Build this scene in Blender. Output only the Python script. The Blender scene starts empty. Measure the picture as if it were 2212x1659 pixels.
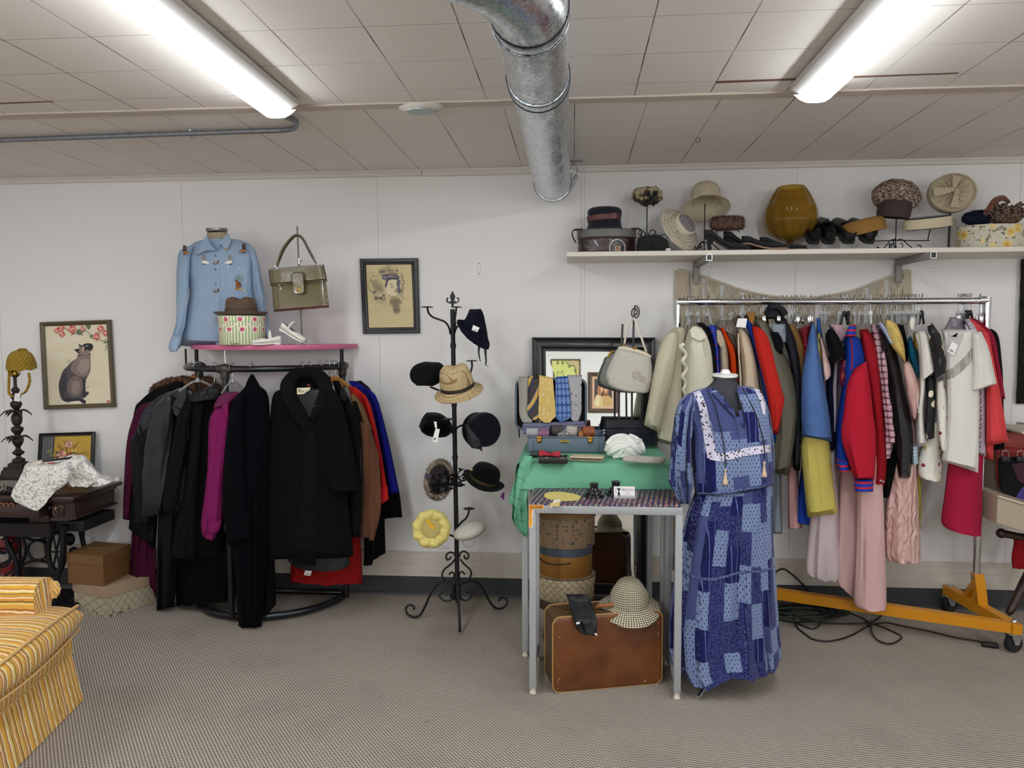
import bpy,math,random
from math import sin,cos,pi,radians,sqrt,floor
from mathutils import Vector as V,Matrix,noise
from mathutils. bvhtree import BVHTree
random. seed(7)
SC=bpy. context. scene
COL=SC. collection
FPX=1620.0
H0=1.6
YW=4.48
ZC=2.58
_y,_p,_r=radians(4.67),radians(3.76),radians(-.17)
CW=V((-sin(_y)*cos(_p),cos(_y)*cos(_p),-sin(_p)))
_cr=V((cos(_y),sin(_y),0));_cu=_cr. cross(CW)
CR=_cr*cos(_r)+_cu*sin(_r);CU=-_cr*sin(_r)+_cu*cos(_r)
CO=V((0,0,H0))
cam=bpy. data. cameras. new('camera');camo=bpy. data. objects. new('camera',cam);COL. objects. link(camo)
cam. sensor_fit='HORIZONTAL';cam. sensor_width=36;cam. lens=36*FPX/2212;cam. clip_start=.05
camo. matrix_world=Matrix(((CR. x,CU. x,-CW. x,CO. x),(CR. y,CU. y,-CW. y,CO. y),(CR. z,CU. z,-CW. z,CO. z),(0,0,0,1)))
SC. camera=camo
def ray(x,y):return CW+CR*((x-1106)/FPX)-CU*((y-829.5)/FPX)
def W(x,y,Y):
 d=ray(x,y);return CO+d*(Y/d. y)
def F(x,y,z=0.0):
 d=ray(x,y);return CO+d*((z-H0)/d. z)
def PX(Y):return Y/FPX
class MB:
 def __init__(s):s. v=[];s. f=[];s. m=[];s. uv=[];s. c=[]
 def add(s,vs,fs,mi=0,uvs=None,col=None):
  o=len(s. v);s. v+=[V(p)for p in vs]
  for i,f in enumerate(fs):
   s. f. append([k+o for k in f]);s. m. append(mi)
   s. uv. append(uvs[i]if uvs else[(0,0)]*len(f));s. c. append(col or(1,1,1))
  return s
 def join(s,o,mi=None):
  n=len(s. v);s. v+=o. v;s. f+=[[k+n for k in f]for f in o. f]
  s. m+=o. m if mi is None else[mi]*len(o. f);s. uv+=o. uv;s. c+=o. c;return s
 def xf(s,M):
  s. v=[M@p for p in s. v];return s
 def noise(s,amp,sc,seed=0):
  for p in s. v:
   q=p*sc+V((seed,seed*2.3,0));p+=noise. noise_vector(q)*amp
  return s
 def bvh(s):return BVHTree. FromPolygons(s. v,s. f)
def grid(fn,nu,nv,cu=False,cv=False,mi=0,mb=None,uvs=(1,1),col=None):
 mb=mb or MB();NU=nu if cu else nu+1;NV=nv if cv else nv+1
 vs=[fn(i/nu,j/nv)for j in range(NV)for i in range(NU)]
 fs=[];uv=[]
 for j in range(nv):
  for i in range(nu):
   a,b=i,(i+1)%NU;c,d=j,(j+1)%NV
   fs. append([c*NU+a,c*NU+b,d*NU+b,d*NU+a])
   uv. append([(q/nu*uvs[0],w/nv*uvs[1])for q,w in((i,j),(i+1,j),(i+1,j+1),(i,j+1))])
 return mb. add(vs,fs,mi,uv,col)
def cat(P,t):
 n=len(P)-1
 if n==1:return P[0]+(P[1]-P[0])*t
 x=min(max(t,0),1)*n;i=min(int(x),n-1);u=x-i
 b,c=P[i],P[i+1]
 a=P[i-1]if i else b*2-c
 d=P[i+2]if i+2<=n else c*2-b
 return(b*2+(c-a)*u+(a*2-b*5+c*4-d)*u*u+(b*3-a-c*3+d)*u**3)*.5
def sp(c,p):return math. copysign(abs(c)**(2/p),c)
def blob(L,R,Y,th,p=2.3,nu=32,nr=24,fold=0,ff=5,seed=0,top=.07,bot=.03,slant=0,rayd=True,wr=0,mi=0,mb=None,sq=1.0,cap=True,lin=False):

 L=[V((a,b,0))for a,b in L];R=[V((a,b,0))for a,b in R]
 mb=mb or MB();rows=[]
 m=(L[len(L)//2]+R[len(R)//2])/2;d=ray(m. x,m. y);dd=V((d. x,d. y,0)). normalized()if rayd else V((0,1,0))
 ff_=lambda t:cat(L,t);gf=lambda t:cat(R,t)
 rnd=random. Random(seed);ph=[rnd. random()*6.3 for _ in range(6)]
 for j in range(nr+1):
  t=j/nr
  yy=Y if not isinstance(Y,(tuple,list))else Y[0]+(Y[1]-Y[0])*t
  tt=th if not isinstance(th,(tuple,list))else th[0]+(th[1]-th[0])*t
  k=1.0
  if top and t<top:k=min(k,sqrt(max(.02,1-(1-t/top)**2)))
  if bot and t>1-bot:k=min(k,sqrt(max(.02,1-(1-(1-t)/bot)**2)))
  a,b=ff_(t),gf(t);A=W(a. x,a. y,yy);B=W(b. x,b. y,yy);c=(A+B)/2;h=(B-A)/2
  row=[]
  for i in range(nu):
   an=2*pi*i/nu+pi/2
   xx=sp(cos(an),p);s_=sp(sin(an),p)
   q=c+h*xx*sq+dd*(s_*tt/2*k+slant*xx)
   if fold:
    w=fold*min(1,t*1.6+.15)*1.8*(noise. noise(V((xx*ff*.8+.5*t,t*1.3,seed*7.3)))+.45*noise. noise(V((xx*ff*2.1-.4*t,t*2.2,seed*3.1+40))))
    q=q+dd*(w if s_<0 else-w*.3)
   if wr:q=q+noise. noise_vector(q*14+V((seed,0,0)))*wr
   row. append(q)
  rows. append(row)
 o=len(rows[0]);vs=[q for r_ in rows for q in r_];fs=[];uv=[]
 for j in range(nr):
  for i in range(nu):
   i2=(i+1)%nu;fs. append([j*nu+i,(j+1)*nu+i,(j+1)*nu+i2,j*nu+i2])
   uv. append([(i/nu,1-j/nr),(i/nu,1-(j+1)/nr),((i+1)/nu,1-(j+1)/nr),((i+1)/nu,1-j/nr)])
 if cap:
  for j,rv in((0,0),(nr,1)):
   vs. append(sum((rows[j][i]for i in range(nu)),V())/nu);c=len(vs)-1
   for i in range(nu):
    f=[j*nu+i,j*nu+(i+1)%nu,c];fs. append(f[::-1]if rv else f);uv. append([(i/nu,1-j/nr)]*3)
 return mb. add(vs,fs,mi,uv)
def lathe(prof,C,ax=(0,0,1),sq=(1,1),n=40,mb=None,mi=0,roll=0,warp=None,m=None,smooth=1):

 q=V((0,0,1)). rotation_difference(V(ax). normalized()). to_matrix()@Matrix. Rotation(roll,3,'Z')
 P=[V((a,b,0))for a,b in prof];m=m or(len(P)-1)*smooth*2
 def fn(u,v):
  if smooth>0:w=cat(P,v)
  else:x=v*(len(P)-1);i=min(int(x),len(P)-2);w=P[i]. lerp(P[i+1],x-i)
  a=2*pi*u+pi/2;k=V((max(w. x,0)*cos(a)*sq[0],max(w. x,0)*sin(a)*sq[1],w. y))
  if warp:k=warp(k,a,v)
  return V(C)+q@k
 return grid(fn,n,m if smooth>0 else len(P)-1,cu=True,mb=mb,mi=mi)
def tube(P,r,n=8,mb=None,mi=0,closed=False,smooth=0,caps=True,col=None,flat=1.0):
 P=[V(p)for p in P]
 if smooth:
  if closed:P=P+[P[0]]
  N=(len(P)-1)*smooth;rr=r
  Q=[cat(P,i/N)for i in range(N+(0 if closed else 1))]
  if isinstance(r,(list,tuple)):r=[r[min(int(i/N*(len(r)-1)),len(r)-2)]+(r[min(int(i/N*(len(r)-1)),len(r)-2)+1]-r[min(int(i/N*(len(r)-1)),len(r)-2)])*((i/N*(len(r)-1))%1 if i<N else 1)for i in range(len(Q))]
  P=Q
 k=len(P);R_=r if isinstance(r,(list,tuple))else[r]*k
 T=[]
 for i in range(k):
  a=P[i-1]if(i or closed)else P[i];b=P[(i+1)%k]if(i<k-1 or closed)else P[i]
  T. append((b-a). normalized()if(b-a). length>1e-9 else V((0,0,1)))
 nrm=T[0]. orthogonal(). normalized();vs=[]
 for i in range(k):
  nrm=(nrm-T[i]*nrm. dot(T[i]));nrm=nrm. normalized()if nrm. length>1e-6 else T[i]. orthogonal(). normalized()
  b=T[i]. cross(nrm)
  vs+=[P[i]+(nrm*cos(2*pi*j/n)+b*sin(2*pi*j/n)*flat)*R_[i]for j in range(n)]
 fs=[];uv=[];kk=k if closed else k-1
 for i in range(kk):
  for j in range(n):
   i2=(i+1)%k;j2=(j+1)%n
   fs. append([i*n+j,i*n+j2,i2*n+j2,i2*n+j]);uv. append([(j/n,i/kk),((j+1)/n,i/kk),((j+1)/n,(i+1)/kk),(j/n,(i+1)/kk)])
 if caps and not closed:
  fs. append(list(range(n))[::-1]);fs. append([(k-1)*n+j for j in range(n)]);uv+=[[(0,0)]*n]*2
 return(mb or MB()). add(vs,fs,mi,uv,col)
def box(c,s,b=0.0,rot=None,mb=None,mi=0,seg=2):
 import bmesh
 bm=bmesh. new();bmesh. ops. create_cube(bm,size=1)
 for v in bm. verts:v. co=V((v. co. x*s[0],v. co. y*s[1],v. co. z*s[2]))
 if b:bmesh. ops. bevel(bm,geom=bm. edges[:],offset=b,segments=seg,affect='EDGES',profile=.5)
 bm. verts. index_update();M=(rot if rot else Matrix()). to_4x4()
 vs=[M@v. co+V(c)for v in bm. verts];fs=[[v. index for v in f. verts]for f in bm. faces];uv=[]
 for f in bm. faces:
  n=f. normal;ax=max(range(3),key=lambda k:abs(n[k]));i,j=((1,2),(0,2),(0,1))[ax]
  uv. append([(v. co[i],v. co[j])for v in f. verts])
 bm. free();return(mb or MB()). add(vs,fs,mi,uv)
def prism(P,d,mb=None,mi=0,bev=0):

 P=[V(p)for p in P];n=len(P);d=V(d);mb=mb or MB()
 c=sum(P,V())/n
 if bev:
  Q=[p+(c-p). normalized()*bev for p in P]
  vs=[*Q,*[p+d*.25 for p in P],*[p+d*.75 for p in P],*[p+d for p in Q]];L=4
 else:vs=P+[p+d for p in P];L=2
 fs=[list(range(n)),[(L-1)*n+i for i in range(n)][::-1]]
 for k in range(L-1):fs+=[[k*n+i,(k+1)*n+i,(k+1)*n+(i+1)%n,k*n+(i+1)%n]for i in range(n)]
 return mb. add(vs,fs,mi,[[(0,0)]*len(f)for f in fs])
def pprism(P,Y,th,mb=None,mi=0,bev=0,sm=0):
 if sm:
  Q=[V((a,b,0))for a,b in P];Q. append(Q[0]);N=(len(Q)-1)*sm;P=[tuple(cat(Q,i/N))[:2]for i in range(N)]
 return prism([W(a,b,Y)for a,b in P][::-1],(0,th,0),mb,mi,bev)
def sheet(P,d,nx=1):
 pass
def decal(T,A,B,off=.003,nu=4,n=24,mi=0,mb=None,th=0.0,sm=True,far=9):

 A=[V((a,b,0))for a,b in A];B=[V((a,b,0))for a,b in B];mb=mb or MB()
 last=[4.0]
 def fn(u,v):
  q=(cat(A,v)if sm else lin(A,v)). lerp(cat(B,v)if sm else lin(B,v),u);d=ray(q. x,q. y)
  h=T. ray_cast(CO,d. normalized(),far)
  k=h[0]. y if h[0]else last[0]
  last[0]=k
  p=CO+d*(k/d. y)
  o=off+(th*sin(pi*u)if th else 0)
  return p-d. normalized()*o
 return grid(fn,nu,n,mb=mb,mi=mi)
def lin(P,t):
 x=t*(len(P)-1);i=min(int(x),len(P)-2);return P[i]. lerp(P[i+1],x-i)
def rows(A,B,Y,nu=2,n=12,mb=None,mi=0,dy=None):
 A=[V((a,b,0))for a,b in A];B=[V((a,b,0))for a,b in B]
 def fn(u,v):
  q=cat(A,v). lerp(cat(B,v),u);return W(q. x,q. y,Y+(dy(u,v)if dy else 0))
 return grid(fn,nu,n,mb=mb,mi=mi)
def solid(mb,d):
 n=len(mb. v);d=V(d)if not isinstance(d,float)else V((0,d,0))
 from collections import Counter
 E=Counter();O={}
 for f in mb. f:
  for i in range(len(f)):
   a,b=f[i],f[(i+1)%len(f)];E[(min(a,b),max(a,b))]+=1;O[(min(a,b),max(a,b))]=(a,b)
 fs=[[k+n for k in f[::-1]]for f in mb. f];uv=[u[::-1]for u in mb. uv];ms=list(mb. m);cs=list(mb. c)
 for e,k in E. items():
  if k==1:a,b=O[e];fs. append([b,a,a+n,b+n]);uv. append([(0,0)]*4);ms. append(mb. m[0]);cs. append(mb. c[0])
 mb. v+=[p+d for p in mb. v];mb. f+=fs;mb. uv+=uv;mb. m+=ms;mb. c+=cs
 return mb
def ellip(c,r,ax=(0,0,1),n=24,m=14,mb=None,mi=0,amp=0,sc=20,roll=0):
 prof=[(sin(pi*k/m),-cos(pi*k/m))for k in range(m+1)]
 q=V((0,0,1)). rotation_difference(V(ax). normalized()). to_matrix()@Matrix. Rotation(roll,3,'Z')
 def fn(u,v):
  a=2*pi*u;s=sin(pi*v)
  p=V((r[0]*s*cos(a),r[1]*s*sin(a),-r[2]*cos(pi*v)))
  p=V(c)+q@p
  if amp:p+=noise. noise_vector(p*sc)*amp
  return p
 return grid(fn,n,m,cu=True,mb=mb,mi=mi)
LOC={}
def emp(name,loc):
 o=bpy. data. objects. new(name,None);COL. objects. link(o);o. location=loc;o. empty_display_size=.05
 LOC[o. name]=V(loc);return o
def mesh(name,mb,mats,at=V((0,0,0)),smooth=True,ang=50):
 me=bpy. data. meshes. new(name)
 me. from_pydata([p-at for p in mb. v],[],mb. f)
 for m in(mats if isinstance(mats,(list,tuple))else[mats]):me. materials. append(m)
 me. polygons. foreach_set('material_index',mb. m)
 ul=me. uv_layers. new(name='UVMap');flat=[c for f in mb. uv for q in f for c in q]
 ul. data. foreach_set('uv',flat)
 if any(c!=(1,1,1)for c in mb. c):
  ca=me. color_attributes. new('Col','FLOAT_COLOR','CORNER')
  ca. data. foreach_set('color',[k for f,c in zip(mb. f,mb. c)for _ in f for k in(*c,1)])
 me. update()
 if smooth:
  me. polygons. foreach_set('use_smooth',[True]*len(me. polygons))
  me. set_sharp_from_angle(angle=radians(ang))
 return me
def part(name,mb,mats,par,label=None,smooth=True,ang=50,stuff=False):
 at=LOC[par. name];o=bpy. data. objects. new(name,mesh(name,mb,mats,at,smooth,ang));COL. objects. link(o)
 o. parent=par;LOC[o. name]=at
 if label:o['label']=label
 if stuff:o['kind']='stuff'
 return o
def tag(o,label,cat_,group=None,kind=None):
 if label:o['label']=label
 if cat_:o['category']=cat_
 if group:o['group']=group
 if kind:o['kind']=kind
 return o
def thing(name,label,cat_,loc,group=None):return tag(emp(name,loc),label,cat_,group)
def solo(name,mb,mats,label,cat_,group=None,smooth=True,ang=50,kind=None):
 lo=V((min(p. x for p in mb. v)+max(p. x for p in mb. v),min(p. y for p in mb. v)+max(p. y for p in mb. v),0))/2
 lo. z=min(p. z for p in mb. v)
 o=bpy. data. objects. new(name,mesh(name,mb,mats,lo,smooth,ang));COL. objects. link(o);o. location=lo;LOC[o. name]=lo
 return tag(o,label,cat_,group,kind)
def struct(name,mb,mats,smooth=False,par=None):
 if par:return part(name,mb,mats,par,smooth=smooth)
 o=bpy. data. objects. new(name,mesh(name,mb,mats,smooth=smooth));COL. objects. link(o);LOC[o. name]=V();o['kind']='structure'
 return o
def mid(mbs):
 v=[p for m in mbs for p in m. v];lo=V((sum(p. x for p in v)/len(v),sum(p. y for p in v)/len(v),min(p. z for p in v)));return lo
def lin1(c):return c/12.92 if c<=.04045 else((c+.055)/1.055)**2.4
def rgb(h):
 if isinstance(h,(tuple,list)):return tuple(h)
 return tuple(lin1(int(h[i:i+2],16)/255)for i in(0,2,4))
class N:
 def __init__(s,name):
  s. m=bpy. data. materials. new(name);s. m. use_nodes=True;s. t=s. m. node_tree;s. b=s. t. nodes['Principled BSDF'];s. _c=None
 def nd(s,ty,ins={},**kw):
  n=s. t. nodes. new(ty)
  for k,v in kw. items():setattr(n,k,v)
  for k,v in ins. items():s. put(n. inputs[k],v)
  return n
 def put(s,i,v):
  if hasattr(v,'is_output'):s. t. links. new(v,i)
  else:
   if isinstance(v,str):v=(*rgb(v),1)
   elif isinstance(v,(tuple,list))and len(v)==3 and len(i. default_value)==4:v=(*v,1)
   i. default_value=v
 def ma(s,op,a,b=0.0,c=None):
  n=s. nd('ShaderNodeMath',{0:a,1:b},operation=op)
  if c is not None:s. put(n. inputs[2],c)
  return n. outputs[0]
 def mix(s,f,a,b,bt='MIX'):
  n=s. nd('ShaderNodeMix',{0:f,6:a,7:b},data_type='RGBA',blend_type=bt);return n. outputs[2]
 def co(s,k='Object'):
  if not s. _c:s. _c=s. nd('ShaderNodeTexCoord')
  return s. _c. outputs[k]
 def sep(s,v):n=s. nd('ShaderNodeSeparateXYZ',{0:v});return n. outputs[0],n. outputs[1],n. outputs[2]
 def comb(s,x,y,z=0.0):return s. nd('ShaderNodeCombineXYZ',{0:x,1:y,2:z}). outputs[0]
 def map(s,v,sc=(1,1,1),rot=(0,0,0),loc=(0,0,0)):
  return s. nd('ShaderNodeMapping',{0:v,'Scale':sc,'Rotation':rot,'Location':loc}). outputs[0]
 def noise(s,sc,v=None,det=3,out=0,ro=.5):
  return s. nd('ShaderNodeTexNoise',{'Vector':v or s. co(),'Scale':sc,'Detail':det,'Roughness':ro}). outputs[out]
 def vor(s,sc,v=None,out='Distance',feature='F1',rnd=1.0):
  return s. nd('ShaderNodeTexVoronoi',{'Vector':v or s. co(),'Scale':sc,'Randomness':rnd},feature=feature). outputs[out]
 def wave(s,sc,v=None,dist=0.0,d='X',det=2.0,dsc=1.0):
  return s. nd('ShaderNodeTexWave',{'Vector':v or s. co(),'Scale':sc,'Distortion':dist,'Detail':det,'Detail Scale':dsc},bands_direction=d). outputs['Fac']
 def wn(s,v):n=s. nd('ShaderNodeTexWhiteNoise',{'Vector':v},noise_dimensions='3D');return n. outputs
 def ramp(s,f,stops,const=False):
  n=s. nd('ShaderNodeValToRGB',{0:f});e=n. color_ramp. elements;n. color_ramp. interpolation='CONSTANT' if const else 'LINEAR'
  while len(e)<len(stops):e. new(.5)
  for q,(p,c)in zip(e,stops):q. position=p;q. color=(*rgb(c),1)if not isinstance(c,float)else(c,c,c,1)
  return n. outputs[0]
 def bump(s,h,st=.3,d=.002):
  n=s. nd('ShaderNodeBump',{'Strength':st,'Distance':d,'Height':h});s. t. links. new(n. outputs[0],s. b. inputs['Normal'])
 def set(s,**k):
  for a,v in k. items():s. put(s. b. inputs[{'col':'Base Color','rough':'Roughness','metal':'Metallic','sheen':'Sheen Weight','sr':'Sheen Roughness','stint':'Sheen Tint','coat':'Coat Weight','spec':'Specular IOR Level','trans':'Transmission Weight','ior':'IOR','alpha':'Alpha','emit':'Emission Color','es':'Emission Strength','sub':'Subsurface Weight','aniso':'Anisotropic'}[a]],v)
  return s
def mat(name,col,rough=.6,metal=0.0,nz=None,bp=None,**k):

 n=N(name);c=col
 if nz:c=n. mix(n. ma('MULTIPLY',n. noise(nz[0],det=5),nz[1]),col,nz[2])
 n. set(col=c,rough=rough,metal=metal,**k)
 if bp:n. bump(n. noise(bp[0],det=4),bp[1],bp[2]if len(bp)>2 else.003)
 return n. m
def cloth(name,col,sc=900,col2=None,st=.25,rough=.9,wr=(9,.0),**k):

 n=N(name);x,y,z=n. sep(n. co())
 w=n. ma('MULTIPLY',n. ma('SINE',n. ma('MULTIPLY',n. ma('ADD',x,y),sc*2)),n. ma('SINE',n. ma('MULTIPLY',z,sc*2)))
 v=n. noise(60,det=4);c=rgb(col);d=rgb(col2)if col2 else tuple(q*.8 for q in c)
 n. set(col=n. mix(v,c,d),rough=rough,**dict(dict(spec=.15),**k))
 n. bump(n. ma('ADD',n. ma('MULTIPLY',w,.25),n. ma('MULTIPLY',n. noise(35,det=3),1.0)),st,.003)
 return n. m
def fur(name,a,b,sc=120,st=1.0,stretch=(1,1,.25)):
 n=N(name);v=n. map(n. co(),stretch);f=n. noise(sc,v,5)
 n. set(col=n. ramp(f,[(.3,a),(.7,b)]),rough=.95,sheen=.0,spec=.2);n. bump(f,st,.012);return n. m
def vcol(name,rough=.75,gr=True):
 n=N(name);a=n. nd('ShaderNodeVertexColor',layer_name='Col'). outputs[0]
 n. set(col=n. mix(n. ma('MULTIPLY',n. noise(40),.18),a,(1,1,1),'MULTIPLY')if 0 else a,rough=rough);return n. m
class Canvas:
 def __init__(s,O,U,Vv,nrm,step=.00006):
  s. O=V(O);s. U=V(U);s. V=V(Vv);s. n=V(nrm). normalized();s. k=1;s. mb=MB();s. st=step
 def p(s,x,y):return s. O+s. U*x+s. V*y+s. n*(s. st*s. k)
 def poly(s,pts,c,sm=0):
  if sm:
   Q=[V((a,b,0))for a,b in pts];Q. append(Q[0]);n=(len(Q)-1)*sm;pts=[(q. x,q. y)for q in(cat(Q,i/n)for i in range(n))]
  s. mb. add([s. p(a,b)for a,b in pts],[list(range(len(pts)))],0,None,rgb(c));s. k+=1
 def ell(s,x,y,a,b,c,n=18,rot=0):s. poly([(x+a*cos(2*pi*i/n)*cos(rot)-b*sin(2*pi*i/n)*sin(rot),y+a*cos(2*pi*i/n)*sin(rot)+b*sin(2*pi*i/n)*cos(rot))for i in range(n)],c)
 def line(s,pts,w,c,sm=6,asp=1.0,taper=False):
  P=[V((a,b*asp,0))for a,b in pts];n=max(1,(len(P)-1)*sm);Q=[cat(P,i/n)for i in range(n+1)];vs=[];fs=[]
  for i,q in enumerate(Q):
   t=(Q[min(i+1,n)]-Q[max(i-1,0)]);t=t. normalized()if t. length else V((1,0,0));e=V((-t. y,t. x,0))*(w/2)*((1-.8*abs(2*i/n-1))if taper else 1)
   for q2 in(q+e,q-e):vs. append(s. p(q2 . x,q2 . y/asp))
  for i in range(n):fs. append([2*i,2*i+1,2*i+3,2*i+2])
  s. mb. add(vs,fs,0,None,rgb(c));s. k+=1
 def text(s,t,x,y,h,c,shear=0,al='CENTER',wid=None,bold=0):
  vs,fs=text_mesh(t,shear,bold)
  if not vs:return
  x0=min(a for a,b in vs);x1=max(a for a,b in vs);y0=min(b for a,b in vs);y1=max(b for a,b in vs)
  k=h;kx=wid/(x1-x0)if wid else h*(s. V. length/s. U. length)
  off={'CENTER':(x0+x1)/2,'LEFT':x0,'RIGHT':x1}[al]
  s. mb. add([s. p(x+(a-off)*kx,y+b*k)for a,b in vs],fs,0,None,rgb(c));s. k+=1
def text_mesh(t,shear=0,bold=0):
 cu=bpy. data. curves. new('t','FONT');cu. body=t;cu. size=1;cu. shear=shear;cu. offset=bold;cu. resolution_u=3
 o=bpy. data. objects. new('t',cu);COL. objects. link(o)
 me=bpy. data. meshes. new_from_object(o. evaluated_get(bpy. context. evaluated_depsgraph_get()))
 vs=[(v. co. x,v. co. y)for v in me. vertices];fs=[list(p. vertices)for p in me. polygons]
 bpy. data. objects. remove(o);bpy. data. curves. remove(cu);bpy. data. meshes. remove(me);return vs,fs
INK=vcol('painted_colours')
X0,X1,Y0=-5.2,4.6,-3.2
def wall_paint(name,back=False):
 n=N(name);x,y,z=n. sep(n. co())
 c=n. mix(n. ma('MULTIPLY',n. noise(1.2,det=3),.35),'eceae9','e2e0de')
 if back:
  acc=None
  for xi in(-3.612,-2.394,-1.172,.044,.064,1.277,2.494):
   g=n. ma('LESS_THAN',n. ma('ABSOLUTE',n. ma('SUBTRACT',x,xi)),.0013)
   acc=g if acc is None else n. ma('MAXIMUM',acc,g)
  acc=n. ma('MULTIPLY',acc,n. ma('GREATER_THAN',z,.28))
  c=n. mix(n. ma('MULTIPLY',acc,.6),c,'8f8a84')
 n. set(col=c,rough=.55,spec=.35);n. bump(n. noise(70,det=4),.08,.002);return n. m
def ceiling_mat():
 n=N('ceiling_tile');x,y,z=n. sep(n. co())
 far=n. ma('GREATER_THAN',y,3.215)
 def lines(v,off,p,w):
  q=n. ma('FRACT',n. ma('DIVIDE',n. ma('SUBTRACT',v,off),p));d=n. ma('MULTIPLY',n. ma('SUBTRACT',.5,n. ma('ABSOLUTE',n. ma('SUBTRACT',q,.5))),p)
  return n. ma('LESS_THAN',d,w)
 lf=n. ma('MAXIMUM',lines(x,.003,.305,.0022),n. ma('MULTIPLY',lines(y,3.554,.305,.0012),.45))
 ln=n. ma('MAXIMUM',lines(x,-.057,.305,.0022),n. ma('MULTIPLY',lines(y,2.412,.313,.0015),.8))
 l=n. ma('ADD',n. ma('MULTIPLY',far,lf),n. ma('MULTIPLY',n. ma('SUBTRACT',1.0,far),ln))
 vary=n. ramp(n. noise(2.5,det=3),[(.35,.25),(.6,1.0)])
 tile=n. wn(n. comb(n. ma('FLOOR',n. ma('DIVIDE',x,.305)),n. ma('FLOOR',n. ma('DIVIDE',y,.305))))[0]
 c=n. mix(n. ma('MULTIPLY',tile,.35),'eae4de','e2dbd4')
 c=n. mix(n. ma('MULTIPLY',n. noise(3.0,det=5),.25),c,'d2c8bf')
 n. set(col=n. mix(n. ma('MULTIPLY',l,vary),c,'57493e'),rough=.8);n. bump(n. noise(140,det=3),.12,.001);return n. m
def carpet_mat():
 n=N('ribbed_carpet');v=n. map(n. co(),rot=(0,0,radians(-14)));x,y,z=n. sep(v)
 wob=n. ma('MULTIPLY',n. noise(11,det=3),.006)
 a=n. ma('SINE',n. ma('MULTIPLY',n. ma('ADD',y,wob),560));b=n. ma('SINE',n. ma('MULTIPLY',n. ma('ADD',x,n. ma('MULTIPLY',y,.45)),480))
 h=n. ma('ADD',n. ma('MULTIPLY',a,.6),n. ma('MULTIPLY',b,.4));h=n. ma('ADD',h,n. ma('MULTIPLY',n. ma('SUBTRACT',n. noise(300,det=3),.5),1.1))
 c=n. ramp(n. ma('ADD',n. ma('MULTIPLY',h,.5),.5),[(.15,'4a423b'),(.4,'857b71'),(.6,'ada398'),(.88,'d2c9bd')])
 st=n. ramp(n. noise(2.1,det=5,ro=.6),[(.5,1.0),(.8,.8)])
 c=n. mix(1.0,c,st,'MULTIPLY');sp_=n. ma('GREATER_THAN',n. noise(14,det=2),.73)
 n. set(col=n. mix(n. ma('MULTIPLY',sp_,.25),c,'5a5048'),rough=1.0,spec=.1);n. bump(h,.5,.003);return n. m
M_WALL=wall_paint('wall_paint');M_BACK=wall_paint('panel_wall_paint',True);M_CEIL=ceiling_mat();M_CARP=carpet_mat()
M_TRIM=mat('white_trim_paint','dbd6ce',.5,nz=(6,.5,'c6bfb5'))
M_BASE=mat('rubber_baseboard','3c3d40',.55,nz=(5,.4,'2c2c2f'))
struct('floor',box(((X0+X1)/2,(Y0+YW)/2,-.05),(X1-X0+.4,YW-Y0+.4,.1)),M_CARP)
struct('ceiling',box(((X0+X1)/2,(Y0+YW)/2,ZC+.06),(X1-X0+.4,YW-Y0+.4,.12)),M_CEIL)
struct('wall_back',box(((X0+X1)/2,YW+.06,ZC/2),(X1-X0+.3,.12,ZC)),M_BACK)
struct('wall_left',box((X0-.06,(Y0+YW)/2,ZC/2),(.12,YW-Y0,ZC)),M_WALL)
struct('wall_right',box((X1+.06,(Y0+YW)/2,ZC/2),(.12,YW-Y0,ZC)),M_WALL)
struct('wall_front',box(((X0+X1)/2,Y0-.06,ZC/2),(X1-X0+.3,.12,ZC)),M_WALL)
bb=[(YW,0),(YW-.022,.002),(YW-.018,.012),(YW-.007,.022),(YW-.006,.112),(YW,.115)]
struct('baseboard_back',prism([(X0,a,b)for a,b in bb],(X1-X0,0,0)),M_BASE)
n=N('plank_paint');c=n. mix(n. noise(3,n. map(n. co(),(1,1,26)),5),'d9d3c8','bdb5a8');n. set(col=c,rough=.55);n. bump(n. noise(4,n. map(n. co(),(1,1,22)),4),.3,.004);M_PLANK=n. m
t1=box(((X0+X1)/2,YW-.006,.195),(X1-X0,.012,.158),.003)
struct('trim_1',t1,M_PLANK)
t2=MB()
for xa,xb,dz in((X0,-.9,0),(-.9,.02,-.004),(.02,X1,.002)):
 box(((xa+xb)/2,YW-.009,ZC-.018+dz),(xb-xa-.002,.018,.036),.004,mb=t2);box(((xa+xb)/2,YW-.013,ZC-.006),(xb-xa,.03,.012),.002,mb=t2)
struct('trim_2',t2,M_TRIM)
n=N('old_ceiling_strip');n. set(col=n. mix(n. noise(9,n. map(n. co(),(1,6,1)),5),'d3c8bb','b3a596'),rough=.7);n. bump(n. noise(30,det=4),.4,.004)
t3=MB()
for i in range(40):
 a=X0+i*(X1-X0)/40;b=a+(X1-X0)/40
 box(((a+b)/2,3.215+.002*sin(i*2.1),ZC-.004),(b-a+.002,.068,.008),.002,mb=t3)
struct('trim_3',t3,n. m)
M_RAW=mat('bare_wood','7d5a45',.8,nz=(20,.6,'5a3f30'))
g=MB();a=F(1547,177,ZC);b=F(2070,157,ZC)
prism([(a. x,a. y-.012,ZC-.0005),(b. x,b. y-.004,ZC-.0005),(b. x,b. y+.008,ZC-.0005),(a. x,a. y+.012,ZC-.0005)],(0,0,-.0012),g)
a=F(0,226,ZC);b=F(116,219,ZC)
prism([(a. x-.6,a. y-.01,ZC-.0005),(b. x,b. y-.008,ZC-.0005),(b. x,b. y+.002,ZC-.0005),(a. x-.6,a. y+.012,ZC-.0005)],(0,0,-.0012),g)
struct('trim_4',g,M_RAW)
LIT=20.0
LCOL=(.945,.975,1)
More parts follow.
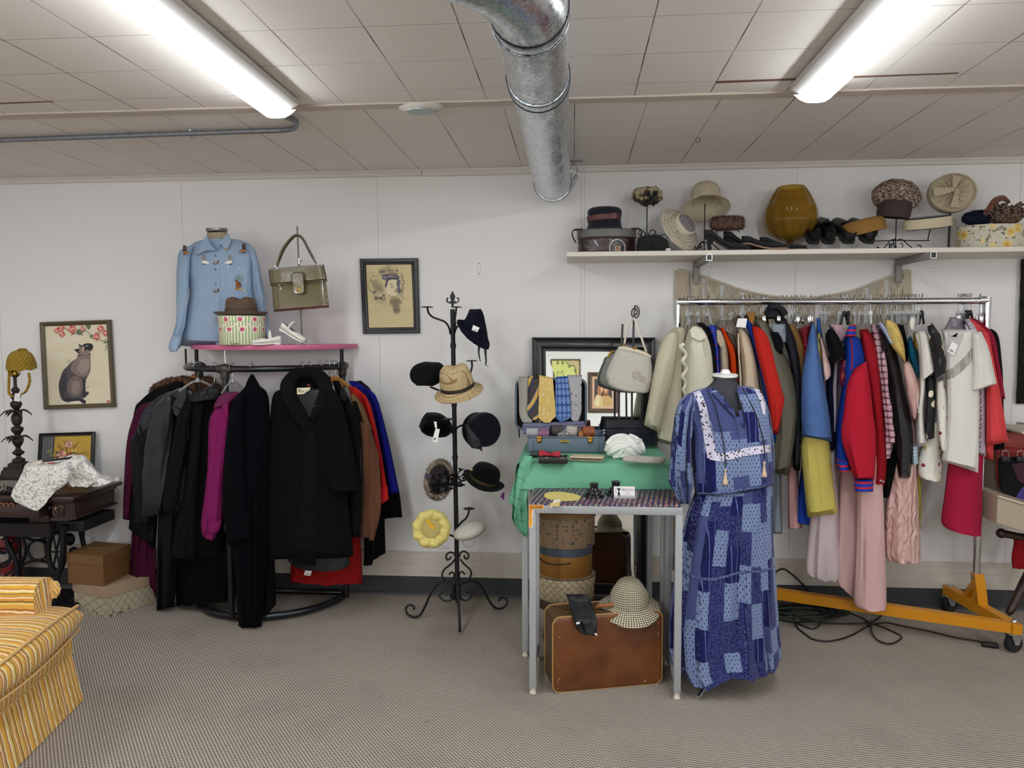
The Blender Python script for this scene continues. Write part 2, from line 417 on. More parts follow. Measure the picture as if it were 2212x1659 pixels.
n=N('glowing_diffuser');n. set(col='f4f2ee',rough=.4,emit='f5fbff',es=LIT);M_GLOW=n. m
M_WHITE=mat('white_enamel','d8d5d2',.35)
def ceiling_light(xc,ya,yb,side,label):

 r=thing('ceiling_light',label,'ceiling light',(xc,(ya+yb)/2,ZC),'fluorescent lights along the ceiling')
 s=side
 hs=[(-.065*s,0),(-.075*s,-.03),(-.062*s,-.048),(.05*s,-.048),(.088*s,-.03),(.092*s,-.012),(.075*s,0)]
 P=[(xc+a,ya,ZC-.0002+b)for a,b in hs]
 part('housing',prism(P if s<0 else P[::-1],(0,yb-ya,0)),M_WHITE,r)
 ls=[(-.066*s,-.046),(-.062*s,-.062),(-.04*s,-.076),(-.01*s,-.08),(.018*s,-.076),(.036*s,-.064),(.042*s,-.046)]
 P=[(xc+a,ya+.004,ZC+b)for a,b in ls]
 part('diffuser',prism(P if s<0 else P[::-1],(0,yb-ya-.008,0)),M_GLOW,r)
 e=MB()
 for yy in(ya-.003,yb-.001):
  P=[(xc+a*1.02,yy,ZC+b-.001)for a,b in[(-.066*s,-.044)]+ls[1:4]+[(.03*s,-.078),(.055*s,-.066),(.078*s,-.046)]]
  prism(P if s<0 else P[::-1],(0,.004,0),e)
 part('end_cap',e,M_WHITE,r)
 g=MB()
 for k in range(8):
  yy=ya+(yb-ya)*(k+.5)/8;box((xc+.075*s,yy,ZC-.006),(.02,.12,.008),.002,mb=g)
 part('mounting_clip',g,mat('clip_metal','c9c6c2',.3,.4),r)
 return r
ceiling_light(-1.225,.65,3.09,1,'bright fluorescent ceiling light with the bent grey conduit at its end')
ceiling_light(.935,.65,3.08,-1,'bright fluorescent ceiling light crossing the brown wood gap above the garment rack')
for xx in(-3.36,3.1):
 l=bpy. data. lights. new('ceiling_tube','AREA');l. shape='RECTANGLE';l. size=.11;l. size_y=2.44;l. color=LCOL
 l. energy=LIT*pi*.12*2.44*.62;o=bpy. data. objects. new('ceiling_tube',l);COL. objects. link(o);o. location=(xx,1.87,ZC-.08)
for xx in(-3.6,-1.2,1.2,3.4):
 l=bpy. data. lights. new('fill_light','POINT');l. shadow_soft_size=.22;l. color=LCOL;l. energy=30  # unseen fill light, added behind the camera to lift the ceiling
 o=bpy. data. objects. new('fill_light',l);COL. objects. link(o);o. location=(xx,-1.5,1.95)
w=bpy. data. worlds. new('world');SC. world=w;w. use_nodes=True;w. node_tree. nodes['Background']. inputs[0]. default_value=(.8,.8,.82,1);w. node_tree. nodes['Background']. inputs[1]. default_value=.02
SC. view_settings. view_transform='Standard';SC. view_settings. look='None';SC. view_settings. gamma=1;SC. view_settings. exposure=.74;SC. view_settings. use_curve_mapping=False
n=N('galvanised_steel');f=n. vor(120,out='Color');x,y,z=n. sep(f)
n. set(col=n. mix(x,'b9c0c6','dde2e6'),metal=1.0,rough=n. ma('ADD',n. ma('MULTIPLY',y,.18),.2));n. bump(n. noise(7,n. map(n. co(),(1,.35,1)),4),.35,.03);M_GALV=n. m
M_SEAM=mat('dark_seam','33373b',.5,.8)
dx,dz,dr=-.118,2.452,.101
r=thing('ventilation_duct','round galvanised steel air duct running under the ceiling to the wall','duct',(dx,3.2,dz))
part('pipe',tube([(dx,2.02+.05*i,dz+.0015*sin(i*1.3))for i in range(47)],dr,40,caps=False),M_GALV,r)
el=[V((dx,2.06,dz)),V((dx-.005,1.95,dz)),V((dx-.05,1.82,dz)),V((dx-.13,1.72,dz)),V((dx-.24,1.66,dz)),V((dx-.5,1.6,dz))]
part('elbow',tube(el,dr+.003,40,smooth=2,caps=False),M_GALV,r)
for yy,hw,rr in((2.03,.012,.106),(2.555,.028,.1045),(4.3,.016,.104),(2.07,.004,.107)):
 part('joint_band',lathe([(dr-.002,-hw),(rr,-hw),(rr+.0015,0),(rr,hw),(dr-.002,hw)],(dx,yy,dz),(0,1,0),n=40,smooth=0),M_GALV,r)
sm_=None
for yy in(2.01,2.524,2.584,4.28):part('seam_bead',tube([(dx+.1056*cos(a),yy,dz+.1056*sin(a))for a in[i*pi/20 for i in range(40)]],.0016,6,closed=True),M_SEAM,r)
e2=[V((dx,4.28,dz)),V((dx+.012,4.36,dz+.005)),V((dx+.05,4.40,dz+.03)),V((dx+.1,4.405,dz+.09))]
part('wall_elbow',tube(e2,[.1,.098,.08,.06],32,smooth=4),M_GALV,r)
bk=MB();p=W(1240,342,4.3);box((p. x,4.3,p. z),(.1,.05,.032),.003,mb=bk);box((p. x-.03,4.34,p. z-.03),(.03,.03,.05),.003,mb=bk)
part('bracket',bk,mat('grey_green_paint','8b908c',.5),r)
pts=[F(-260,313,ZC-.02),F(0,303,ZC-.02),F(300,292,ZC-.02),F(560,283,ZC-.02),F(612,281,ZC-.02),F(636,276,ZC-.02),F(640,266,ZC-.02),F(632,258,ZC-.02),F(618,252,ZC-.02)]
r=thing('conduit_pipe','grey metal conduit pipe bent round to the end of a ceiling light','pipe',pts[3])
part('pipe',tube(pts,.0125,12,smooth=6),mat('worn_conduit','6b7078',.45,.7,nz=(40,.8,'a8adb2')),r)
p=F(417,288,ZC-.012);s_=tube([(p. x,p. y-.022,p. z+.012),(p. x,p. y-.016,p. z-.012),(p. x,p. y,p. z-.022),(p. x,p. y+.016,p. z-.012),(p. x,p. y+.022,p. z+.012)],.009,8,smooth=4,flat=.3)
part('strap',s_,mat('zinc','c3c3c0',.4,.8),r)
p=F(911,226,ZC);r=thing('junction_box','unpainted round junction box plate on the plastered ceiling strip','junction box',(p. x,p. y,ZC))
part('plaster_ring',lathe([(.001,0),(.098,0),(.088,-.012),(.068,-.02),(.001,-.02)],(p. x,p. y,ZC-.009),sq=(1,.62),n=32). noise(.004,30),n. m if 0 else M_TRIM,r)
pl=MB();prism([(p. x+.066*cos(a+pi/8)*1.05,p. y-.01+.05*sin(a+pi/8),ZC-.028)for a in[i*pi/4 for i in range(8)]],(0,0,-.006),pl)
part('cover_plate',pl,mat('dull_zinc','9aa6a8',.5,.5,nz=(60,.9,'d5d9d6')),r)
p=F(1508,297,ZC);r=solo('ceiling_hook',tube([(p. x+.011*cos(a),p. y,ZC-.013+.011*sin(a))for a in[i*pi/8 for i in range(16)]],.0022,6,closed=True),mat('hook_metal','6e6862',.4,.8),'small round metal ring screwed into a ceiling seam','hook')
p=W(1035,580,YW);pl=box((p. x,YW-.003,p. z),(.02,.006,.072),.002,mi=0)
for dz_ in(-.03,.03):box((p. x,YW-.0065,p. z+dz_),(.005,.001,.005),mb=pl,mi=1)
r=solo('wall_plate',pl,[M_WALL,M_SEAM],'small white painted plate screwed to the wall beside the iron hat stand','plate')
def spikes(T,n,ln,wd,seed=0,dirv=None,mi=0,jit=.6,mb=None,grav=0):

 rnd=random. Random(seed);mb=mb if mb is not None else MB();ar=[];t=0
 for f in T. f:
  p=[T. v[k]for k in f];a=(p[1]-p[0]). cross(p[2]-p[0]). length+(((p[2]-p[0]). cross(p[3]-p[0]). length)if len(p)>3 else 0);t+=a;ar. append(t)
 import bisect
 for _ in range(n):
  f=T. f[min(bisect. bisect(ar,rnd. random()*t),len(ar)-1)];p=[T. v[k]for k in f]
  u,v=rnd. random(),rnd. random();q=p[0]. lerp(p[1],u). lerp(p[-1]. lerp(p[2],u),v)if len(p)>3 else p[0]
  nn=(p[1]-p[0]). cross(p[2]-p[0])
  if nn. length<1e-12:continue
  nn=nn. normalized();r=V((rnd. uniform(-1,1),rnd. uniform(-1,1),rnd. uniform(-1,1)))*jit
  d=(nn+r+(V(dirv)if dirv else V())). normalized()*ln*rnd. uniform(.5,1.2);s=d. orthogonal(). normalized();s=Matrix. Rotation(rnd. random()*6.3,3,d. normalized())@s*wd
  q=q-nn*.002
  mb. add([q-s,q+s,q+d*.6+s*.6+V((0,0,-grav*.5)),q+d+V((0,0,-grav))],[[0,1,2],[0,2,3]],mi)
 return mb
ZS=2.046;YSF=4.1
M_SHELF=mat('painted_shelf','e4ddd2',.5,nz=(7,.4,'cfc5b6'))
M_GREYP=mat('grey_bracket','8e8a86',.5)
M_IRON=mat('black_iron','17161a',.5,.3,bp=(60,.2))
M_CHROME=mat('chrome','d8dadd',.12,1.0)
M_BRASS=mat('brass','b58d3d',.3,1.0)
r=thing('wall_shelf','long white painted wall shelf carrying old hats, shoes and hat boxes','shelf',(1.3,4.3,ZS-.026))
xa=W(1224,565,YSF). x;xb=2.9
part('board',box(((xa+xb)/2,(YSF+YW)/2,ZS-.013),(xb-xa,YW-YSF-.002,.026),.003),M_SHELF,r)
for px in(1505,1943):
 x=W(px,570,4.44). x;b=MB()
 box((x,4.25,ZS-.045),(.03,.42,.034),.003,mb=b);box((x,4.455,ZS-.09),(.034,.03,.13),.003,mb=b)
 br=part('bracket',b,M_GREYP,r);part('end_cap',box((x,4.038,ZS-.045),(.024,.004,.026)),mat('black_plastic','0c0c0d',.4),br)
 part('bracket_rim',MB(). join(box((x,4.0385,ZS-.0295),(.032,.005,.004))). join(box((x,4.0385,ZS-.0605),(.032,.005,.004))). join(box((x-.014,4.0385,ZS-.045),(.004,.005,.03))). join(box((x+.014,4.0385,ZS-.045),(.004,.005,.03))),mat('zinc_rim','c6c6c4',.35,.6),br)
 c=MB()
 for k in range(13):ellip((x+.002*sin(k*2),4.033,ZS-.068-k*.0062),(.0025,.0025,.003),n=8,m=6,mb=c)
 part('bead_chain',c,M_CHROME,br)
def on(px,Y,y=None):p=W(px,545,Y);return V((p. x,Y,ZS+.0005))
c=on(1310,4.28);hw=62*PX(4.28)
r=thing('hat_box','oval maroon leather hat box with grey lid and round crest label','hat box',c)
ov=lambda z0,z1,g=0:[(.001,z0),(hw-.012+g,z0),(hw-.004+g,z0+.004),(hw-.003+g,(z0+z1)/2),(hw-.004+g,z1-.004),(hw-.01+g,z1),(.001,z1)]
zl=W(1310,508,4.13). z-ZS;zt=W(1310,490,4.13). z-ZS
n=N('maroon_leather');n. set(col=n. mix(n. noise(14,det=5),'3b2122','241416'),rough=.32,coat=.3);n. bump(n. noise(160),.15);M_MAROON=n. m
bd=lathe(ov(0,zl),c,sq=(1,.62),n=64);part('body',bd,M_MAROON,r,smooth=True)
part('lid',lathe(ov(zl-.002,zt,.004),c,sq=(1,.62),n=64),mat('grey_lid_leather','6c6a66',.45,nz=(20,.5,'4e4b48'),bp=(120,.2)),r)
T=bd. bvh()
cv=MB()
def disc_decal(T,x,y,rx,ry,off,rin=0.0,mb=None,n=36):
 def fn(u,v):
  k=rin+(1-rin)*v;a=2*pi*u;d=ray(x+rx*k*cos(a),y+ry*k*sin(a));h=T. ray_cast(CO,d. normalized(),9)
  t=(h[0]-CO). length if h[0]else 4.2
  return CO+d. normalized()*(t-off)
 return grid(fn,n,3,cu=True,mb=mb)
lb=part('crest_label',disc_decal(T,1333.5,536,17.2,19.5,.0015),mat('label_black','121018',.35),r)
part('label_ring',disc_decal(T,1333.5,536,17.4,19.7,.002,.92),mat('label_white','ddd6cb',.4),lb)
h=T. ray_cast(CO,ray(1333.5,536). normalized(),9);O=h[0];nn=h[1]*(1 if h[1]. y<0 else-1);uu=V((0,0,1)). cross(nn)*-1;uu=V((-nn. y,nn. x,0)). normalized()
k=PX(4.1)
q=Canvas(O+nn*.0035,uu*k,V((0,0,k)),nn,.00004)
GOLD='d9c486'
q. ell(0,-1.5,2.6,3.4,'8c4338');q. ell(0,-.5,1.2,1.4,'c98a7a')
for s in(-1,1):
 q. poly([(s*2.2,-4.8),(s*3,-1),(s*2.6,2.6),(s*4.2,4.2),(s*6,3.6),(s*6.6,1.8),(s*5.2,1),(s*5,-1.2),(s*6.6,-3.6),(s*7,-5.4),(s*5.6,-4.6),(s*4.4,-2.4),(s*3.6,-4.8)],GOLD,3)
q. poly([(-2.2,3.2),(2.2,3.2),(2.6,4.6),(1.2,4.2),(0,5.6),(-1.2,4.2),(-2.6,4.6)],GOLD)
q. line([(-6,-5.6),(-3,-5),(0,-5.8),(3,-5),(6,-5.6)],.9,'e3d3a0')
for i,ch in enumerate('CHURCHILL LTD'):
 a=radians(140-100*i/12);vs,fs=text_mesh(ch)
 if vs:
  m=Matrix. Rotation(a-pi/2,2);mx=(min(v[0]for v in vs)+max(v[0]for v in vs))/2
  pp=[m@V(((v[0]-mx)*2.9,v[1]*2.9))for v in vs];q. mb. add([q. p(11.2*cos(a)+p. x,-1.5+11.2*sin(a)+p. y)for p in pp],fs,0,None,rgb('cfc6a8'))
q. line([(-9,-9.2),(-3,-8.6),(3,-8.6),(9,-9.2)],.9,'b9b096');q. line([(-5,-11.2),(0,-12),(5,-11.2)],.8,'a39b86');q. line([(-4,-13.6),(4,-13.6)],.9,'b9b096')
part('crest',q. mb,INK,lb,smooth=False)
hd=MB()
for s,xx in((-1,1246),(1,1374)):
 p=c+V((s*hw,0,zt-.012));tube([p+V((-s*.03,-.06,.012)),p+V((s*.012,-.05,.012)),p+V((s*.028,-.03,.0)),p+V((s*.022,-.02,-.03)),p+V((s*.006,-.015,-.055))],.008,8,smooth=4,flat=.4,mb=hd)
part('strap',hd,mat('dark_strap','2e2620',.4),r)
p=W(1306,490,4.26);p. z=ZS+zt+.001;zt2=zt
r=thing('felt_hat','navy felt hat with brown ribbon band standing on the oval maroon box','hat',p,'hats on the wall shelf')
k=PX(4.26);n=N('navy_felt');n. set(col=n. mix(n. noise(30),'0c1026','070a18'),rough=.95,sheen=.15);n. bump(n. noise(300),.3);M_NAVYF=n. m
part('crown',lathe([(.001,0),(38*k,0),(39*k,1.5*k),(36*k,7*k),(34*k,20*k),(36*k,34*k),(35.5*k,40*k),(30*k,45.5*k),(15*k,47.5*k),(.001,47.5*k)],p,sq=(1,.85)),M_NAVYF,r)
part('ribbon',lathe([(34.6*k,18*k),(35.4*k,19*k),(35.8*k,25*k),(36.6*k,29*k),(35.4*k,29.5*k)],p+V((0,-.002,.0)),(-.06,0,1),sq=(1,.85)),mat('brown_ribbon','5c3733',.6),r)
part('bow',box(p+V((18*k,-29*k,25*k)),(12*k,4*k,13*k),1.5*k),mat('brown_bow','6a413c',.6),r)
def scroll(c,u,w,r0,r1,turns,a0,n=26):
 return[c+(u*cos(a)+w*sin(a))*rr for a,rr in((a0+turns*2*pi*i/n,r0+(r1-r0)*i/n)for i in range(n+1))]
def wire_stand(name,label,px,ytop,Y,arms=False):
 b=on(px,Y);k=PX(Y);zt=W(px,ytop,Y). z
 r=thing(name,label,'hat stand',b,'wire hat stands on the wall shelf')
 part('rod',tube([b+V((0,0,.004)),V((b. x,Y,zt))],.0032,8),M_IRON,r)
 for a in(0,2*pi/3,4*pi/3):
  u=V((cos(a),sin(a)*.75,0));w=V((0,0,1))
  pts=[b+u*.004+w*22*k,b+u*12*k+w*24*k,b+u*26*k+w*12*k,b+u*40*k+w*2.4*k,b+u*48*k+w*3*k,b+u*51*k+w*8*k,b+u*47*k+w*12*k,b+u*43*k+w*10*k]
  part('leg',tube(pts,.003,8,smooth=4),M_IRON,r)
  s=MB();tube(scroll(b+u*9*k+w*12*k,u,w,9*k,4*k,.8,pi*.9),.0025,6,mb=s);part('scroll',s,M_IRON,r)
 if arms:
  for s,yt in((1,497),(-1,512)):
   xx=W(px+s*70,527,Y);part('arm',tube([b+V((0,0,22*k)),V((xx. x-s*2*k,Y,b. z+21*k)),V((xx. x,Y,b. z+24*k)),V((xx. x+s*4*k,Y,W(px,yt,Y). z))],.003,8,smooth=3),M_IRON,r)
 return r
b=on(1397,4.3);k=PX(4.3);r=thing('wire_hat_stand','small wire hat stand with curled leaves behind the black beret','hat stand',b,'wire hat stands on the wall shelf')
part('rod',tube([b+V((0,0,.002)),V((b. x,b. y,W(1397,440,4.3). z))],.0032,8),M_IRON,r)
for s in(-1,1):
 for zz,rr in((42,9.5),(28,9)):
  part('scroll',tube([b+V((s*1.5*k,0,(zz-12)*k)),b+V((s*3*k,0,zz*k)),b+V((s*9*k,0,(zz+9)*k)),b+V((s*16*k,0,(zz+8)*k)),b+V((s*18*k,0,(zz+2)*k)),b+V((s*13*k,0,zz*k))],.0028,6,smooth=4),M_IRON,r)
part('foot_ring',tube([b+V((.06*cos(a),.06*sin(a),.003))for a in[i*pi/8 for i in range(16)]],.003,6,closed=True),M_IRON,r)
p=W(1398,424,4.3);r=thing('flower_hat','netted hat of dried cream flowers with a dark velvet bow on a wire stand','hat',p,'hats on the wall shelf')
core=ellip(p,(30*k,24*k,19*k),n=20,m=12,amp=.012,sc=30);part('net',core,mat('dry_net','5d5547',.9,nz=(60,1,'2a2520')),r)
pt=MB();rnd=random. Random(4)
for i in range(60):
 a=rnd. uniform(0,2*pi);e=rnd. uniform(-.6,.9);d=V((cos(a)*cos(e),-abs(sin(a)*cos(e)),sin(e)));q0=p+V((d. x*31*k,d. y*25*k,d. z*20*k))
 if q0 . x>p. x+2*k and q0 . z<p. z+4*k and rnd. random()<.8:continue
 ellip(q0,(6*k*rnd. uniform(.6,1.2),4.5*k,2.2*k),ax=d+V((rnd. uniform(-.6,.6),0,rnd. uniform(-.6,.6))),n=9,m=6,mb=pt)
part('petals',pt,mat('dried_petals','b9ac8c',.85,nz=(50,.8,'8d7f62')),r)
part('twigs',spikes(core,120,.022,.0012,3),mat('dry_twig','6e6450',.9),r)
bw=MB()
for a,l in((.9,19),(2.2,17),(3.9,22),(5.3,19)):
 ellip(W(1407,428,4.2)+V((cos(a)*l*.55*k,-.02,sin(a)*l*.55*k)),(l*.62*k,5*k,7.5*k),ax=(0,.2,1),roll=-a,n=14,m=8,mb=bw)if 0 else prism([W(1407+c_[0],428-c_[1],4.2)for c_ in((cos(a-.5)*3,sin(a-.5)*3),(cos(a-.38)*l,sin(a-.38)*l),(cos(a)*l*.86,sin(a)*l*.86),(cos(a+.38)*l,sin(a+.38)*l),(cos(a+.5)*3,sin(a+.5)*3))],(0,.012,0),bw,bev=.002)
ellip(W(1407,428,4.19),(6*k,6*k,6*k),mb=bw,n=12,m=8)
part('velvet_bow',bw,mat('black_velvet','0b0c14',1.0,sheen=.2),r)
b=on(1410,4.2);k=PX(4.2);r=thing('beret','black sequinned beret lying beside the oval maroon hat box','hat',b,'hats on the wall shelf')
n=N('black_sequin');v=n. vor(220,n. map(n. co(),(1,1,2.2)),out='Color');n. set(col='0b0c14',rough=.35,spec=.6,metal=0.0);n. bump(n. vor(240),.9,.006);M_SEQB=n. m
part('cap',lathe([(.001,0),(30*k,0),(34.5*k,4*k),(35*k,12*k),(31*k,24*k),(20*k,34*k),(10*k,37*k),(.001,38*k)],b,sq=(1,.8)). noise(.006,25),M_SEQB,r)
part('stem_loop',tube([b+V((10*k,-.01,34*k)),b+V((22*k,-.03,36*k)),b+V((30*k,-.03,31*k)),b+V((27*k,-.03,28*k))],.0022,6,smooth=4),M_IRON,r)
part('lining_tip',ellip(b+V((29*k,-26*k,3*k)),(6*k,3*k,3.5*k),n=10,m=6),mat('white_lining','d8d5d0',.8),r)
p=W(1470,493,4.26);k=PX(4.26);ax=V((.62,-.62,.48))
r=thing('straw_hat','cream looped straw hat tilted on edge with a flat patterned crown','hat',p,'hats on the wall shelf')
bm_=lathe([(24*k,-3*k),(36*k,-6*k),(47*k,-9*k),(52*k,-12*k),(50*k,-15*k),(36*k,-11*k),(22*k,-8*k)],p+ax*8*k,ax,n=48,sq=(1,1)). noise(.006,40)
lp=MB();q3=V((0,0,1)). rotation_difference(ax. normalized()). to_matrix()
for j in range(4):
 R_=(28+7*j)*k;m=int(26+8*j)
 for i in range(m):
  a=2*pi*i/m+j;c0=p+ax*8*k+q3@V((R_*cos(a),R_*sin(a),-(3+2.2*j)*k));ellip(c0,(3.6*k,3.6*k,2.8*k),n=7,m=5,mb=lp)
M_LACE=mat('cream_raffia','cfc6b4',.9,nz=(90,.6,'a89c88'),bp=(200,.5))
part('brim',bm_,M_LACE,r);part('loop_rows',lp,M_LACE,r)
part('crown',lathe([(26*k,-5*k),(27*k,4*k),(26*k,9*k),(23*k,10*k),(22*k,8.5*k),(.001,8.5*k)],p+ax*9*k,ax,n=40),mat('cream_band','cdc4ae',.8),r)
n=N('speckled_lace');v=n. vor(260,out='Distance');n. set(col=n. mix(n. ma('GREATER_THAN',v,.42),'bcb4ae','6f6a78'),rough=.8);n. bump(v,.6)
part('crown_top',lathe([(21.5*k,8.6*k),(21*k,11*k),(14*k,12*k),(.001,12*k)],p+ax*9.4*k,ax,n=32),n. m,r)
wire_stand('wire_hat_stand','wire hat stand whose scrolled foot is behind the black heels',1521,440,4.28)
p=W(1525,436,4.27);k=PX(4.27);ax=V((.02,.46,1));r=thing('bucket_hat','cream pleated cloche hat with a wide drooping brim, set high on a wire stand','hat',p,'hats on the wall shelf')
n=N('cream_pleats');x,y,z=n. sep(n. co());a=n. ma('ARCTAN2',n. ma('ADD',y,-.01),x);w=n. ma('SINE',n. ma('MULTIPLY',a,70));n. set(col=n. mix(n. noise(20),'d8cdb4','c3b799'),rough=.85);n. bump(n. ma('ADD',w,n. noise(60)),.5,.004);M_PLEAT=n. m
def drp(kk,a,v):kk. z+=.004*sin(9*a)*max(0,v-.4);return kk
part('crown',lathe([(31*k,-4*k),(31*k,8*k),(30*k,24*k),(25*k,35*k),(12*k,39*k),(.001,40*k)],p,ax,n=48),M_PLEAT,r)
part('brim',lathe([(30.5*k,-3*k),(38*k,-8*k),(48*k,-14*k),(49*k,-16*k),(47.5*k,-16*k),(37*k,-10*k),(29.5*k,-5*k),(29.5*k,0)],p,ax,n=72,warp=drp),M_PLEAT,r)
part('lining',lathe([(29*k,-4*k),(29*k,8*k),(28*k,22*k),(20*k,33*k),(.001,36*k)],p,ax,n=32),mat('cream_lining','c9bda0',.9),r)
p=W(1571,482,4.24);k=PX(4.24);r=thing('fur_hat','small brown fur pillbox hat above the black heels','hat',p,'hats on the wall shelf')
c_=lathe([(.001,-12*k),(28*k,-12*k),(34*k,-8*k),(35*k,0),(33*k,10*k),(26*k,13*k),(.001,13*k)],p,(0,-.1,1),sq=(1,.8),n=40)
M_FURB=fur('brown_fur','3b2a24','7c6156',110);pc=part('pelt',c_,M_FURB,r);part('guard_hair',spikes(c_,1500,.016,.0011,5,grav=.002),M_FURB,pc)
part('lining',lathe([(24*k,-13*k),(31*k,-13.5*k),(31.5*k,-10*k)],p,(0,-.1,1),sq=(1,.8)),mat('dark_red_lining','3a1116',.7),r)
part('wire_support',tube([W(1549,505,4.24),W(1547,499,4.24),W(1570,497,4.24),W(1590,496,4.24),W(1598,502,4.24)],.0025,6,smooth=3),M_IRON,r)
M_SHOEB=mat('black_suede_shoe','101114',.75,sheen=.1);M_LINING=mat('grey_shoe_lining','8b8a8c',.6);M_TANL=mat('tan_shoe_lining','9a8874',.6);M_SOLE=mat('tan_sole','9a7562',.6);M_WSHOE=mat('white_leather','e6e4dc',.45)
def shoe(label,pos,toe,L,wd,heel,hh,mats,kind='pump',up=(0,0,1),group='shoes on the wall shelf',name='shoe'):

 X=V(toe). normalized();Z=V(up);Z=(Z-X*Z. dot(X)). normalized();Y=Z. cross(X)
 M=Matrix(((X. x,Y. x,Z. x,pos. x),(X. y,Y. y,Z. y,pos. y),(X. z,Y. z,Z. z,pos. z),(0,0,0,1)))
 r=thing(name,label,'shoe',pos,group)
 zs=lambda s:heel*(1-min(1,max(0,(s-.18)/.5))**1.0)**1.4*(1 if s>.18 else 1)+.006
 wf=lambda s:wd/2*(.62+.2*sin(pi*min(1,s/.25)/2)if s<.25 else.82+.2*sin(pi*(s-.25)/.9)if s<.8 else.98*sqrt(max(0,1-((s-.8)/.2)**2.2))if s<1 else 0)*(sqrt(min(1,s/.05))if s<.05 else 1)
 op={'pump':.66,'lace':.5,'flat':.62}[kind]
 hf=lambda s:hh*(1.0-.45*min(1,s/op))if s<op else hh*(.62-.25*(s-op)/(1-op))if kind!='lace' else hh*(.9-.45*(s-op)/(1-op))
 if kind=='lace':hf=lambda s:hh*(1.0 if s<.45 else 1.0-.5*(s-.45)/.55)
 def mk(ins):
  def fn(u,v):
   s=.002+.996*v;pm=pi*(.66 if s<op-.12 else.66+.34*min(1,(s-op+.12)/.14));ph=(u*2-1)*pm
   w,h=max(.001,wf(s)-ins),max(.004,hf(s)-ins);return M@V((s*L,w*sin(ph),zs(s)+ins*.5+h/2-h/2*cos(ph)))
  return fn
 part('upper',grid(mk(0),24,30),mats[0],r);part('lining',grid(mk(.003),24,30),mats[1],r)
 so=MB()
 def fs(u,v):s=.002+.996*v;return M@V((s*L,wf(s)*1.03*(u*2-1),zs(s)-.006))
 part('sole',solid(grid(fs,6,24,mb=so),Z*.007),mats[2],r)
 if heel>.02:
  hb=.022 if kind=='pump' else.03
  part('heel',tube([M@V((.03*L/.24,0,0)),M@V((.028,0,heel*.5)),M@V((.036,0,heel+.004))],[.008 if heel>.05 else hb*.8,.010 if heel>.05 else hb*.9,hb],12),mats[0],r)
 elif kind!='x':
  part('heel',solid(grid(lambda u,v:M@V((.004+v*.22*L,wf(.02+v*.2)*(u*2-1),0)),6,6),Z*max(.008,heel+.002)),mats[2],r)
 return r,M
for px,Y,i in((1520,4.2,0),(1562,4.28,1)):
 shoe(('black suede high-heeled pump nearest the leaning straw hat','black suede high-heeled pump just behind its mate on the shelf')[i],on(px,Y),(1,-.25,0),.235,.078,.068,.062,(M_SHOEB,M_LINING,M_SHOEB))
for px,Y,i in((1601,4.19,0),(1640,4.25,1)):
 shoe(('black low-heeled pump with tan lining, second pair on the shelf, outer shoe','black low-heeled pump with tan lining standing under the amber glass bowl')[i],on(px,Y),(1,-.35,0),.245,.08,.035,.055,(M_SHOEB,M_TANL,M_SOLE))
for px,lb in((1758,'black lace-up shoe propped toe upwards close to the amber glass'),(1791,'black lace-up shoe propped toe upwards, mate of the one by the glass')):
 r,M=shoe(lb,on(px,4.19)+V((0,0,.03)),(.0,.82,.62),.23,.086,.012,.075,(mat('black_leather_shoe','0e0f12',.4),M_SHOEB,M_SHOEB),'lace')
 for q in(.45,.55,.65):part('lace',tube([M@V((q*.23,-.02,.078-.03*(q-.4))),M@V((q*.23,0,.082-.03*(q-.4))),M@V((q*.23,.02,.078-.03*(q-.4)))],.0025,6,smooth=3),M_IRON,r)
for px,lb in((1834,'dark plain shoe propped toe upwards below the tan pillbox hat'),(1878,'dark plain shoe leaning beside the scrolled hat stand')):
 r,M=shoe(lb,on(px,4.19)+V((0,0,.03)),(-.08 if px<1850 else-.2,.82,.62),.225,.092,.012,.07,(mat('charcoal_leather','1b1b1e',.5),M_SHOEB,M_SHOEB),'lace')
 part('strap',tube([M@V((.11,-.042,.04)),M@V((.115,-.02,.07)),M@V((.115,.02,.07)),M@V((.11,.042,.04))],.006,6,smooth=3,flat=.4),M_SHOEB,r)
c=on(1706,4.3);k=PX(4.3);r=thing('glass_vase','huge amber glass brandy balloon vase with a diamond optic pattern','vase',c)
n=N('amber_glass');n. set(col='c9a541',rough=.02,trans=.8,ior=1.25,spec=.5)
x,y,z=n. sep(n. co());a=n. ma('MULTIPLY',n. ma('ARCTAN2',y,x),7.0);zz=n. ma('MULTIPLY',z,38);n. bump(n. ma('MULTIPLY',n. ma('SINE',n. ma('ADD',a,zz)),n. ma('SINE',n. ma('SUBTRACT',a,zz))),.35,.02);M_AMB=n. m
zr=lambda y:W(1706,y,4.3). z-ZS
bw=[(8*k,zr(522)),(24*k,zr(517)),(42*k,zr(505)),(52*k,zr(487)),(54.5*k,zr(470)),(51*k,zr(450)),(43*k,zr(430)),(33*k,zr(412)),(28*k,zr(405)),(27*k,zr(404)),(26.2*k,zr(405)),(32*k,zr(413)),(42*k,zr(431)),(50*k,zr(451)),(53.5*k,zr(470)),(51*k,zr(487)),(41*k,zr(504)),(23*k,zr(515)),(.001,zr(519))]
part('bowl',lathe(bw,c,n=56,m=54),M_AMB,r)
part('stem',lathe([(.001,zr(521)),(8*k,zr(521)),(6*k,zr(528)),(5*k,zr(536)),(7*k,zr(541)),(.001,zr(542))],c,n=20),mat('dark_amber','5a2f14',.08,coat=.5),r)
part('foot',lathe([(.001,.002),(27*k,.001),(28*k,.004),(15*k,.008),(6*k,.014),(.001,.015)],c,n=40),M_AMB,r)
wire_stand('wire_hat_stand','wide scrolled iron hat stand carrying three hats',1934,452,4.27,True)
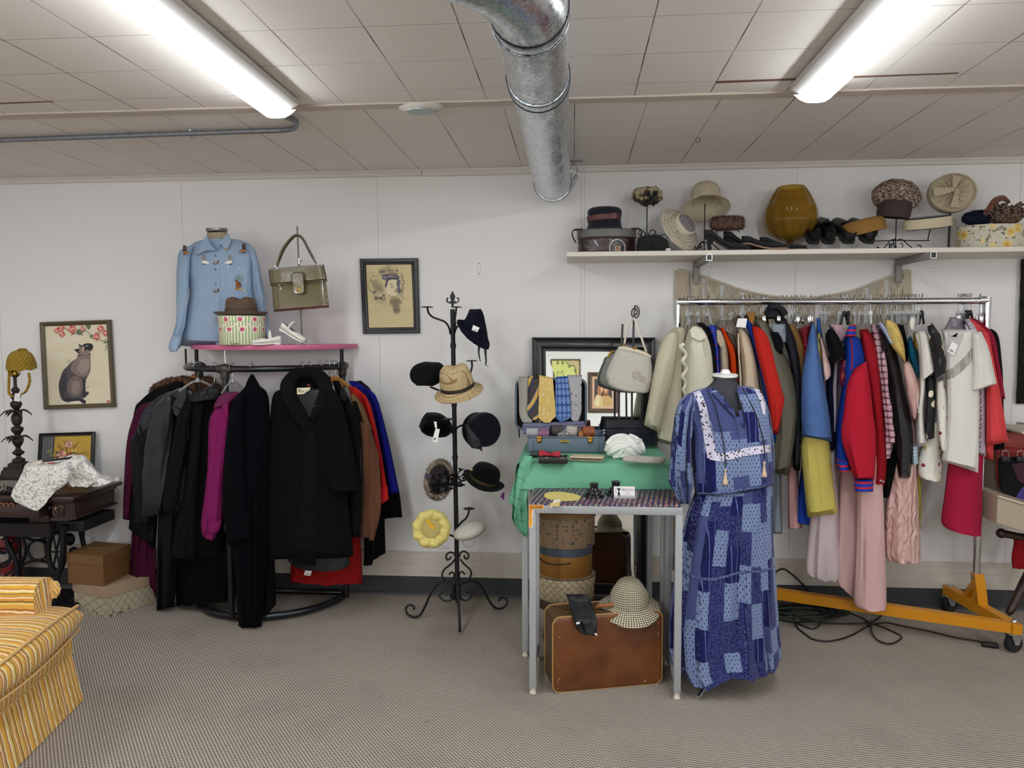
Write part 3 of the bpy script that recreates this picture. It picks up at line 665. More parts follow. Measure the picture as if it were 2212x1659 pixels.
p=W(1862,491,4.25);k=PX(4.25);r=thing('pillbox_hat','plain tan felt pillbox hat tilted over the dark shoes','hat',p,'hats on the wall shelf')
n=N('tan_felt');n. set(col=n. mix(n. noise(18),'9a7237','83602c'),rough=.95);n. bump(n. noise(260),.2);ax=V((-.24,-.02,1))
part('crown',lathe([(.001,15*k),(20*k,16*k),(38*k,14*k),(44*k,8*k),(46*k,0),(46*k,-12*k),(45*k,-14*k),(44*k,-12*k),(43*k,6*k),(.001,12*k)],p,ax,sq=(1,.85),n=48),n. m,r)
part('lining',lathe([(43.5*k,-12*k),(40*k,0),(.001,4*k)],p,ax,sq=(1,.85),n=32),mat('dark_brown_lining','2b2118',.9),r)
p=W(1936,424,4.26);r=thing('turban_hat','big brown and cream knitted turban hat with a plain brown band','hat',p,'hats on the wall shelf')
n=N('ruched_knit');v=n. map(n. co(),(1,1,2.6));f=n. noise(70,v,5);n. set(col=n. ramp(f,[(.38,'4a362e'),(.5,'7d665a'),(.6,'c9b7a3')]),rough=.9);n. bump(f,1.0,.014)
part('crown',ellip(p,(48*k,36*k,34*k),ax=(.12,0,1),n=40,m=24,amp=.007,sc=40),n. m,r)
part('band',lathe([(30*k,-18*k),(31*k,-14*k),(32*k,0),(31*k,14*k),(30*k,16*k)],W(1932,451,4.24),(.12,-.1,1),sq=(1.03,.9),n=36),mat('brown_band','3a2a2a',.8),r)
p=W(2004,481,4.24);r=thing('ring_hat','cream felt ring hat with black velvet inside and top','hat',p,'hats on the wall shelf');ax=V((-.1,-.16,1))
part('band',lathe([(44*k,-10*k),(47*k,-10*k),(48*k,-2*k),(47*k,8*k),(44*k,9*k),(43*k,0),(44*k,-10*k)],p,ax,sq=(1,.6),n=48),mat('cream_felt','cfc3a6',.9,nz=(40,.6,'b3a688')),r)
part('velvet',lathe([(43.5*k,-11*k),(41*k,-11.5*k),(42*k,0),(43*k,10*k),(38*k,12*k),(.001,11*k)],p,ax,sq=(1,.6),n=48),mat('black_velvet_band','0b0b0d',1.0,sheen=.2),r)
b=on(2049,4.22);k=PX(4.22);r=thing('hat_stand_rod','plain upright black hat stand holding a round cream hat','hat stand',b,'wire hat stands on the wall shelf')
part('rod',tube([b+V((0,0,.004)),W(2053,452,4.22)],.006,10),M_IRON,r);part('base',lathe([(.001,0),(.045,0),(.043,.004),(.001,.006)],b),M_IRON,r);part('knob',ellip(W(2052,476,4.21),(5*k,5*k,8*k),n=12,m=8),M_IRON,r)
p=W(2059,415,4.2);ax=V((-.12,-.93,.1));r=thing('disc_hat','round flat cream hat gathered to a knot at its middle, facing the room','hat',p,'hats on the wall shelf')
n=N('cream_linen_hat');n. set(col=n. mix(n. noise(30),'b9ad93','a3977c'),rough=.9);n. bump(n. noise(120),.3);M_CL=n. m
part('crown',lathe([(.001,-18*k),(42*k,-18*k),(45*k,-8*k),(45*k,-2*k),(44*k,2*k),(41*k,1*k),(40*k,-3*k),(20*k,-2*k),(.001,-1*k)],p,ax,n=48,sq=(1,.88)),M_CL,r)
gt=MB()
for a in range(0,360,24):d=V((cos(radians(a)),0,sin(radians(a))));tube([p+d*6*k+V((0,-1.5*k,0)),p+d*20*k+V((0,-2.5*k,0)),p+d*37*k+V((0,-.3*k,0))],[.0035,.005,.001],6,smooth=4,mb=gt)
part('gathers',gt,M_CL,r)
st_=MB()
for aa,bb in(((2062,408),(2017,416)),((2062,405),(2068,379)),((2066,420),(2062,448))):
 A,B=W(*aa,4.17),W(*bb,4.175);d=(B-A);e=V((-d. z,0,d. x)). normalized();prism([A-e*4*k,A+e*4*k,B+e*9*k,B-e*9*k],(0,.006,0),st_,bev=.001)
ellip(p+V((4*k,-5*k,0)),(6*k,5*k,9*k),mb=st_,n=14,m=8);part('knot',st_,M_CL,r)
c=on(2142,4.29);k=PX(4.29);hw=67*k;r=thing('hat_box','oval hat box papered with yellow roses at the end of the shelf','hat box',c)
n=N('rose_paper');v=n. map(n. co(),(1,1,1));vo=n. nd('ShaderNodeTexVoronoi',{'Vector':v,'Scale':15,'Randomness':.75});d=vo. outputs['Distance'];pt=n. nd('ShaderNodeTexVoronoi',{'Vector':v,'Scale':90}). outputs['Distance']
base=n. mix(n. ma('GREATER_THAN',n. noise(34,v,3),.6),'cfc8b6','8e8a74');lf=n. mix(n. ma('GREATER_THAN',n. noise(60,v,2),.66),base,'34402f')
rose=n. ramp(n. ma('ADD',d,n. ma('MULTIPLY',pt,.25)),[(.1,'b98a2e'),(.3,'d9b45a'),(.5,'e2cf92')]);n. set(col=n. mix(n. ma('LESS_THAN',n. ma('ADD',d,n. ma('MULTIPLY',n. noise(40,v,2),.22)),.5),lf,rose),rough=.6);M_ROSE=n. m
ov=lambda z0,z1,g=0:[(.001,z0),(hw-.006+g,z0),(hw-.003+g,z0+.003),(hw-.003+g,z1-.003),(hw-.006+g,z1),(.001,z1)]
za,zb=W(2142,494,4.16). z-ZS,W(2142,482,4.16). z-ZS
part('body',lathe(ov(0,za),c,sq=(1,.64),n=64,smooth=0),M_ROSE,r);part('lid',lathe(ov(za-.002,zb,.004),c,sq=(1,.64),n=64,smooth=0),M_ROSE,r)
p=W(2114,468,4.24);p. z=ZS+zb+15*k;r=thing('fur_hat','fluffy navy fur hat on the rose papered hat box','hat',p,'hats on the wall shelf')
c_=ellip(p,(31*k,22*k,15*k),n=28,m=16,amp=.006,sc=40);M_FURN=fur('navy_fur','070a16','1c2340',120);pc=part('pelt',c_,M_FURN,r);part('guard_hair',spikes(c_,900,.012,.001,9),M_FURN,pc)
p=W(2166,458,4.22);r=thing('feather_hat','brown pheasant feather hat with rolled velvet brim','hat',p,'hats on the wall shelf')
n=N('speckled_feather');v=n. vor(130,n. map(n. co(),(1,1,1.5)));n. set(col=n. ramp(v,[(.15,'b8a58c'),(.4,'5a4234'),(.7,'241812')]),rough=.8);n. bump(v,.6);M_FEA=n. m
bz=ZS+zb;c_=ellip(p+V((0,0,(bz+19*k)-p. z)),(39*k,26*k,19*k),ax=(.1,0,1),n=30,m=18,amp=.01,sc=30);part('crown',c_,M_FEA,r)
fb=MB();rnd=random. Random(3)
for i in range(26):
 a=rnd. uniform(-.3,3.4);q0=V((p. x,p. y-.03,bz+19*k))+V((cos(a)*rnd. uniform(15,38)*k,-rnd. uniform(5,22)*k,sin(a)*rnd. uniform(-6,17)*k));ellip(q0,(4*k,1.5*k,11*k),ax=(cos(a)+.4,-.4,sin(a)-.2),n=8,m=6,mb=fb)
part('feathers',fb,M_FEA,r)
part('velvet_roll',tube([W(2128,463,4.16),W(2140,447,4.16),W(2150,434,4.18),W(2166,428,4.2),W(2180,437,4.22)],[.012,.016,.018,.015,.008],12,smooth=4),mat('rust_velvet','6b3f30',.9,sheen=.2),r)
r=thing('macrame_hanging','long cream macrame wall hanging swagged on the wall behind the garment rack','wall hanging',W(1700,660,4.46))
M_ROPE=mat('cotton_rope','cfc3ae',.95,nz=(200,.6,'ab9d86'),bp=(400,.5))
Ym=4.462;cd=[tuple(p)for p in((1466,582),(1500,590),(1550,608),(1610,628),(1680,641),(1760,642),(1840,628),(1900,606),(1962,583))]
top=[V((a,b,0))for a,b in cd];tp=lambda t:cat(top,t)
kn=MB();tube([W(tp(i/60). x,tp(i/60). y,Ym)for i in range(61)],.006,8,mb=kn);part('header_cord',kn,M_ROPE,r)
N_=11
for i in range(N_):
 t0,t1=i/N_+.012,(i+1)/N_-.012;m=MB();n_=9;side=abs(i-(N_-1)/2)/((N_-1)/2);D=58+34*side
 A=[tp(t0+(t1-t0)*j/(n_-1))for j in range(n_)]
 for j in range(n_):
  f=j/(n_-1);e=1-abs(2*f-1)
  tube([W(A[j]. x,A[j]. y,Ym),W(A[j]. x,A[j]. y+D*.35,Ym-.003),W(A[j]. x,A[j]. y+D*(.62+.0*e),Ym),W(A[j]. x,A[j]. y+D*(.98),Ym)],.0036,6,mb=m)
 for rw in range(3):
  for s in(0,1):
   P=[tp(t0+(t1-t0)*(q if s else 1-q))+V((0,8+rw*6+q*D*.62,0))for q in(0,.33,.66,1)]
   tube([W(a. x,a. y,Ym-.006)for a in P],.004,6,smooth=3,mb=m)
 part('knotted_panel',m,M_ROPE,r)
fr=MB()
for i in range(110):
 t=(i+.5)/110;p0=tp(t);s=abs(t-.5)*2;y0=p0 . y+62+30*s;tube([W(p0 . x,y0,Ym-.004),W(p0 . x+1.5,y0+24,Ym-.004),W(p0 . x+3*sin(i*1.7),y0+44+4*sin(i),Ym-.003)],.0032,5,mb=fr)
part('fringe',fr,M_ROPE,r,stuff=True)
for s,x0 in((0,1466),(1,1960)):
 tl=MB()
 for j in range(7):tube([W(x0+(j-3)*2.2,584,Ym),W(x0+(j-3)*2.6,640,Ym-.003),W(x0+(j-3)*2.6,690+6*sin(j),Ym-.002)],.0036,6,smooth=3,mb=tl)
 part('tassel',tl,M_ROPE,r)
def framed(name,label,cat_,C,prof,fmat,group=None,inset=0,th=.02,tilt=None,nrm=V((0,-1,0))):

 C=[V(c)for c in C];U=((C[1]-C[0])+(C[2]-C[3])). normalized();Vv=((C[0]-C[3])+(C[1]-C[2])). normalized();n_=U. cross(Vv)
 n_=n_ if n_. dot(nrm)>0 else-n_
 dg=[U-Vv,-U-Vv,-U+Vv,U+Vv];m=MB();k=len(prof)
 vs=[C[i]+dg[i]*a+n_*h for i in range(4)for a,h in prof]
 fs=[[i*k+j,i*k+j+1,((i+1)%4)*k+j+1,((i+1)%4)*k+j]for i in range(4)for j in range(k-1)]
 m. add(vs,fs)
 r=thing(name,label,cat_,(C[2]+C[3])/2,group);part('frame',m,fmat,r,ang=30)
 I=[C[i]+dg[i]*(prof[-1][0]-.001)+n_*(prof[-1][1]+.001)for i in range(4)]
 bk=MB(). add([c+dg[i]*.004+n_*.001 for i,c in enumerate(C)],[[0,1,2,3]]);part('backing',bk,mat(name+'_backing','6b5c48',.9),r,smooth=False)
 return r,I,n_
def art_on(I,n_,paper):

 q=Canvas(I[3],I[2]-I[3],I[0]-I[3],n_);q. poly([(0,0),(1,0),(1,1),(0,1)],paper);return q
wd_prof=lambda w,h:[(0,0),(0,h*.7),(w*.12,h*.95),(w*.35,h),(w*.7,h*.75),(w*.88,h*.6),(w,h*.5),(w,h*.2)]
n=N('olive_wood_frame');n. set(col=n. mix(n. noise(14,n. map(n. co(),(1,1,6)),5),'6a5d44','483f2e'),rough=.4);M_OLIVE=n. m
C=[W(a,b,4.47)for a,b in((89.5,696),(241,690.5),(251.5,879),(98.5,884.5))]
r,I,nn=framed('cat_picture','framed print of a seated Siamese cat looking up at red flowers','picture',C,wd_prof(.027,.024),M_OLIVE)
q=art_on(I,nn,'e9dfc2')
def cp(x,y):v=1-(y-345)/945;return((x-545-48*(1-v))/729,v)
def P_(l):return[cp(a,b)for a,b in l]
asp=(I[0]-I[3]). length/(I[2]-I[3]). length
for x,y,rx,ry,c in((700,700,90,40,'ece4cb'),(1000,1050,260,50,'e6dbba'),(800,500,200,60,'ebe2c8')):u,v=cp(x,y);q. ell(u,v,rx/729,ry/945,c)
q. poly(P_([(735,1225),(760,1262),(880,1268),(985,1262),(950,1245),(780,1240)]),'f3eede',3)
body=[(950,690),(925,705),(915,740),(850,785),(800,840),(760,880),(728,960),(708,1060),(722,1160),(745,1225),(800,1258),(880,1252),(950,1242),(985,1270),(1000,1285),(1024,1280),(1020,1248),(985,1225),(1012,1215),(1022,1185),(1050,1180),(1060,1155),(1040,1140),(1020,1150),(1016,1080),(1026,1000),(1050,950),(1070,900),(1076,820),(1066,750),(1068,690)]
q. poly(P_(body),'585356',3)
for pl,c in(([(930,720),(1060,700),(1072,830),(1040,950),(960,960),(860,900),(850,820)],'8c7c76'),([(960,760),(1050,760),(1060,850),(1000,930),(920,880)],'a3928a'),([(840,980),(920,950),(980,1010),(985,1100),(950,1180),(860,1190),(810,1120),(812,1040)],'7b6d6a'),([(870,1020),(930,1010),(955,1080),(920,1160),(860,1130)],'96867d'),([(720,1000),(790,900),(800,1080),(760,1200),(725,1150)],'47444a'),([(740,1215),(880,1215),(980,1225),(1022,1260),(1015,1285),(985,1280),(940,1250),(800,1258)],'34343c'),([(980,1010),(1020,1000),(1018,1090),(1030,1160),(1055,1165),(1010,1215),(985,1190),(990,1090)],'32333b')):q. poly(P_(pl),c,3)
for i in range(46):
 a,b=760+(i*37%290),740+(i*53%430);u,v=cp(a,b)
 if 0<(a-700)*.9-(b-1000)*-.4:q. line([(u,v),(u+.018,v+.012),(u+.03,v+.002)],.004,('6c605e','a8988f','4b484d')[i%3],3,asp,True)
q. poly(P_([(930,690),(925,660),(885,638),(935,625),(955,610),(938,565),(965,590),(985,592),(1010,572),(1070,571),(1098,588),(1105,612),(1096,648),(1070,668),(1066,690),(1040,705),(990,705)]),'8f8078')
q. poly(P_([(885,640),(925,632),(955,650),(960,672),(940,684)]),'2c2c33');q. poly(P_([(938,566),(964,590),(975,606),(950,614)]),'2f2f36')
q. poly(P_([(958,606),(1010,574),(1070,572),(1098,590),(1104,615),(1094,645),(1066,660),(1030,640),(1012,668),(1004,640),(1015,605),(985,600)]),'2b2b31',2)
q. poly(P_([(975,625),(1000,612),(1005,660),(985,672)]),'c9a489');q. poly(P_([(1020,606),(1032,592),(1050,596),(1040,606)]),'b9d0dd');q. ell(*cp(948,662),.01,.006,'d8c9c0')
for a in((1080,670,1140,720),(1075,690,1120,760),(1000,570,985,540),(1020,570,1040,545)):q. line([cp(a[0],a[1]),cp(a[2],a[3])],.003,'cfc6b4',2,asp)
for l in([(960,345),(1010,410),(1060,455),(1085,510),(1160,530),(1220,550),(1260,535)],[(780,380),(880,450),(960,440),(1010,425)],[(1150,470),(1190,430),(1210,405)],[(1280,590),(1245,620),(1262,640),(1240,665)]):q. line([cp(*p)for p in l],.008,'6d6e52',5,asp)
for l in([(1010,350),(1075,345),(1070,385),(1050,412),(1030,385)],[(905,425),(945,395),(990,470),(930,465)],[(845,475),(870,440),(900,440)],[(1060,490),(1095,465),(1110,490),(1075,505)],[(1215,580),(1250,555),(1280,555),(1270,575)],[(700,400),(740,370),(765,395),(735,415)]):q. poly(P_(l),'6a7562')
CORAL=('cf4e50','dd6a63','e88d80','c44548')
for x,y,R_ in((865,395,58),(735,375,48),(985,400,34),(1145,495,50),(1190,405,44),(1245,460,40),(750,450,40),(690,405,34)):
 for k in range(6):
  a=k*1.047+x;u,v=cp(max(590,min(1268,x+cos(a)*R_*.5)),max(357,y+sin(a)*R_*.5));q. ell(u,v,R_*.42/729,R_*.3/945,CORAL[k%3],12,a)
 for k in range(5):a=k*1.25;q. line([cp(x,y),cp(max(590,min(1268,x+cos(a)*R_*.6)),max(360,y+sin(a)*R_*.6))],.006,'f2dcc6',1,asp)
q. poly(P_([(1280,1255),(1307,1255),(1308,1280),(1282,1280)]),'c9594e')
part('print',q. mb,INK,r,smooth=False)
M_BLACKF=mat('black_lacquer_frame','15151a',.35,nz=(8,.6,'26262e'))
C=[W(a,b,4.47)for a,b in((778,559.5),(903.5,558),(907.5,719.5),(785.5,721))]
r,I,nn=framed('drawing_picture','pen drawing of a woman in a big ribboned hat, in a chipped black frame','picture',C,[(0,0),(0,.014),(.004,.018),(.02,.018),(.024,.013),(.03,.011),(.033,.012),(.036,.008),(.036,.004)],M_BLACKF)
q=art_on(I,nn,'d9c99b');asp=(I[0]-I[3]). length/(I[2]-I[3]). length
for k in range(9):q. line([(0,.06+k*.1+.01*sin(k)),(.5,.07+k*.1),(1,.05+k*.1)],.012,('d3c190','dfd1a8')[k%2],3,asp)
def cp(x,y):return((x-20)/1245*(.97)+.01,1-(y-30)/1700)
INKC='45414d'
q. poly([cp(*p)for p in((590,560),(640,480),(740,455),(840,470),(865,560),(855,640),(880,680),(850,710),(850,760),(870,800),(845,870),(760,890),(640,860),(560,780),(560,650))],'e6dab4',3)
def ln(l,w=.006,c=INKC,t=True):q. line([cp(*p)for p in l],w,c,5,asp,t)
for pl,c in(([(430,310),(560,290),(760,260),(900,320),(940,400),(880,450),(760,440),(640,460),(590,560),(550,660),(520,600),(560,450),(470,440)],'5a5560'),([(870,470),(930,430),(960,520),(930,640),(980,740),(900,840),(860,700),(880,640),(850,560)],'6d6a76'),([(440,330),(560,340),(560,440),(480,430)],'7b7680')):q. poly([cp(*p)for p in pl],c,3)
ln([(520,390),(700,360),(900,380)],.03,'a8a0a0');ln([(600,320),(740,300),(860,330)],.02,'b5ad9f')
for i in range(10):ln([(120+i*36,400+i*14),(170+i*34,560+i*20),(240+i*26,800-i*8)],.007)
for i in range(10):ln([(90+i*12,500+i*32),(260+i*18,440+i*40),(430+i*10,400+i*42)],.007)
ln([(120,390),(180,330),(260,350),(400,320)],.01);ln([(70,520),(60,600),(110,740),(220,850),(330,860)],.012);ln([(70,520),(110,450),(130,390)],.012)
for i in range(8):ln([(390+i*22,300-i*3),(400+i*22,230),(395+i*24,150+12*sin(i))],.01)
for i in range(9):ln([(590+i*26,270),(600+i*24,190),(640+i*14,90+i*14)],.008)
ln([(380,300),(380,180),(460,130),(560,130),(640,60),(720,110),(830,130),(910,200),(900,270)],.008);ln([(850,250),(900,220),(880,190),(850,210),(860,270),(910,280)],.016)
for i in range(12):a=300+i*48;ln([(940+30*sin(i*2),a),(1000+50*sin(i),a+20),(1060-20*abs(sin(i)),a+30*sin(i*3)),(1030-abs(i-5)*9,a+50)],.006)
ln([(930,260),(1020,300),(1000,380),(1080,500),(1040,600),(990,740),(1000,800),(960,860)],.008)
for i in range(14):ln([(200+(i*67%320),860+(i*41%120)),(240+(i*67%320),900+(i*41%110)),(210+(i*67%320),950+(i*31%60))],.009)
for x,y in((250,920),(400,930),(220,770),(480,860)):q. ell(*cp(x,y),.03,.018,'6a6570')
ln([(640,575),(700,560),(760,575)],.01);ln([(675,625),(720,645),(770,610)],.018);ln([(830,570),(860,565)],.008);ln([(840,620),(865,600)],.01);ln([(830,650),(810,690),(850,700),(870,690)],.006);ln([(770,755),(820,735),(850,745),(830,775),(790,770)],.014,'6a4b4e');ln([(560,790),(640,865),(760,895),(850,870),(866,800)],.007)
for i in range(10):ln([(690+i*22,900),(650+i*34,1050),(630+i*38,1220-abs(i-4)*20)],.01)
for i in range(7):ln([(760+i*24,1100),(750+i*28,1260),(760+i*26,1400-i*8)],.009)
for i in range(9):ln([(640+i*6,960+i*40),(800,980+i*42),(950-i*8,950+i*45)],.006)
ln([(870,880),(1000,900),(1030,950),(950,1070)],.009);ln([(250,1010),(420,1090),(580,1190)],.006);ln([(280,960),(480,1070),(600,1130)],.005);ln([(330,900),(480,980),(600,1040)],.006);ln([(990,1270),(1020,1290),(1050,1280)],.005)
part('drawing',q. mb,INK,r,smooth=False)
n=N('dark_walnut');v=n. map(n. co(),(.6,6,8));n. set(col=n. mix(n. noise(9,v,6),'46302a','231715'),rough=.38,coat=.15);n. bump(n. noise(30,v,4),.2,.002);M_WALN=n. m
M_CAST=mat('cast_iron','15151a',.5,.4,bp=(90,.35))
ZT=.697;xr=-2.795;yf=3.945;yb=4.41
r=thing('sewing_table','antique dark wooden treadle sewing table on black cast iron legs','table',(-3.4,4.2,0))
part('top',box(((xr-4.2)/2,(yf+yb)/2,ZT-.012),(xr+4.2,yb-yf,.024),.006),M_WALN,r)
part('moulding',box(((xr-.03-4.2)/2,(yf+.02+yb)/2,ZT-.034),(xr-.03+4.2,yb-yf-.04,.02),.006),M_WALN,r)
xa,xb=W(112,1100,3.975). x,xr-.045
zt_,zb_=ZT-.045,W(135,1120,3.975). z
part('drawer_case',prism([(xa,4.39,zb_),(xb,4.39,zb_),(xb,4.02,zb_),(xb-.03,3.98,zb_),(xa,3.98,zb_)],(0,0,zt_-zb_)),M_WALN,r,ang=20)
m=MB();box((xb+.003,4.205,(zt_+zb_)/2),(.006,.34,(zt_-zb_)*.72),.003,mb=m);part('side_panel',m,M_WALN,r)
part('base_moulding',prism([(xa-.006,4.4,zb_-.012),(xb+.012,4.4,zb_-.012),(xb+.012,4.01,zb_-.012),(xb-.022,3.968,zb_-.012),(xa-.006,3.968,zb_-.012)],(0,0,.014)),M_WALN,r,ang=20)
dr_=part('drawer',box(((xa+xb-.03)/2,3.976,(zt_+zb_)/2+.003),(xb-.03-xa-.012,.014,zt_-zb_-.02),.003),M_WALN,r)
m=MB();cx=(xa+xb-.03)/2-.004;cz=(zt_+zb_)/2
tube([(cx-.038,3.966,cz+.012),(cx-.045,3.965,cz+.024),(cx-.03,3.965,cz+.026),(cx-.018,3.965,cz+.018),(cx,3.964,cz+.024),(cx+.02,3.965,cz+.018),(cx+.034,3.965,cz+.026),(cx+.045,3.965,cz+.02),(cx+.042,3.966,cz+.008)],.0032,6,smooth=4,mb=m)
part('carving',m,M_WALN,dr_)
m=MB();ellip((cx,3.96,cz+.018),(.013,.012,.012),n=12,m=8,amp=.004,sc=90,mb=m)
tube([(cx+.014*sin(a),3.953,cz-.004-.014*cos(a))for a in[i*pi/10 for i in range(20)]],.0022,6,closed=True,mb=m);part('ring_pull',m,mat('old_bronze','8a7660',.35,.9),dr_)
part('apron',box(((-4.2+xa-.06)/2,4.1,ZT-.085),(xa-.06+4.2,.3,.08),.004),M_WALN,r)
m=MB();p=W(8,1093,3.94)
for i in range(3):tube([(p. x+i*.03-.03,3.946,p. z),(p. x+i*.03-.02,3.942,p. z+.016),(p. x+i*.03-.006,3.942,p. z+.012),(p. x+i*.03,3.944,p. z-.006)],.005,6,smooth=4,mb=m)
part('apron_carving',m,mat('worn_carving','7d4a34',.5),r)
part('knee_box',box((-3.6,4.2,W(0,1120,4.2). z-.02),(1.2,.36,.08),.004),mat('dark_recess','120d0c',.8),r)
for x0,x1,y0,y1 in((67,95,1093,1150),(91,113,1093,1156)):a,b=W(x0,y0,4.08),W(x1,y1,4.08);part('support_block',box(((a. x+b. x)/2,4.1,(a. z+b. z)/2),(b. x-a. x,.09,a. z-b. z),.004),M_WALN,r)
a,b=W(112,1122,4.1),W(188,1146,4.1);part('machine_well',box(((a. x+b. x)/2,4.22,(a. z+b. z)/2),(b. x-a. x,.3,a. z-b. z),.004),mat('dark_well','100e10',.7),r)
def iron(pts,Y,rr=.009,flat=1.0):return tube([W(a,b,Y)for a,b in pts],rr,8,smooth=5,flat=flat)
part('leg',iron([(141,1135),(136,1160),(136,1190),(131,1220),(125,1250),(120,1290),(117,1322)],4.02,[.022,.016,.015,.013,.012,.011,.016]),M_CAST,r)
part('leg',iron([(176,1140),(178,1165),(186,1195),(192,1225),(186,1255),(170,1272)],4.3,[.02,.014,.013,.012,.012,.014]),M_CAST,r)
part('leg',iron([(12,1140),(14,1165),(22,1185),(33,1210),(40,1245),(44,1275)],4.2,[.016,.012,.018,.014,.012,.012]),M_CAST,r)
part('foot_bar',iron([(118,1318),(130,1306),(150,1300),(172,1288)],4.1,.011),M_CAST,r)
for pts in([(40,1136),(55,1160),(80,1167),(110,1157)],[(30,1136),(50,1165),(55,1195),(40,1230),(15,1255),(-10,1275)],[(0,1252),(28,1232),(70,1212),(105,1216),(120,1230)],[(-10,1185),(10,1195),(28,1170),(46,1163)],[(0,1220),(20,1210),(38,1190),(44,1175)],[(92,1136),(97,1165),(101,1200),(108,1225)]):
 part('scroll_brace',iron(pts,4.22,.009,.8),M_CAST,r)
part('ring_brace',tube([W(82+22*cos(a),1189+21*sin(a),4.2)for a in[i*pi/14 for i in range(28)]],.0075,8,closed=True),M_CAST,r)
part('ring_brace',tube([W(3+19*cos(a),1205+20*sin(a),4.2)for a in[i*pi/14 for i in range(28)]],.0075,8,closed=True),M_CAST,r)
wh=MB();tube([W(122+17*cos(a),1192+46*sin(a),4.14)+V((0,.12*sin(a+1.2)*0,0))for a in[i*pi/18 for i in range(36)]],.014,10,closed=True,mb=wh)
for a in(0,1.05,2.1):tube([W(122+16*cos(a),1192+44*sin(a),4.14),W(122-16*cos(a),1192-44*sin(a),4.14)],.006,6,mb=wh)
part('belt_wheel',wh,M_CAST,r)
for(a,b)in(((150,1165),(170,1180)),((160,1195),(178,1200))):part('casting',box(W((a[0]if 0 else a),b,4.26)if 0 else W((a+b)/2 if 0 else a,b,4.26),(.05,.03,.05),.01)if 0 else ellip(W(a[0]if 0 else(a[0]if isinstance(a,tuple)else a),(a[1]if isinstance(a,tuple)else 0),4.26),(.035,.02,.04),n=12,m=8),M_CAST,r)
g=MB();c0=F(128,1296,.04)
for i in range(9):box((c0 . x,c0 . y-.14+i*.035,.045),(.3,.008,.01),mb=g);box((c0 . x-.14+i*.035,c0 . y,.045),(.008,.3,.01),mb=g)
for s in(-1,1):box((c0 . x,c0 . y+s*.155,.045),(.33,.014,.02),.003,mb=g);box((c0 . x+s*.16,c0 . y,.045),(.014,.32,.02),.003,mb=g)
part('treadle',g,M_CAST,r)
c=F(30,1285);c. y=4.36;c. x=W(26,1230,4.36). x;r=thing('fire_extinguisher','red fire extinguisher standing behind the ironwork of the sewing table','fire extinguisher',(c. x,c. y,0))
C0=V((c. x,c. y,.001));M_RED=mat('fire_red','8e1a1c',.35,coat=.4)
part('cylinder',lathe([(.001,0),(.056,0),(.06,.006),(.06,.3),(.05,.335),(.026,.352),(.02,.37),(.001,.37)],C0,n=32),M_RED,r)
part('valve',MB(). join(lathe([(.014,.37),(.014,.4),(.001,.4)],C0,n=16)). join(box(C0+V((.02,0,.412)),(.09,.016,.014),.003)). join(box(C0+V((.02,0,.388)),(.08,.014,.008),.002)),M_CAST,r)
part('label',lathe([(.0605,.1),(.0605,.26)],C0,n=40,smooth=0),mat('paper_label','c9c4bd',.6,nz=(25,.5,'8f8a86')),r)
part('hose',tube([C0+V((.02,-.02,.4)),C0+V((.075,-.03,.36)),C0+V((.08,-.03,.2)),C0+V((.07,-.03,.08))],.009,8,smooth=5),M_CAST,r)
def at(px,py,Y):return W(px,py,Y)
c=W(42,1028,4.2);c. z=ZT+.0005;k=PX(4.2);zy=lambda y:W(42,y,4.2). z-c. z
r=thing('table_lamp','tall ornate bronze lamp base with leaf collars, without a shade','lamp',c)
n=N('aged_bronze');n. set(col=n. mix(n. noise(24,det=5),'4a3f37','1f1a18'),rough=.5,metal=.5);n. bump(n. noise(70,det=4),.5,.004);M_BRZ=n. m
st=MB()
for y0,y1,w0,w1 in((1033,1027,34,34),(1027,1018,31,27),(1018,1013,28,26),(1013,1007,24,24),(1007,1001,17,17),(1001,997,17,12)):
 z0,z1=max(0,zy(y0)),zy(y1);a,b=w0*k,w1*k;vs=[V((c. x+s*w,c. y+t*w*.8,c. z+z))for z,w in((z0,a),(z1,b))for s,t in((-1,-1),(1,-1),(1,1),(-1,1))]
 st. add(vs,[[0,1,5,4],[1,2,6,5],[2,3,7,6],[3,0,4,7],[4,5,6,7],[3,2,1,0]])
part('stepped_base',st,M_BRZ,r,ang=20)
pf=[(12,998),(13,992),(6,988),(5,984),(11,980),(12,976),(7,972),(5,966),(10,958),(12,950),(9,944),(6,939),(12,930),(12,924),(6,920),(9,915),(11,908),(11,900),(7,892),(5,886),(9,880),(12,874),(10,868),(6,864),(10,859),(9,852),(6,848),(9,843),(5,837),(3.5,833),(3.5,814),(3,812)]
part('baluster',lathe([(a*k,zy(y))for a,y in pf],c,n=28,smooth=1,m=120),M_BRZ,r)
for yy,ln_ in((944,27),(888,27)):
 for i in range(7):
  a=i*2*pi/7+.3;d=V((cos(a),sin(a),0));e=V((-d. y,d. x,0));z0=zy(yy)
  def lf(u,v):w=sin(pi*min(1,v*.9+.1))*6*k*(1 if v<.95 else.3);return c+d*(5*k+ln_*k*v)+e*(u*2-1)*w+V((0,0,z0+6*k*sin(pi*v*.9)-10*k*v*v-2*k*abs(u*2-1)))
  part('leaf',solid(grid(lf,4,8),V((0,0,-.003))),M_BRZ,r)
b=MB();lathe([(.001,zy(814)),(7*k,zy(812)),(8*k,zy(806)),(7*k,zy(800)),(6*k,zy(796)),(6.5*k,zy(788)),(.001,zy(786))],c,n=20,mb=b);ellip(c+V((0,-8*k,zy(804))),(3*k,4*k,3*k),n=10,m=6,mb=b)
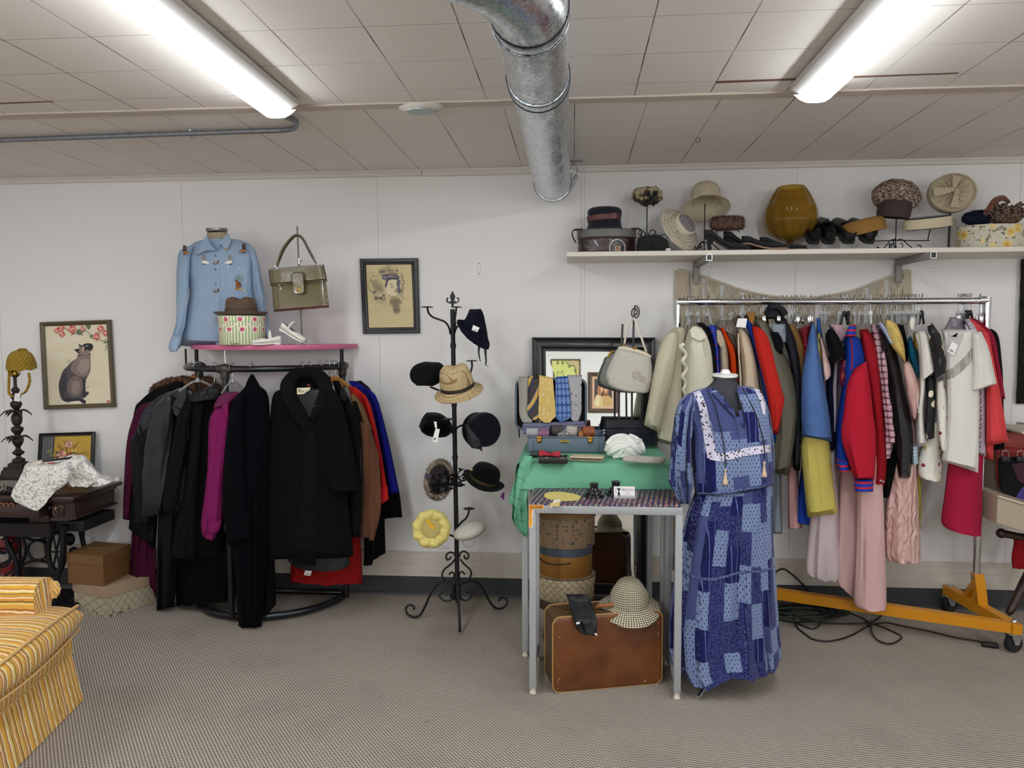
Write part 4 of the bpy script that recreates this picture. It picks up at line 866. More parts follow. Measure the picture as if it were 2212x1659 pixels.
part('socket',b,M_BRASS,r);part('harp',tube([c+V((s*x*k,0,zy(y)))for s,l in((-1,((13,804),(10,811),(0,815))),)for x,y in l]+[c+V((10*k,0,zy(811))),c+V((13*k,0,zy(804)))],.003,6,smooth=4),M_IRON,r)
p=W(46,786,4.2);n=N('mustard_crochet');x,y,z=n. sep(n. co());a=n. ma('ARCTAN2',y,x);h=n. ma('MULTIPLY',n. ma('SINE',n. ma('ADD',n. ma('MULTIPLY',a,20),n. ma('MULTIPLY',z,380))),n. ma('SINE',n. ma('MULTIPLY',z,620)))
n. set(col=n. mix(n. noise(40),'d8b440','b68f2a'),rough=.9);n. bump(n. ma('ADD',h,n. noise(90)),1.0,.006);M_MUST=n. m
r=thing('crochet_hat','mustard yellow crocheted bonnet hung over the top of the lamp','hat',p)
part('cap',lathe([(26*k,-10*k),(30*k,-6*k),(29*k,4*k),(25*k,18*k),(17*k,28*k),(9*k,31*k),(.001,31*k)],p,(.04,-.12,1),n=40),M_MUST,r)
part('button',ellip(p+V((4*k,0,32*k)),(11*k,9*k,4*k),n=16,m=8),M_MUST,r)
part('edge',tube([p+V((28*k*cos(a),26*k*sin(a),-9*k+3*k*sin(a)+1.5*k*sin(7*a)))for a in[i*pi/24 for i in range(48)]],.009,8,closed=True),M_MUST,r)
for pts in([(20,800),(19,830),(20,850),(28,857)],[(62,806),(64,825),(56,845),(46,852)]):
 Q=[W(a,b,4.16)for a,b in pts];b_=MB()
 for ph in(0,2.1,4.2):tube([cat(Q,i/40)+V((cos(i*.9+ph)*.004,sin(i*.9+ph)*.004,0))for i in range(41)],.0042,6,mb=b_)
 part('braided_tie',b_,M_MUST,r)
tg=MB();prism([W(a,b,4.14)for a,b in((32,850),(44,849),(42,868),(30,866))],(0,.001,0),tg);part('price_tag',tg,mat('tag_paper','e6e2e0',.6),r)
C=[W(a,b,4.42)for a,b in((80,937.5),(200.5,933.5),(203.5,1032),(82.5,1034))];C=[c_+V((0,.03 if i<2 else 0,0))for i,c_ in enumerate(C)]
r,I,nn=framed('flower_picture','framed still life of roses on yellow, leaning on the wall behind the white lace','picture',C,[(0,0),(0,.014),(.005,.018),(.009,.012),(.014,.015),(.02,.014),(.022,.009),(.022,.004)],M_BLACKF)
q=art_on(I,nn,'c9a343');asp=(I[0]-I[3]). length/(I[2]-I[3]). length
rnd=random. Random(11)
for i in range(40):x,y=rnd. uniform(.25,.98),rnd. uniform(.15,.97);q. line([(x,y),(min(.99,x+.06),y+rnd. uniform(-.03,.03)),(min(.99,x+.1),y)],.012,rnd. choice(('d6b55c','b8923a','e0c274')),3,asp,True)
q. poly([(0,0),(.22,0),(.24,1),(0,1)],'6f7175');q. poly([(.2,0),(.235,0),(.245,1),(.215,1)],'4c4a50')
for i in range(7):q. line([(.02+i*.03,1),(.03+i*.028,.5),(.02+i*.032,0)],.008,('8b8e90','57595e')[i%2],4,asp)
for i in range(16):
 a=rnd. uniform(-.4,3.6);q. line([(.55,.45),(.55+cos(a)*.2,.45+sin(a)*.28),(min(.98,.55+cos(a)*.42+.05*sin(i)),max(.1,min(.97,.45+sin(a)*.5)))],.01,'6e4428',4,asp,True)
q. poly([(.44,.1),(.64,.1),(.68,.32),(.42,.32)],'c2752e',2)
for x,y,R_,cs in((.4,.52,.1,('d8a08c','e8c3ae','c77f6a')),(.34,.42,.07,('d39a86','e6bda6','bb6f5c')),(.6,.47,.09,('a8393f','c25a58','8a2a34')),(.55,.78,.08,('d59b86','e9c5ad','c48672')),(.66,.6,.06,('e0c05e','ead08a','c99f3f')),(.77,.36,.06,('c0563f','d98b6a','a33f33')),(.82,.3,.05,('d9745f','e2a08a','b24d3f')),(.17,.62,.05,('8f9a6a','b7bf94','6f7b50')),(.22,.52,.04,('7d8a58','a9b487','5f6c42')),(.29,.36,.05,('dcb25c','e9cf8a','c08f3c'))):
 for k2 in range(7):a=k2*.9;q. ell(x+cos(a)*R_*.55,y+sin(a)*R_*.55/asp,R_*.5,R_*.4/asp,cs[k2%3],12,a)
 q. ell(x,y,R_*.4,R_*.3/asp,cs[2])
for i in range(14):x,y=rnd. uniform(.3,.85),rnd. uniform(.25,.6);q. ell(x,y,.035,.018,rnd. choice(('3f4a32','556140','2f3a2a')),10,rnd. random()*3)
part('print',q. mb,INK,r,smooth=False)
n=N('white_lace');v=n. co();f=n. vor(70,v);g_=n. noise(38,v,5);hole=n. ma('GREATER_THAN',n. ma('ADD',n. ma('MULTIPLY',f,.8),g_),1.03)
n. set(col=n. mix(n. ma('MULTIPLY',hole,.7),'efede8','a9a6a0'),rough=.9);n. bump(n. ma('ADD',f,g_),.7,.008);M_WLACE=n. m
lb_=blob([(60,1008),(46,1024),(34,1046),(24,1069),(30,1083),(58,1095),(79,1104)],[(142,1006),(152,1026),(142,1046),(120,1061),(108,1077),(98,1090),(81,1104)],3.93,.035,fold=.008,ff=4,wr=.004,seed=3,nr=30)
hp=blob([(150,984),(126,995),(114,1010),(116,1028),(150,1050)],[(184,984),(200,1005),(222,1026),(250,1037),(205,1047)],4.06,.18,fold=.02,ff=6,wr=.01,seed=5,nr=24)
tl=blob([(215,1020),(220,1030),(228,1042)],[(255,1032),(262,1033),(262,1036)],4.2,.12,fold=.004,seed=6,nr=10)
flat=blob([(58,1000),(52,1010),(48,1024)],[(150,1000),(160,1012),(165,1030)],4.05,.22,wr=.008,fold=.008,seed=8)
mb=MB();[mb. join(m_)for m_ in(lb_,hp,tl,flat)]
for p_ in mb. v:
 if p_. y>yf-.02:p_. z=max(p_. z,ZT+.002)
r=solo('lace_cloth',mb,M_WLACE,'white lace cloth bunched up on the sewing table with a corner hanging down','cloth')
f_=MB();rr_=thing('folding_fan','closed black fan with a red and white stripe resting in the lace heap','fan',W(125,1000,4.08))
part('guard',prism([W(a,b,4.0)for a,b in((92,995),(150,987.5),(152,992),(93,999))],(0,.02,0)),M_BLACKF,rr_)
part('leaf',MB(). join(prism([W(a,b,4.0)for a,b in((95,998.5),(152,992),(152,994),(95,1001))],(0,.015,0))),mat('white_paper','dedbd8',.7),rr_)
part('stripe',prism([W(a,b,3.995)for a,b in((103,999.5),(115,998.5),(115,1001.5),(103,1002))],(0,.012,0)),mat('red_stripe','b5503f',.7),rr_)
rr_=solo('fur_muff',blob([(68,998),(70,1006)],[(90,994),(91,1002)],4.02,.04,wr=.004,nr=8),mat('cream_fluff','d9d3c3',.95,bp=(120,.8)),'small cream padded roll at the end of the closed fan','roll')
s_=blob([(-20,1032),(-20,1044)],[(14,1030),(32,1035)],4.02,.12,nr=10,wr=.002)
zm=min(p_. z for p_ in s_. v)
for p_ in s_. v:p_. z+=ZT+.001-zm
solo('clutch_bag',s_,mat('dark_blue_leather','20232e',.35),'dark blue leather clutch lying in front of the lamp foot','bag')
n=N('cream_cutwork');h=n. ma('GREATER_THAN',n. vor(95),.38);n. set(col=n. mix(h,'d9d2b0','3c2d28'),rough=.7)
solo('lace_collar',rows([(-20,1046),(4,1044),(14,1042)],[(-20,1062),(6,1060),(14,1058)],3.935,4,12)if 0 else blob([(-20,1045),(-20,1060)],[(14,1042),(12,1060)],3.935,.006,nr=8),n. m,'small cream cutwork lace collar at the front edge of the sewing table','collar')
def obox(P,e1,e2,z0,z1,mb=None,mi=0,g=0,bev=.0):
 a=e1 . normalized()*g;b=e2 . normalized()*g;P=P-a-b;e1=e1+a*2;e2=e2+b*2
 return prism([V((q. x,q. y,z0))for q in(P,P+e1,P+e1+e2,P+e2)][::-1],(0,0,z1-z0),mb,mi)
B=F(230.5,1336);e1=(F(161.6,1318)-B);e2=(F(337.5,1300)-B)*1.06
def lattice(name,a,b,sc,w=.09,rot=45,dirt=None):
 n=N(name);x,y,z=n. sep(n. co());t=n. ma('ADD',x,y)
 l=None
 for s in(1,-1):
  f=n. ma('FRACT',n. ma('MULTIPLY',n. ma('ADD',n. ma('MULTIPLY',t,1.0),n. ma('MULTIPLY',z,float(s))),sc));g=n. ma('LESS_THAN',n. ma('ABSOLUTE',n. ma('SUBTRACT',f,.5)),w)
  l=g if l is None else n. ma('MAXIMUM',l,g)
 c=n. mix(n. ma('MULTIPLY',l,.8),a,b)
 if dirt:
  c=n. mix(n. ma('MULTIPLY',n. ma('GREATER_THAN',n. noise(40,det=6),.6),n. ramp(z,[(.0,1.0),(.05,.0)])),c,dirt)
 n. set(col=c,rough=.75);return n. m
r=thing('cardboard_box','worn cream box with a faded lattice pattern on the carpet, under the brown box','box',B)
part('body',obox(B,e1,e2,.001,.135),lattice('faded_lattice','b4aa92','857c6a',17,.06,dirt='4a4238'),r,smooth=False)
part('lid',obox(B,e1,e2,.118,.167,g=.005),mat('worn_beige_card','b39a80',.8,nz=(9,.6,'8d765f')),r,smooth=False)
B2=F(224.6,1267,.1675);B2 . z=0;e1b=F(147.6,1260,.1675)-F(224.6,1267,.1675);e2b=(F(282,1238,.1675)-F(224.6,1267,.1675));e1b. z=e2b. z=0
r=thing('shoe_box','plain brown card box with lid on top of the worn cream box','box',B2+V((0,0,.168)))
n=N('kraft_gold');n. set(col=n. mix(n. noise(5),'7c5a34','6b4b29'),rough=.5);M_KRAFT=n. m
part('body',obox(B2,e1b,e2b,.168,.33),M_KRAFT,r,smooth=False)
ld=part('lid',obox(B2,e1b,e2b,.288,.346,g=.004),M_KRAFT,r,smooth=False)
q=Canvas(B2+e1b*.5+e2b*.5+V((0,0,.3468)),-e1b,e2b,(0,0,1));
for i in range(7):q. poly([(-.28+i*.045,-.02-.01*(i%2)),(-.25+i*.045,-.02-.01*(i%2)),(-.25+i*.045,.03+.02*(i%3)),(-.28+i*.045,.03)],'a8926f')
for i in range(5):q. line([(.06+i*.05,-.05),(.08+i*.05,.05)],.012,'b5a081',2)
part('faded_print',q. mb,INK,ld,smooth=False)
P0=F(178,1513);tt=(F(35,1659)-P0). normalized();fn_=V((-tt. y,tt. x,0));LC=lambda s,f,z:P0+tt*s+fn_*f+V((0,0,z))
r=thing('armchair','upholstered armchair in yellow, orange and cream striped velvet','armchair',P0)
def striped(name,coord):
 n=N(name);u=n. sep(n. co('UV'))[0];u2=n. ma('ADD',u,n. ma('MULTIPLY',n. noise(22),.02))
 c=n. ramp(n. ma('FRACT',n. ma('MULTIPLY',u2,4.6)),[(0,'d0a040'),(.07,'6d5a24'),(.1,'e2bd62'),(.17,'efe0bb'),(.22,'b87a3a'),(.27,'d9a23a'),(.36,'e6b440'),(.42,'f0e4c6'),(.46,'8f7030'),(.5,'c08a48'),(.57,'eddcb0'),(.61,'b06c34'),(.66,'d9a84a'),(.75,'e8c774'),(.8,'7a6428'),(.84,'d7953a'),(.92,'f1e6cc'),(.96,'c98c3c')],True)
 worn=n. ma('MULTIPLY',n. ma('GREATER_THAN',n. noise(13,det=5),.63),.5);n. set(col=n. mix(worn,c,'c99433'),rough=.9,sheen=.15);n. bump(n. noise(260),.3);return n. m
M_STR=striped('striped_velvet','UV')
Lc=.86
def ribbon(prof,s0,s1,ns=40,corner=True,depth=.8):

 Q=[V((a,b,0))for a,b in prof]
 def fn(u,v):
  q=cat(Q,v);d=u*(s1-s0+depth)
  if d<depth:k=depth-d;base=LC(s0,-k,0);off=-tt*1.0
  else:base=LC(s0+(d-depth),0,0);off=fn_*1.0
  b=.05;e=d-depth
  if abs(e)<b:w=(e+b)/(2*b);off=(-tt*(1-w)+fn_*w). normalized()
  return base+off*q. x+V((0,0,q. y))
 return grid(fn,ns,10,uvs=((s1-s0+depth)*1.5,1))
part('skirt',ribbon([(-.035,.222),(-.03,.2),(-.012,.1),(.006,.004)],0,Lc,60),M_STR,r)
part('welt',tube([LC(s,-.034,.222)for s in(0,.2,.4,.6,Lc)],.006,8,smooth=4),M_STR,r)
part('front_rail',ribbon([(-.05,.3),(-.034,.295),(-.028,.26),(-.036,.222)],0,Lc,60),M_STR,r)
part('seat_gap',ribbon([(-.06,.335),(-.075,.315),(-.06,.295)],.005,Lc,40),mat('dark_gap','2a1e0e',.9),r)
def cush(u,v):
 s=-.035+u*(Lc+.1);a=v*2*pi;k=1-.0*s;bow=.03*sin(pi*min(1,max(0,u)))
 f=-.30+(.31+bow)*sp(cos(a),5)if 0 else-.32+(.325+bow)*sp(cos(a),4.5);z=.402+.0*s+(.058+.03*sin(pi*min(1,u*1.15)))*sp(sin(a),3)*(1 if f>-.2 else 1)
 e=1 if u>.03 else sqrt(max(.05,u/.03))
 return LC(s,f,.372+(z-.402)*e)
part('seat_cushion',grid(cush,44,40,cv=True,uvs=((Lc+.1)*1.5,1)),M_STR,r)
part('piping',tube([LC(-.03+i*(Lc+.06)/24,-.018+.03*sin(pi*i/24),.416+.026*sin(pi*min(1,i/24*1.15)))for i in range(25)],.0065,8),M_STR,r)
part('piping',tube([LC(-.03+i*(Lc+.06)/24,-.012+.03*sin(pi*i/24),.316-.012*sin(pi*i/24))for i in range(25)],.006,8),M_STR,r)
ap=[(.155,.3),(.158,.42),(.16,.5),(.152,.545),(.12,.572),(.06,.572),(.015,.56),(-.012,.525),(-.012,.49),(.006,.465),(.022,.44),(.026,.3)]
AP=[V((a,b,0))for a,b in ap]
def arm(u,v):q=cat(AP,v);return LC(q. x,-.1-u*.68,q. y+.03*u)
part('arm',grid(arm,16,44,uvs=(.3,.62))if 0 else grid(lambda u,v:arm(v,u),44,16,uvs=(.9,.3)),M_STR,r)
fp=[LC(q. x,-.1,q. y)for q in(cat(AP,i/44)for i in range(45))]
part('arm_front',MB(). add(fp+[LC(.075,-.092,.43)],[[i,(i+1)%45,45]for i in range(45)],0,[[(q2,.1),(q2+.01,.1),(.3,.2)]for q2 in[i/60 for i in range(45)]]),M_STR,r)
part('gathered_scroll',ellip(LC(.02,-.1,.51),(.04,.022,.042),n=24,m=12,amp=.01,sc=60),M_STR,r)
part('back',grid(lambda u,v:LC(-.02+u*(Lc+.1),-.72-.1*v-.06*sin(pi*v),.35+v*.5),30,10,uvs=(Lc,1)),M_STR,r)
part('deck',obox(LC(.0,-.78,0),tt*Lc,fn_*.73,.1,.31),M_STR,r)
HP={}
M_CLEAR=N('clear_plastic'). set(col='e8ecec',rough=.08,trans=.75,ior=1.2,spec=.5). m
M_STEEL=mat('hook_steel','a9abae',.25,1.0);M_HWOOD=mat('varnished_hanger_wood','b07a36',.35,nz=(30,.5,'8e5c24'));M_BPL=mat('black_hanger_plastic','131316',.35);M_WPL=mat('white_hanger_plastic','e8e6e2',.35);M_MAROONH=mat('maroon_hanger','7d3f42',.4);M_REDH=mat('red_hanger','b5322c',.35)
HK={'clear':('clear plastic',M_CLEAR),'wood':('varnished wooden',M_HWOOD),'wire':('bent wire',M_STEEL),'black':('black plastic',M_BPL),'white':('white plastic',M_WPL),'maroon':('maroon wooden',M_MAROONH),'red':('red plastic',M_REDH),'clip':('clear skirt clip',M_CLEAR)}
def hanger(P,kind,yaw,rail,rr,label,group,drop=.085):

 key=(kind,round(rr,3));
 if key not in HP:
  r=emp('clothes_hanger',P);R_=rr+.004
  hk=[V((0,R_*cos(a),R_*sin(a)))for a in[radians(d)for d in range(-20,190,15)]]+[V((0,-R_*.7,-.02)),V((0,-.002,-.045)),V((0,0,-drop))]
  hk=[P+V((q. y,0,q. z))for q in hk]
  part('hook',tube(hk,.0016,6),M_WPL if kind=='white' else M_STEEL,r)
  m=MB();z=-drop
  if kind=='clip':
   tube([P+V((-.12,0,z-.01)),P+V((-.05,0,z)),P+V((.05,0,z)),P+V((.12,0,z-.01))],.006,8,smooth=3,mb=m)
   for s in(-1,1):part('clip',box(P+V((s*.1,0,z-.028)),(.022,.02,.04),.004),M_CHROME,r)
  elif kind=='wire':
   tube([P+V((0,0,z)),P+V((-.06,0,z-.03)),P+V((-.1,0,z-.06)),P+V((0,0,z-.065)),P+V((.1,0,z-.06)),P+V((.06,0,z-.03))],.0017,6,closed=True,mb=m)
  else:
   w={'wood':.012,'maroon':.011,'red':.01}. get(kind,.007)
   tube([P+V((-.1,0,z-.05)),P+V((-.07,0,z-.028)),P+V((-.03,0,z-.004)),P+V((0,0,z)),P+V((.03,0,z-.004)),P+V((.07,0,z-.028)),P+V((.1,0,z-.05))],w,10,smooth=3,mb=m,flat=1.0 if kind in('wood','maroon')else.6)
   part('neck',lathe([(.001,-drop+.02),(.007,-drop+.018),(.012,-drop-.004),(.001,-drop-.01)],P,n=12),HK[kind][1],r)
  part('body',m,HK[kind][1],r);HP[key]=r
 else:
  s=HP[key];r=s. copy();COL. objects. link(r);r. location=P;LOC[r. name]=V(P)
  for ch in list(s. children):
   c=ch. copy();COL. objects. link(c);c. parent=r
 r. rotation_euler=(0,0,yaw);return tag(r,label,'hanger',group)
def garment(name,label,cat_,group,parts,decals=(),extra=None):

 bl=[(p[0],p[1],blob(p[2],p[3],p[4],p[5],**p[6]))for p in parts]
 r=thing(name,label,cat_,mid([bl[0][2]]),group);T=[b[2]. bvh()for b in bl]
 for b in bl:part(b[0],b[2],b[1],r)
 for d in decals:part(d[0],decal(T[d[2]],d[3],d[4],**d[5]),d[1],r)
 if extra:extra(r,T,[b[2]for b in bl])
 return r
def hitp(T,x,y):
 h=T. ray_cast(CO,ray(x,y). normalized(),9);return h[0]if h[0]else None
def patch(T,pts,th=.003,sm=0,dep=None,lift=.0005):
 cx=sum(p[0]for p in pts)/len(pts);cy=sum(p[1]for p in pts)/len(pts);h=hitp(T,cx,cy);Y=(h. y if h else(dep or 4))-lift
 return pprism(pts,Y-th,th,sm=sm)
def stamp(T,x,y,step=.00012,lift=.004):

 h=hitp(T,x,y);Y=(h. y if h else 4.07)-lift;k=PX(Y);return Canvas(W(x,y,Y),V((k,0,0)),V((0,0,k)),(0,-1,0),step)
def buttons(T,pts,rad,m,r,name='button'):
 for x,y in pts:
  h=hitp(T,x,y)
  if h:part(name,ellip(h-V((0,.001,0)),(rad,rad*.4,rad),n=12,m=8),m,r)
def pricetag(pts,Y,r,name='price_tag',code=True):
 o=part(name,pprism(pts,Y,.0012),M_TAG,r)
 if code:
  c=V((sum(p[0]for p in pts)/4,sum(p[1]for p in pts)/4,0));u=V((pts[1][0]-pts[0][0],pts[1][1]-pts[0][1],0));w=V((pts[3][0]-pts[0][0],pts[3][1]-pts[0][1],0));m=MB()
  for i in range(7):
   a=V((pts[0][0],pts[0][1],0))+u*(.2+.09*i)+w*.68;b=a+w*.2;e=u*(.03+.02*(i%2));m. add([W(q. x,q. y,Y-.0012)for q in(a,a+e,b+e,b)],[[0,1,2,3]])
  part('tag_print',m,mat_ink,o,smooth=False)
 return o
M_TAG=mat('white_tag_card','e9e7e4',.6);mat_ink=mat('black_print','222226',.7)
def velvet(name,c,c2=None,sh=.08):return mat(name,c,1.0,nz=(4,.9,c2 or c),bp=(140,.12),sheen=sh,sr=.35,stint='4a4c58',spec=.1)
def leather(name,c,c2,rough=.38):
 n=N(name);n. set(col=n. mix(n. noise(7,det=5),c,c2),rough=n. ma('ADD',rough-.08,n. ma('MULTIPLY',n. noise(18),.16)),spec=.5);n. bump(n. ma('ADD',n. noise(24,det=5),n. ma('MULTIPLY',n. vor(180),.25)),.3,.008);return n. m
RX,RY,RR_=-1.825,4.415,.475;RZ=1.418
M_PIPE=mat('dark_steel_pipe','34363a',.3,.85,nz=(9,.5,'4c4e50'));M_FIT=mat('cast_fitting','4b4a46',.4,.7)
r=thing('clothing_rack','half-round dark pipe clothing rack crowded with coats under a pink top board','clothes rack',(RX,RY-.2,0))
arc=lambda R,z,n_=36,a0=186,a1=354:[V((RX+R*cos(radians(a)),RY+R*sin(radians(a)),z))for a in[a0+(a1-a0)*i/n_ for i in range(n_+1)]]
part('hanging_rail',tube(arc(RR_,RZ),.0175,14),M_PIPE,r)
part('base_ring',tube(arc(.45,.03),.02,14),M_PIPE,r)
part('base_bar',tube([V((RX-.42,RY-.02,.03)),V((RX+.42,RY-.02,.03))],.018,12),M_PIPE,r)
def railY(px):
 for i in range(400):
  a=radians(186+168*i/399);p=V((RX+RR_*cos(a),RY+RR_*sin(a),RZ))
  if p. x>=W(px,795,p. y). x:return p,a
 return p,a
M_BLKP=mat('black_pipe','141417',.35,.5)
for px,fit in((485,1),(428,0),(739,1)):
 p,a=railY(px)
 if px==428:p=V((W(430,800,4.3). x,4.3,RZ))
 part('post',tube([V((p. x,p. y,.03)),V((p. x,p. y,RZ))],.0175,12),M_PIPE if fit else M_BLKP,r)
 f_=MB();ellip(p,(.028,.028,.03),n=16,m=10,mb=f_)
 t_=V((-sin(a),cos(a),0));tube([p-t_*.045,p-t_*.035,p+t_*.035,p+t_*.045],[.02,.024,.024,.02],14,mb=f_);tube([p-V((0,0,.06)),p-V((0,0,.05)),p],[.021,.025,.024],14,mb=f_)
 part('tee_fitting',f_,M_FIT,r)
for px in(401,424,738):
 Yq={401:4.4,424:4.3,738:4.26}[px];a=W(px,757,Yq);part('top_post',tube([V((a. x,Yq,RZ)),V((a. x,Yq,1.52))],.006 if px==401 else.011,10),M_BLKP,r)
part('cord',tube([W(485,757,3.98),W(487,786,3.97)],.003,6),M_WPL,r)
BD=[V((RX+.035+.492*cos(radians(a)),RY+.03+.492*sin(radians(a)),1.522))for a in range(180,361,4)]
n=N('pink_board');n. set(col=n. mix(n. noise(8),'cf6d92','c0587f'),rough=.4)
part('top_board',prism(BD,(0,0,.026),bev=.002),n. m,r,ang=30)
ZB=1.5485
def ontop(px,Y):p=W(px,748,Y);return V((p. x,Y,ZB))
def hang(px,kind,what,dy=0,drop=.085):
 p,a=railY(px);hanger(p+V((0,dy,.0135)),kind,a+random. uniform(-.25,.25),None,.0175,f'{HK[kind][0]} hanger holding {what}','hangers on the round rack',drop)
GR='coats on the round rack'
M_BURG=cloth('burgundy_wool','4c1231',400,'3a0d26',.35);M_BLKW=cloth('black_wool','08080a',500,'040405',.3);M_FURL=fur('leopard_fur','1d140f','7a5640',60,1.0,(1,1,.8))
fm=lambda**k:dict(dict(fold=.012,ff=5),**k)
def g1(r,T,B):part('pile',spikes(B[0],1600,.02,.0016,2,grav=.004),M_FURL,r)
garment('fur_coat','brown and black mottled fur coat at the back of the round rack','coat',GR,[('body',M_FURL,[(388,813),(345,823),(326,838),(318,862),(316,920)],[(400,812),(425,820),(432,838),(436,862),(440,920)],4.34,.14,fm(seed=1,wr=.006))],extra=g1)
garment('fur_coat','dark mottled fur coat showing between the post and the grey collar','coat',GR,[('body',M_FURL,[(437,812),(430,830),(428,880)],[(458,815),(482,842),(488,880)],4.3,.1,fm(seed=2,wr=.006))],extra=g1)
garment('wool_coat','plain black coat directly in front of the brown mottled fur','coat',GR,[('body',M_BLKW,[(378,824),(335,840),(303,866),(291,884),(286,940),(292,1100)],[(395,824),(400,850),(396,900),(390,960),(385,1020),(380,1100)],4.27,.12,fm(seed=3))])
garment('wool_coat','long burgundy wool coat hanging beside the brown boxes','coat',GR,[('body',M_BURG,[(338,861),(305,884),(294,960),(289,1060),(285,1145),(276,1278)],[(352,861),(352,885),(345,960),(338,1060),(336,1150),(338,1287)],4.24,.13,fm(seed=4,fold=.02)),('sleeve',M_BURG,[(328,866),(299,880),(284,912),(273,962),(267,1058),(265,1121)],[(340,872),(318,900),(304,950),(296,1000),(288,1060),(280,1124)],4.18,.08,fm(seed=5,ff=3,fold=.006))])
n=N('black_sparkle');f=n. ma('GREATER_THAN',n. vor(150),.0);d=n. ma('LESS_THAN',n. vor(170),.14);n. set(col=n. mix(d,'050506','8f9096'),rough=.8,spec=.15);M_SPK=n. m
garment('sparkle_dress','black dress with tiny silver dots ending above the burgundy hem','dress',GR,[('skirt',M_SPK,[(300,1020),(284,1080),(278,1142)],[(345,1020),(342,1100),(336,1187)],4.16,.1,fm(seed=6,nr=14))])
n=N('charcoal_jacket');x,y,z=n. sep(n. co());up=n. ma('GREATER_THAN',n. ma('ADD',z,n. ma('MULTIPLY',x,-.6)),.52);v=n. vor(90);n. set(col=n. mix(n. ma('MULTIPLY',up,n. ramp(v,[(.2,.2),(.6,1.0)])),'121316','34393d'),rough=.8,spec=.2);n. bump(n. ma('MULTIPLY',up,v),.6);M_CHJ=n. m
M_BLKB=cloth('black_braid','0c0c0f',300,'19191d',.6)
garment('jacket','charcoal jacket with curly embroidered shoulder and black chevron bands','jacket',GR,[('body',M_CHJ,[(362,846),(335,862),(312,888),(300,930),(292,1000),(290,1100)],[(392,842),(395,870),(380,930),(372,1000),(366,1060),(360,1110)],4.12,.1,fm(seed=7)),('sleeve',M_CHJ,[(335,864),(308,890),(294,932),(283,954),(285,1040),(292,1112),(294,1130)],[(352,872),(348,900),(340,950),(330,1000),(322,1060),(322,1100),(326,1128)],4.06,.08,fm(seed=8,ff=3,fold=.006))],[('chevron_band',M_BLKB,1,[(296,930),(304,958),(312,990)],[(289,944),(300,972),(311,1004)],dict(off=.003,n=10)),('chevron_band',M_BLKB,1,[(312,990),(322,962),(332,936)],[(311,1004),(324,978),(336,950)],dict(off=.003,n=10)),('chevron_band',M_BLKB,1,[(302,916),(310,940),(318,962)],[(299,922),(308,946),(317,970)],dict(off=.0035,n=8))])
hang(398,'wood','the charcoal embroidered jacket');hang(393,'wire','the black coat behind the embroidered jacket',.02)
M_LEA=leather('black_leather','0b0b0d','141518');M_LEA2=leather('grey_black_leather','202124','121315',.4)
def seam(T,pts,rad=.0022,m=None,off=.0):
 Q=[]
 for i in range(len(pts)*5):
  q=cat([V((a,b,0))for a,b in pts],i/(len(pts)*5-1));h=hitp(T,q. x,q. y)
  if h:Q. append(h-V((0,off,0)))
 return tube(Q,rad,6)if len(Q)>1 else None
def g2(r,T,B):
 for pts in([(305,1070),(325,1062),(352,1052)],[(304,1086),(325,1078),(350,1068)]):
  s=seam(T[1],pts,.0016)
  if s:part('seam',s,M_LEA2,r)
 for pts in([(388,850),(404,834),(402,862),(392,884),(372,876)],[(371,876),(391,886),(384,900),(376,896)]):part('lapel',pprism(pts,3.93,.014,bev=.002),M_LEA,r)
garment('leather_jacket','black leather jacket with a shiny grey sleeve and notched collar','jacket',GR,[('body',M_LEA,[(384,838),(356,858),(350,900),(350,1000),(352,1108)],[(412,836),(424,860),(420,920),(412,1000),(404,1108)],4.06,.1,fm(seed=9,wr=.003)),('sleeve',M_LEA2,[(362,852),(342,868),(331,886),(320,930),(312,970),(306,1040),(304,1116)],[(372,856),(376,880),(372,930),(366,990),(359,1050),(347,1111)],4.0,.09,fm(seed=10,ff=4,fold=.01,wr=.004))],extra=g2)
hang(408,'red','the black leather jacket')
M_DGREY=cloth('dark_grey_crepe','141516',500,'0d0e0f',.3)
garment('long_coat','long dark grey coat reaching nearly to the carpet beside the burgundy coat','coat',GR,[('skirt',M_DGREY,[(350,1050),(341,1132),(338,1315)],[(392,1050),(388,1140),(377,1310)],4.1,.16,fm(seed=11,fold=.03,ff=3))])
garment('long_coat','long black fur coat hem between the grey coat and the rack base','coat',GR,[('skirt',velvet('black_pile','060607','0c0c0d',.03),[(383,1150),(380,1230),(381,1309)],[(515,1150),(515,1220),(508,1290)],4.14,.2,fm(seed=12,fold=.03,ff=4))])
M_SEAL=fur('dark_seal_fur','030303','0c0c0a',160,.6);M_GCOL=fur('grey_fur_collar','121315','3c3e40',110,1.0)
def g3(r,T,B):
 c=blob([(424,846),(410,858),(406,868)],[(462,832),(478,842),(470,862)],3.98,.12,wr=.008,nr=12,p=2);o=part('collar',c,M_GCOL,r);part('collar_hair',spikes(c,700,.012,.001,8),M_GCOL,o)
 e=seam(T[2],[(370,1206),(372,1180),(385,1150),(400,1120),(414,1060),(424,1000),(430,945),(420,900),(405,868)],.005)
 if e:part('front_edge',e,M_SEAL,r)
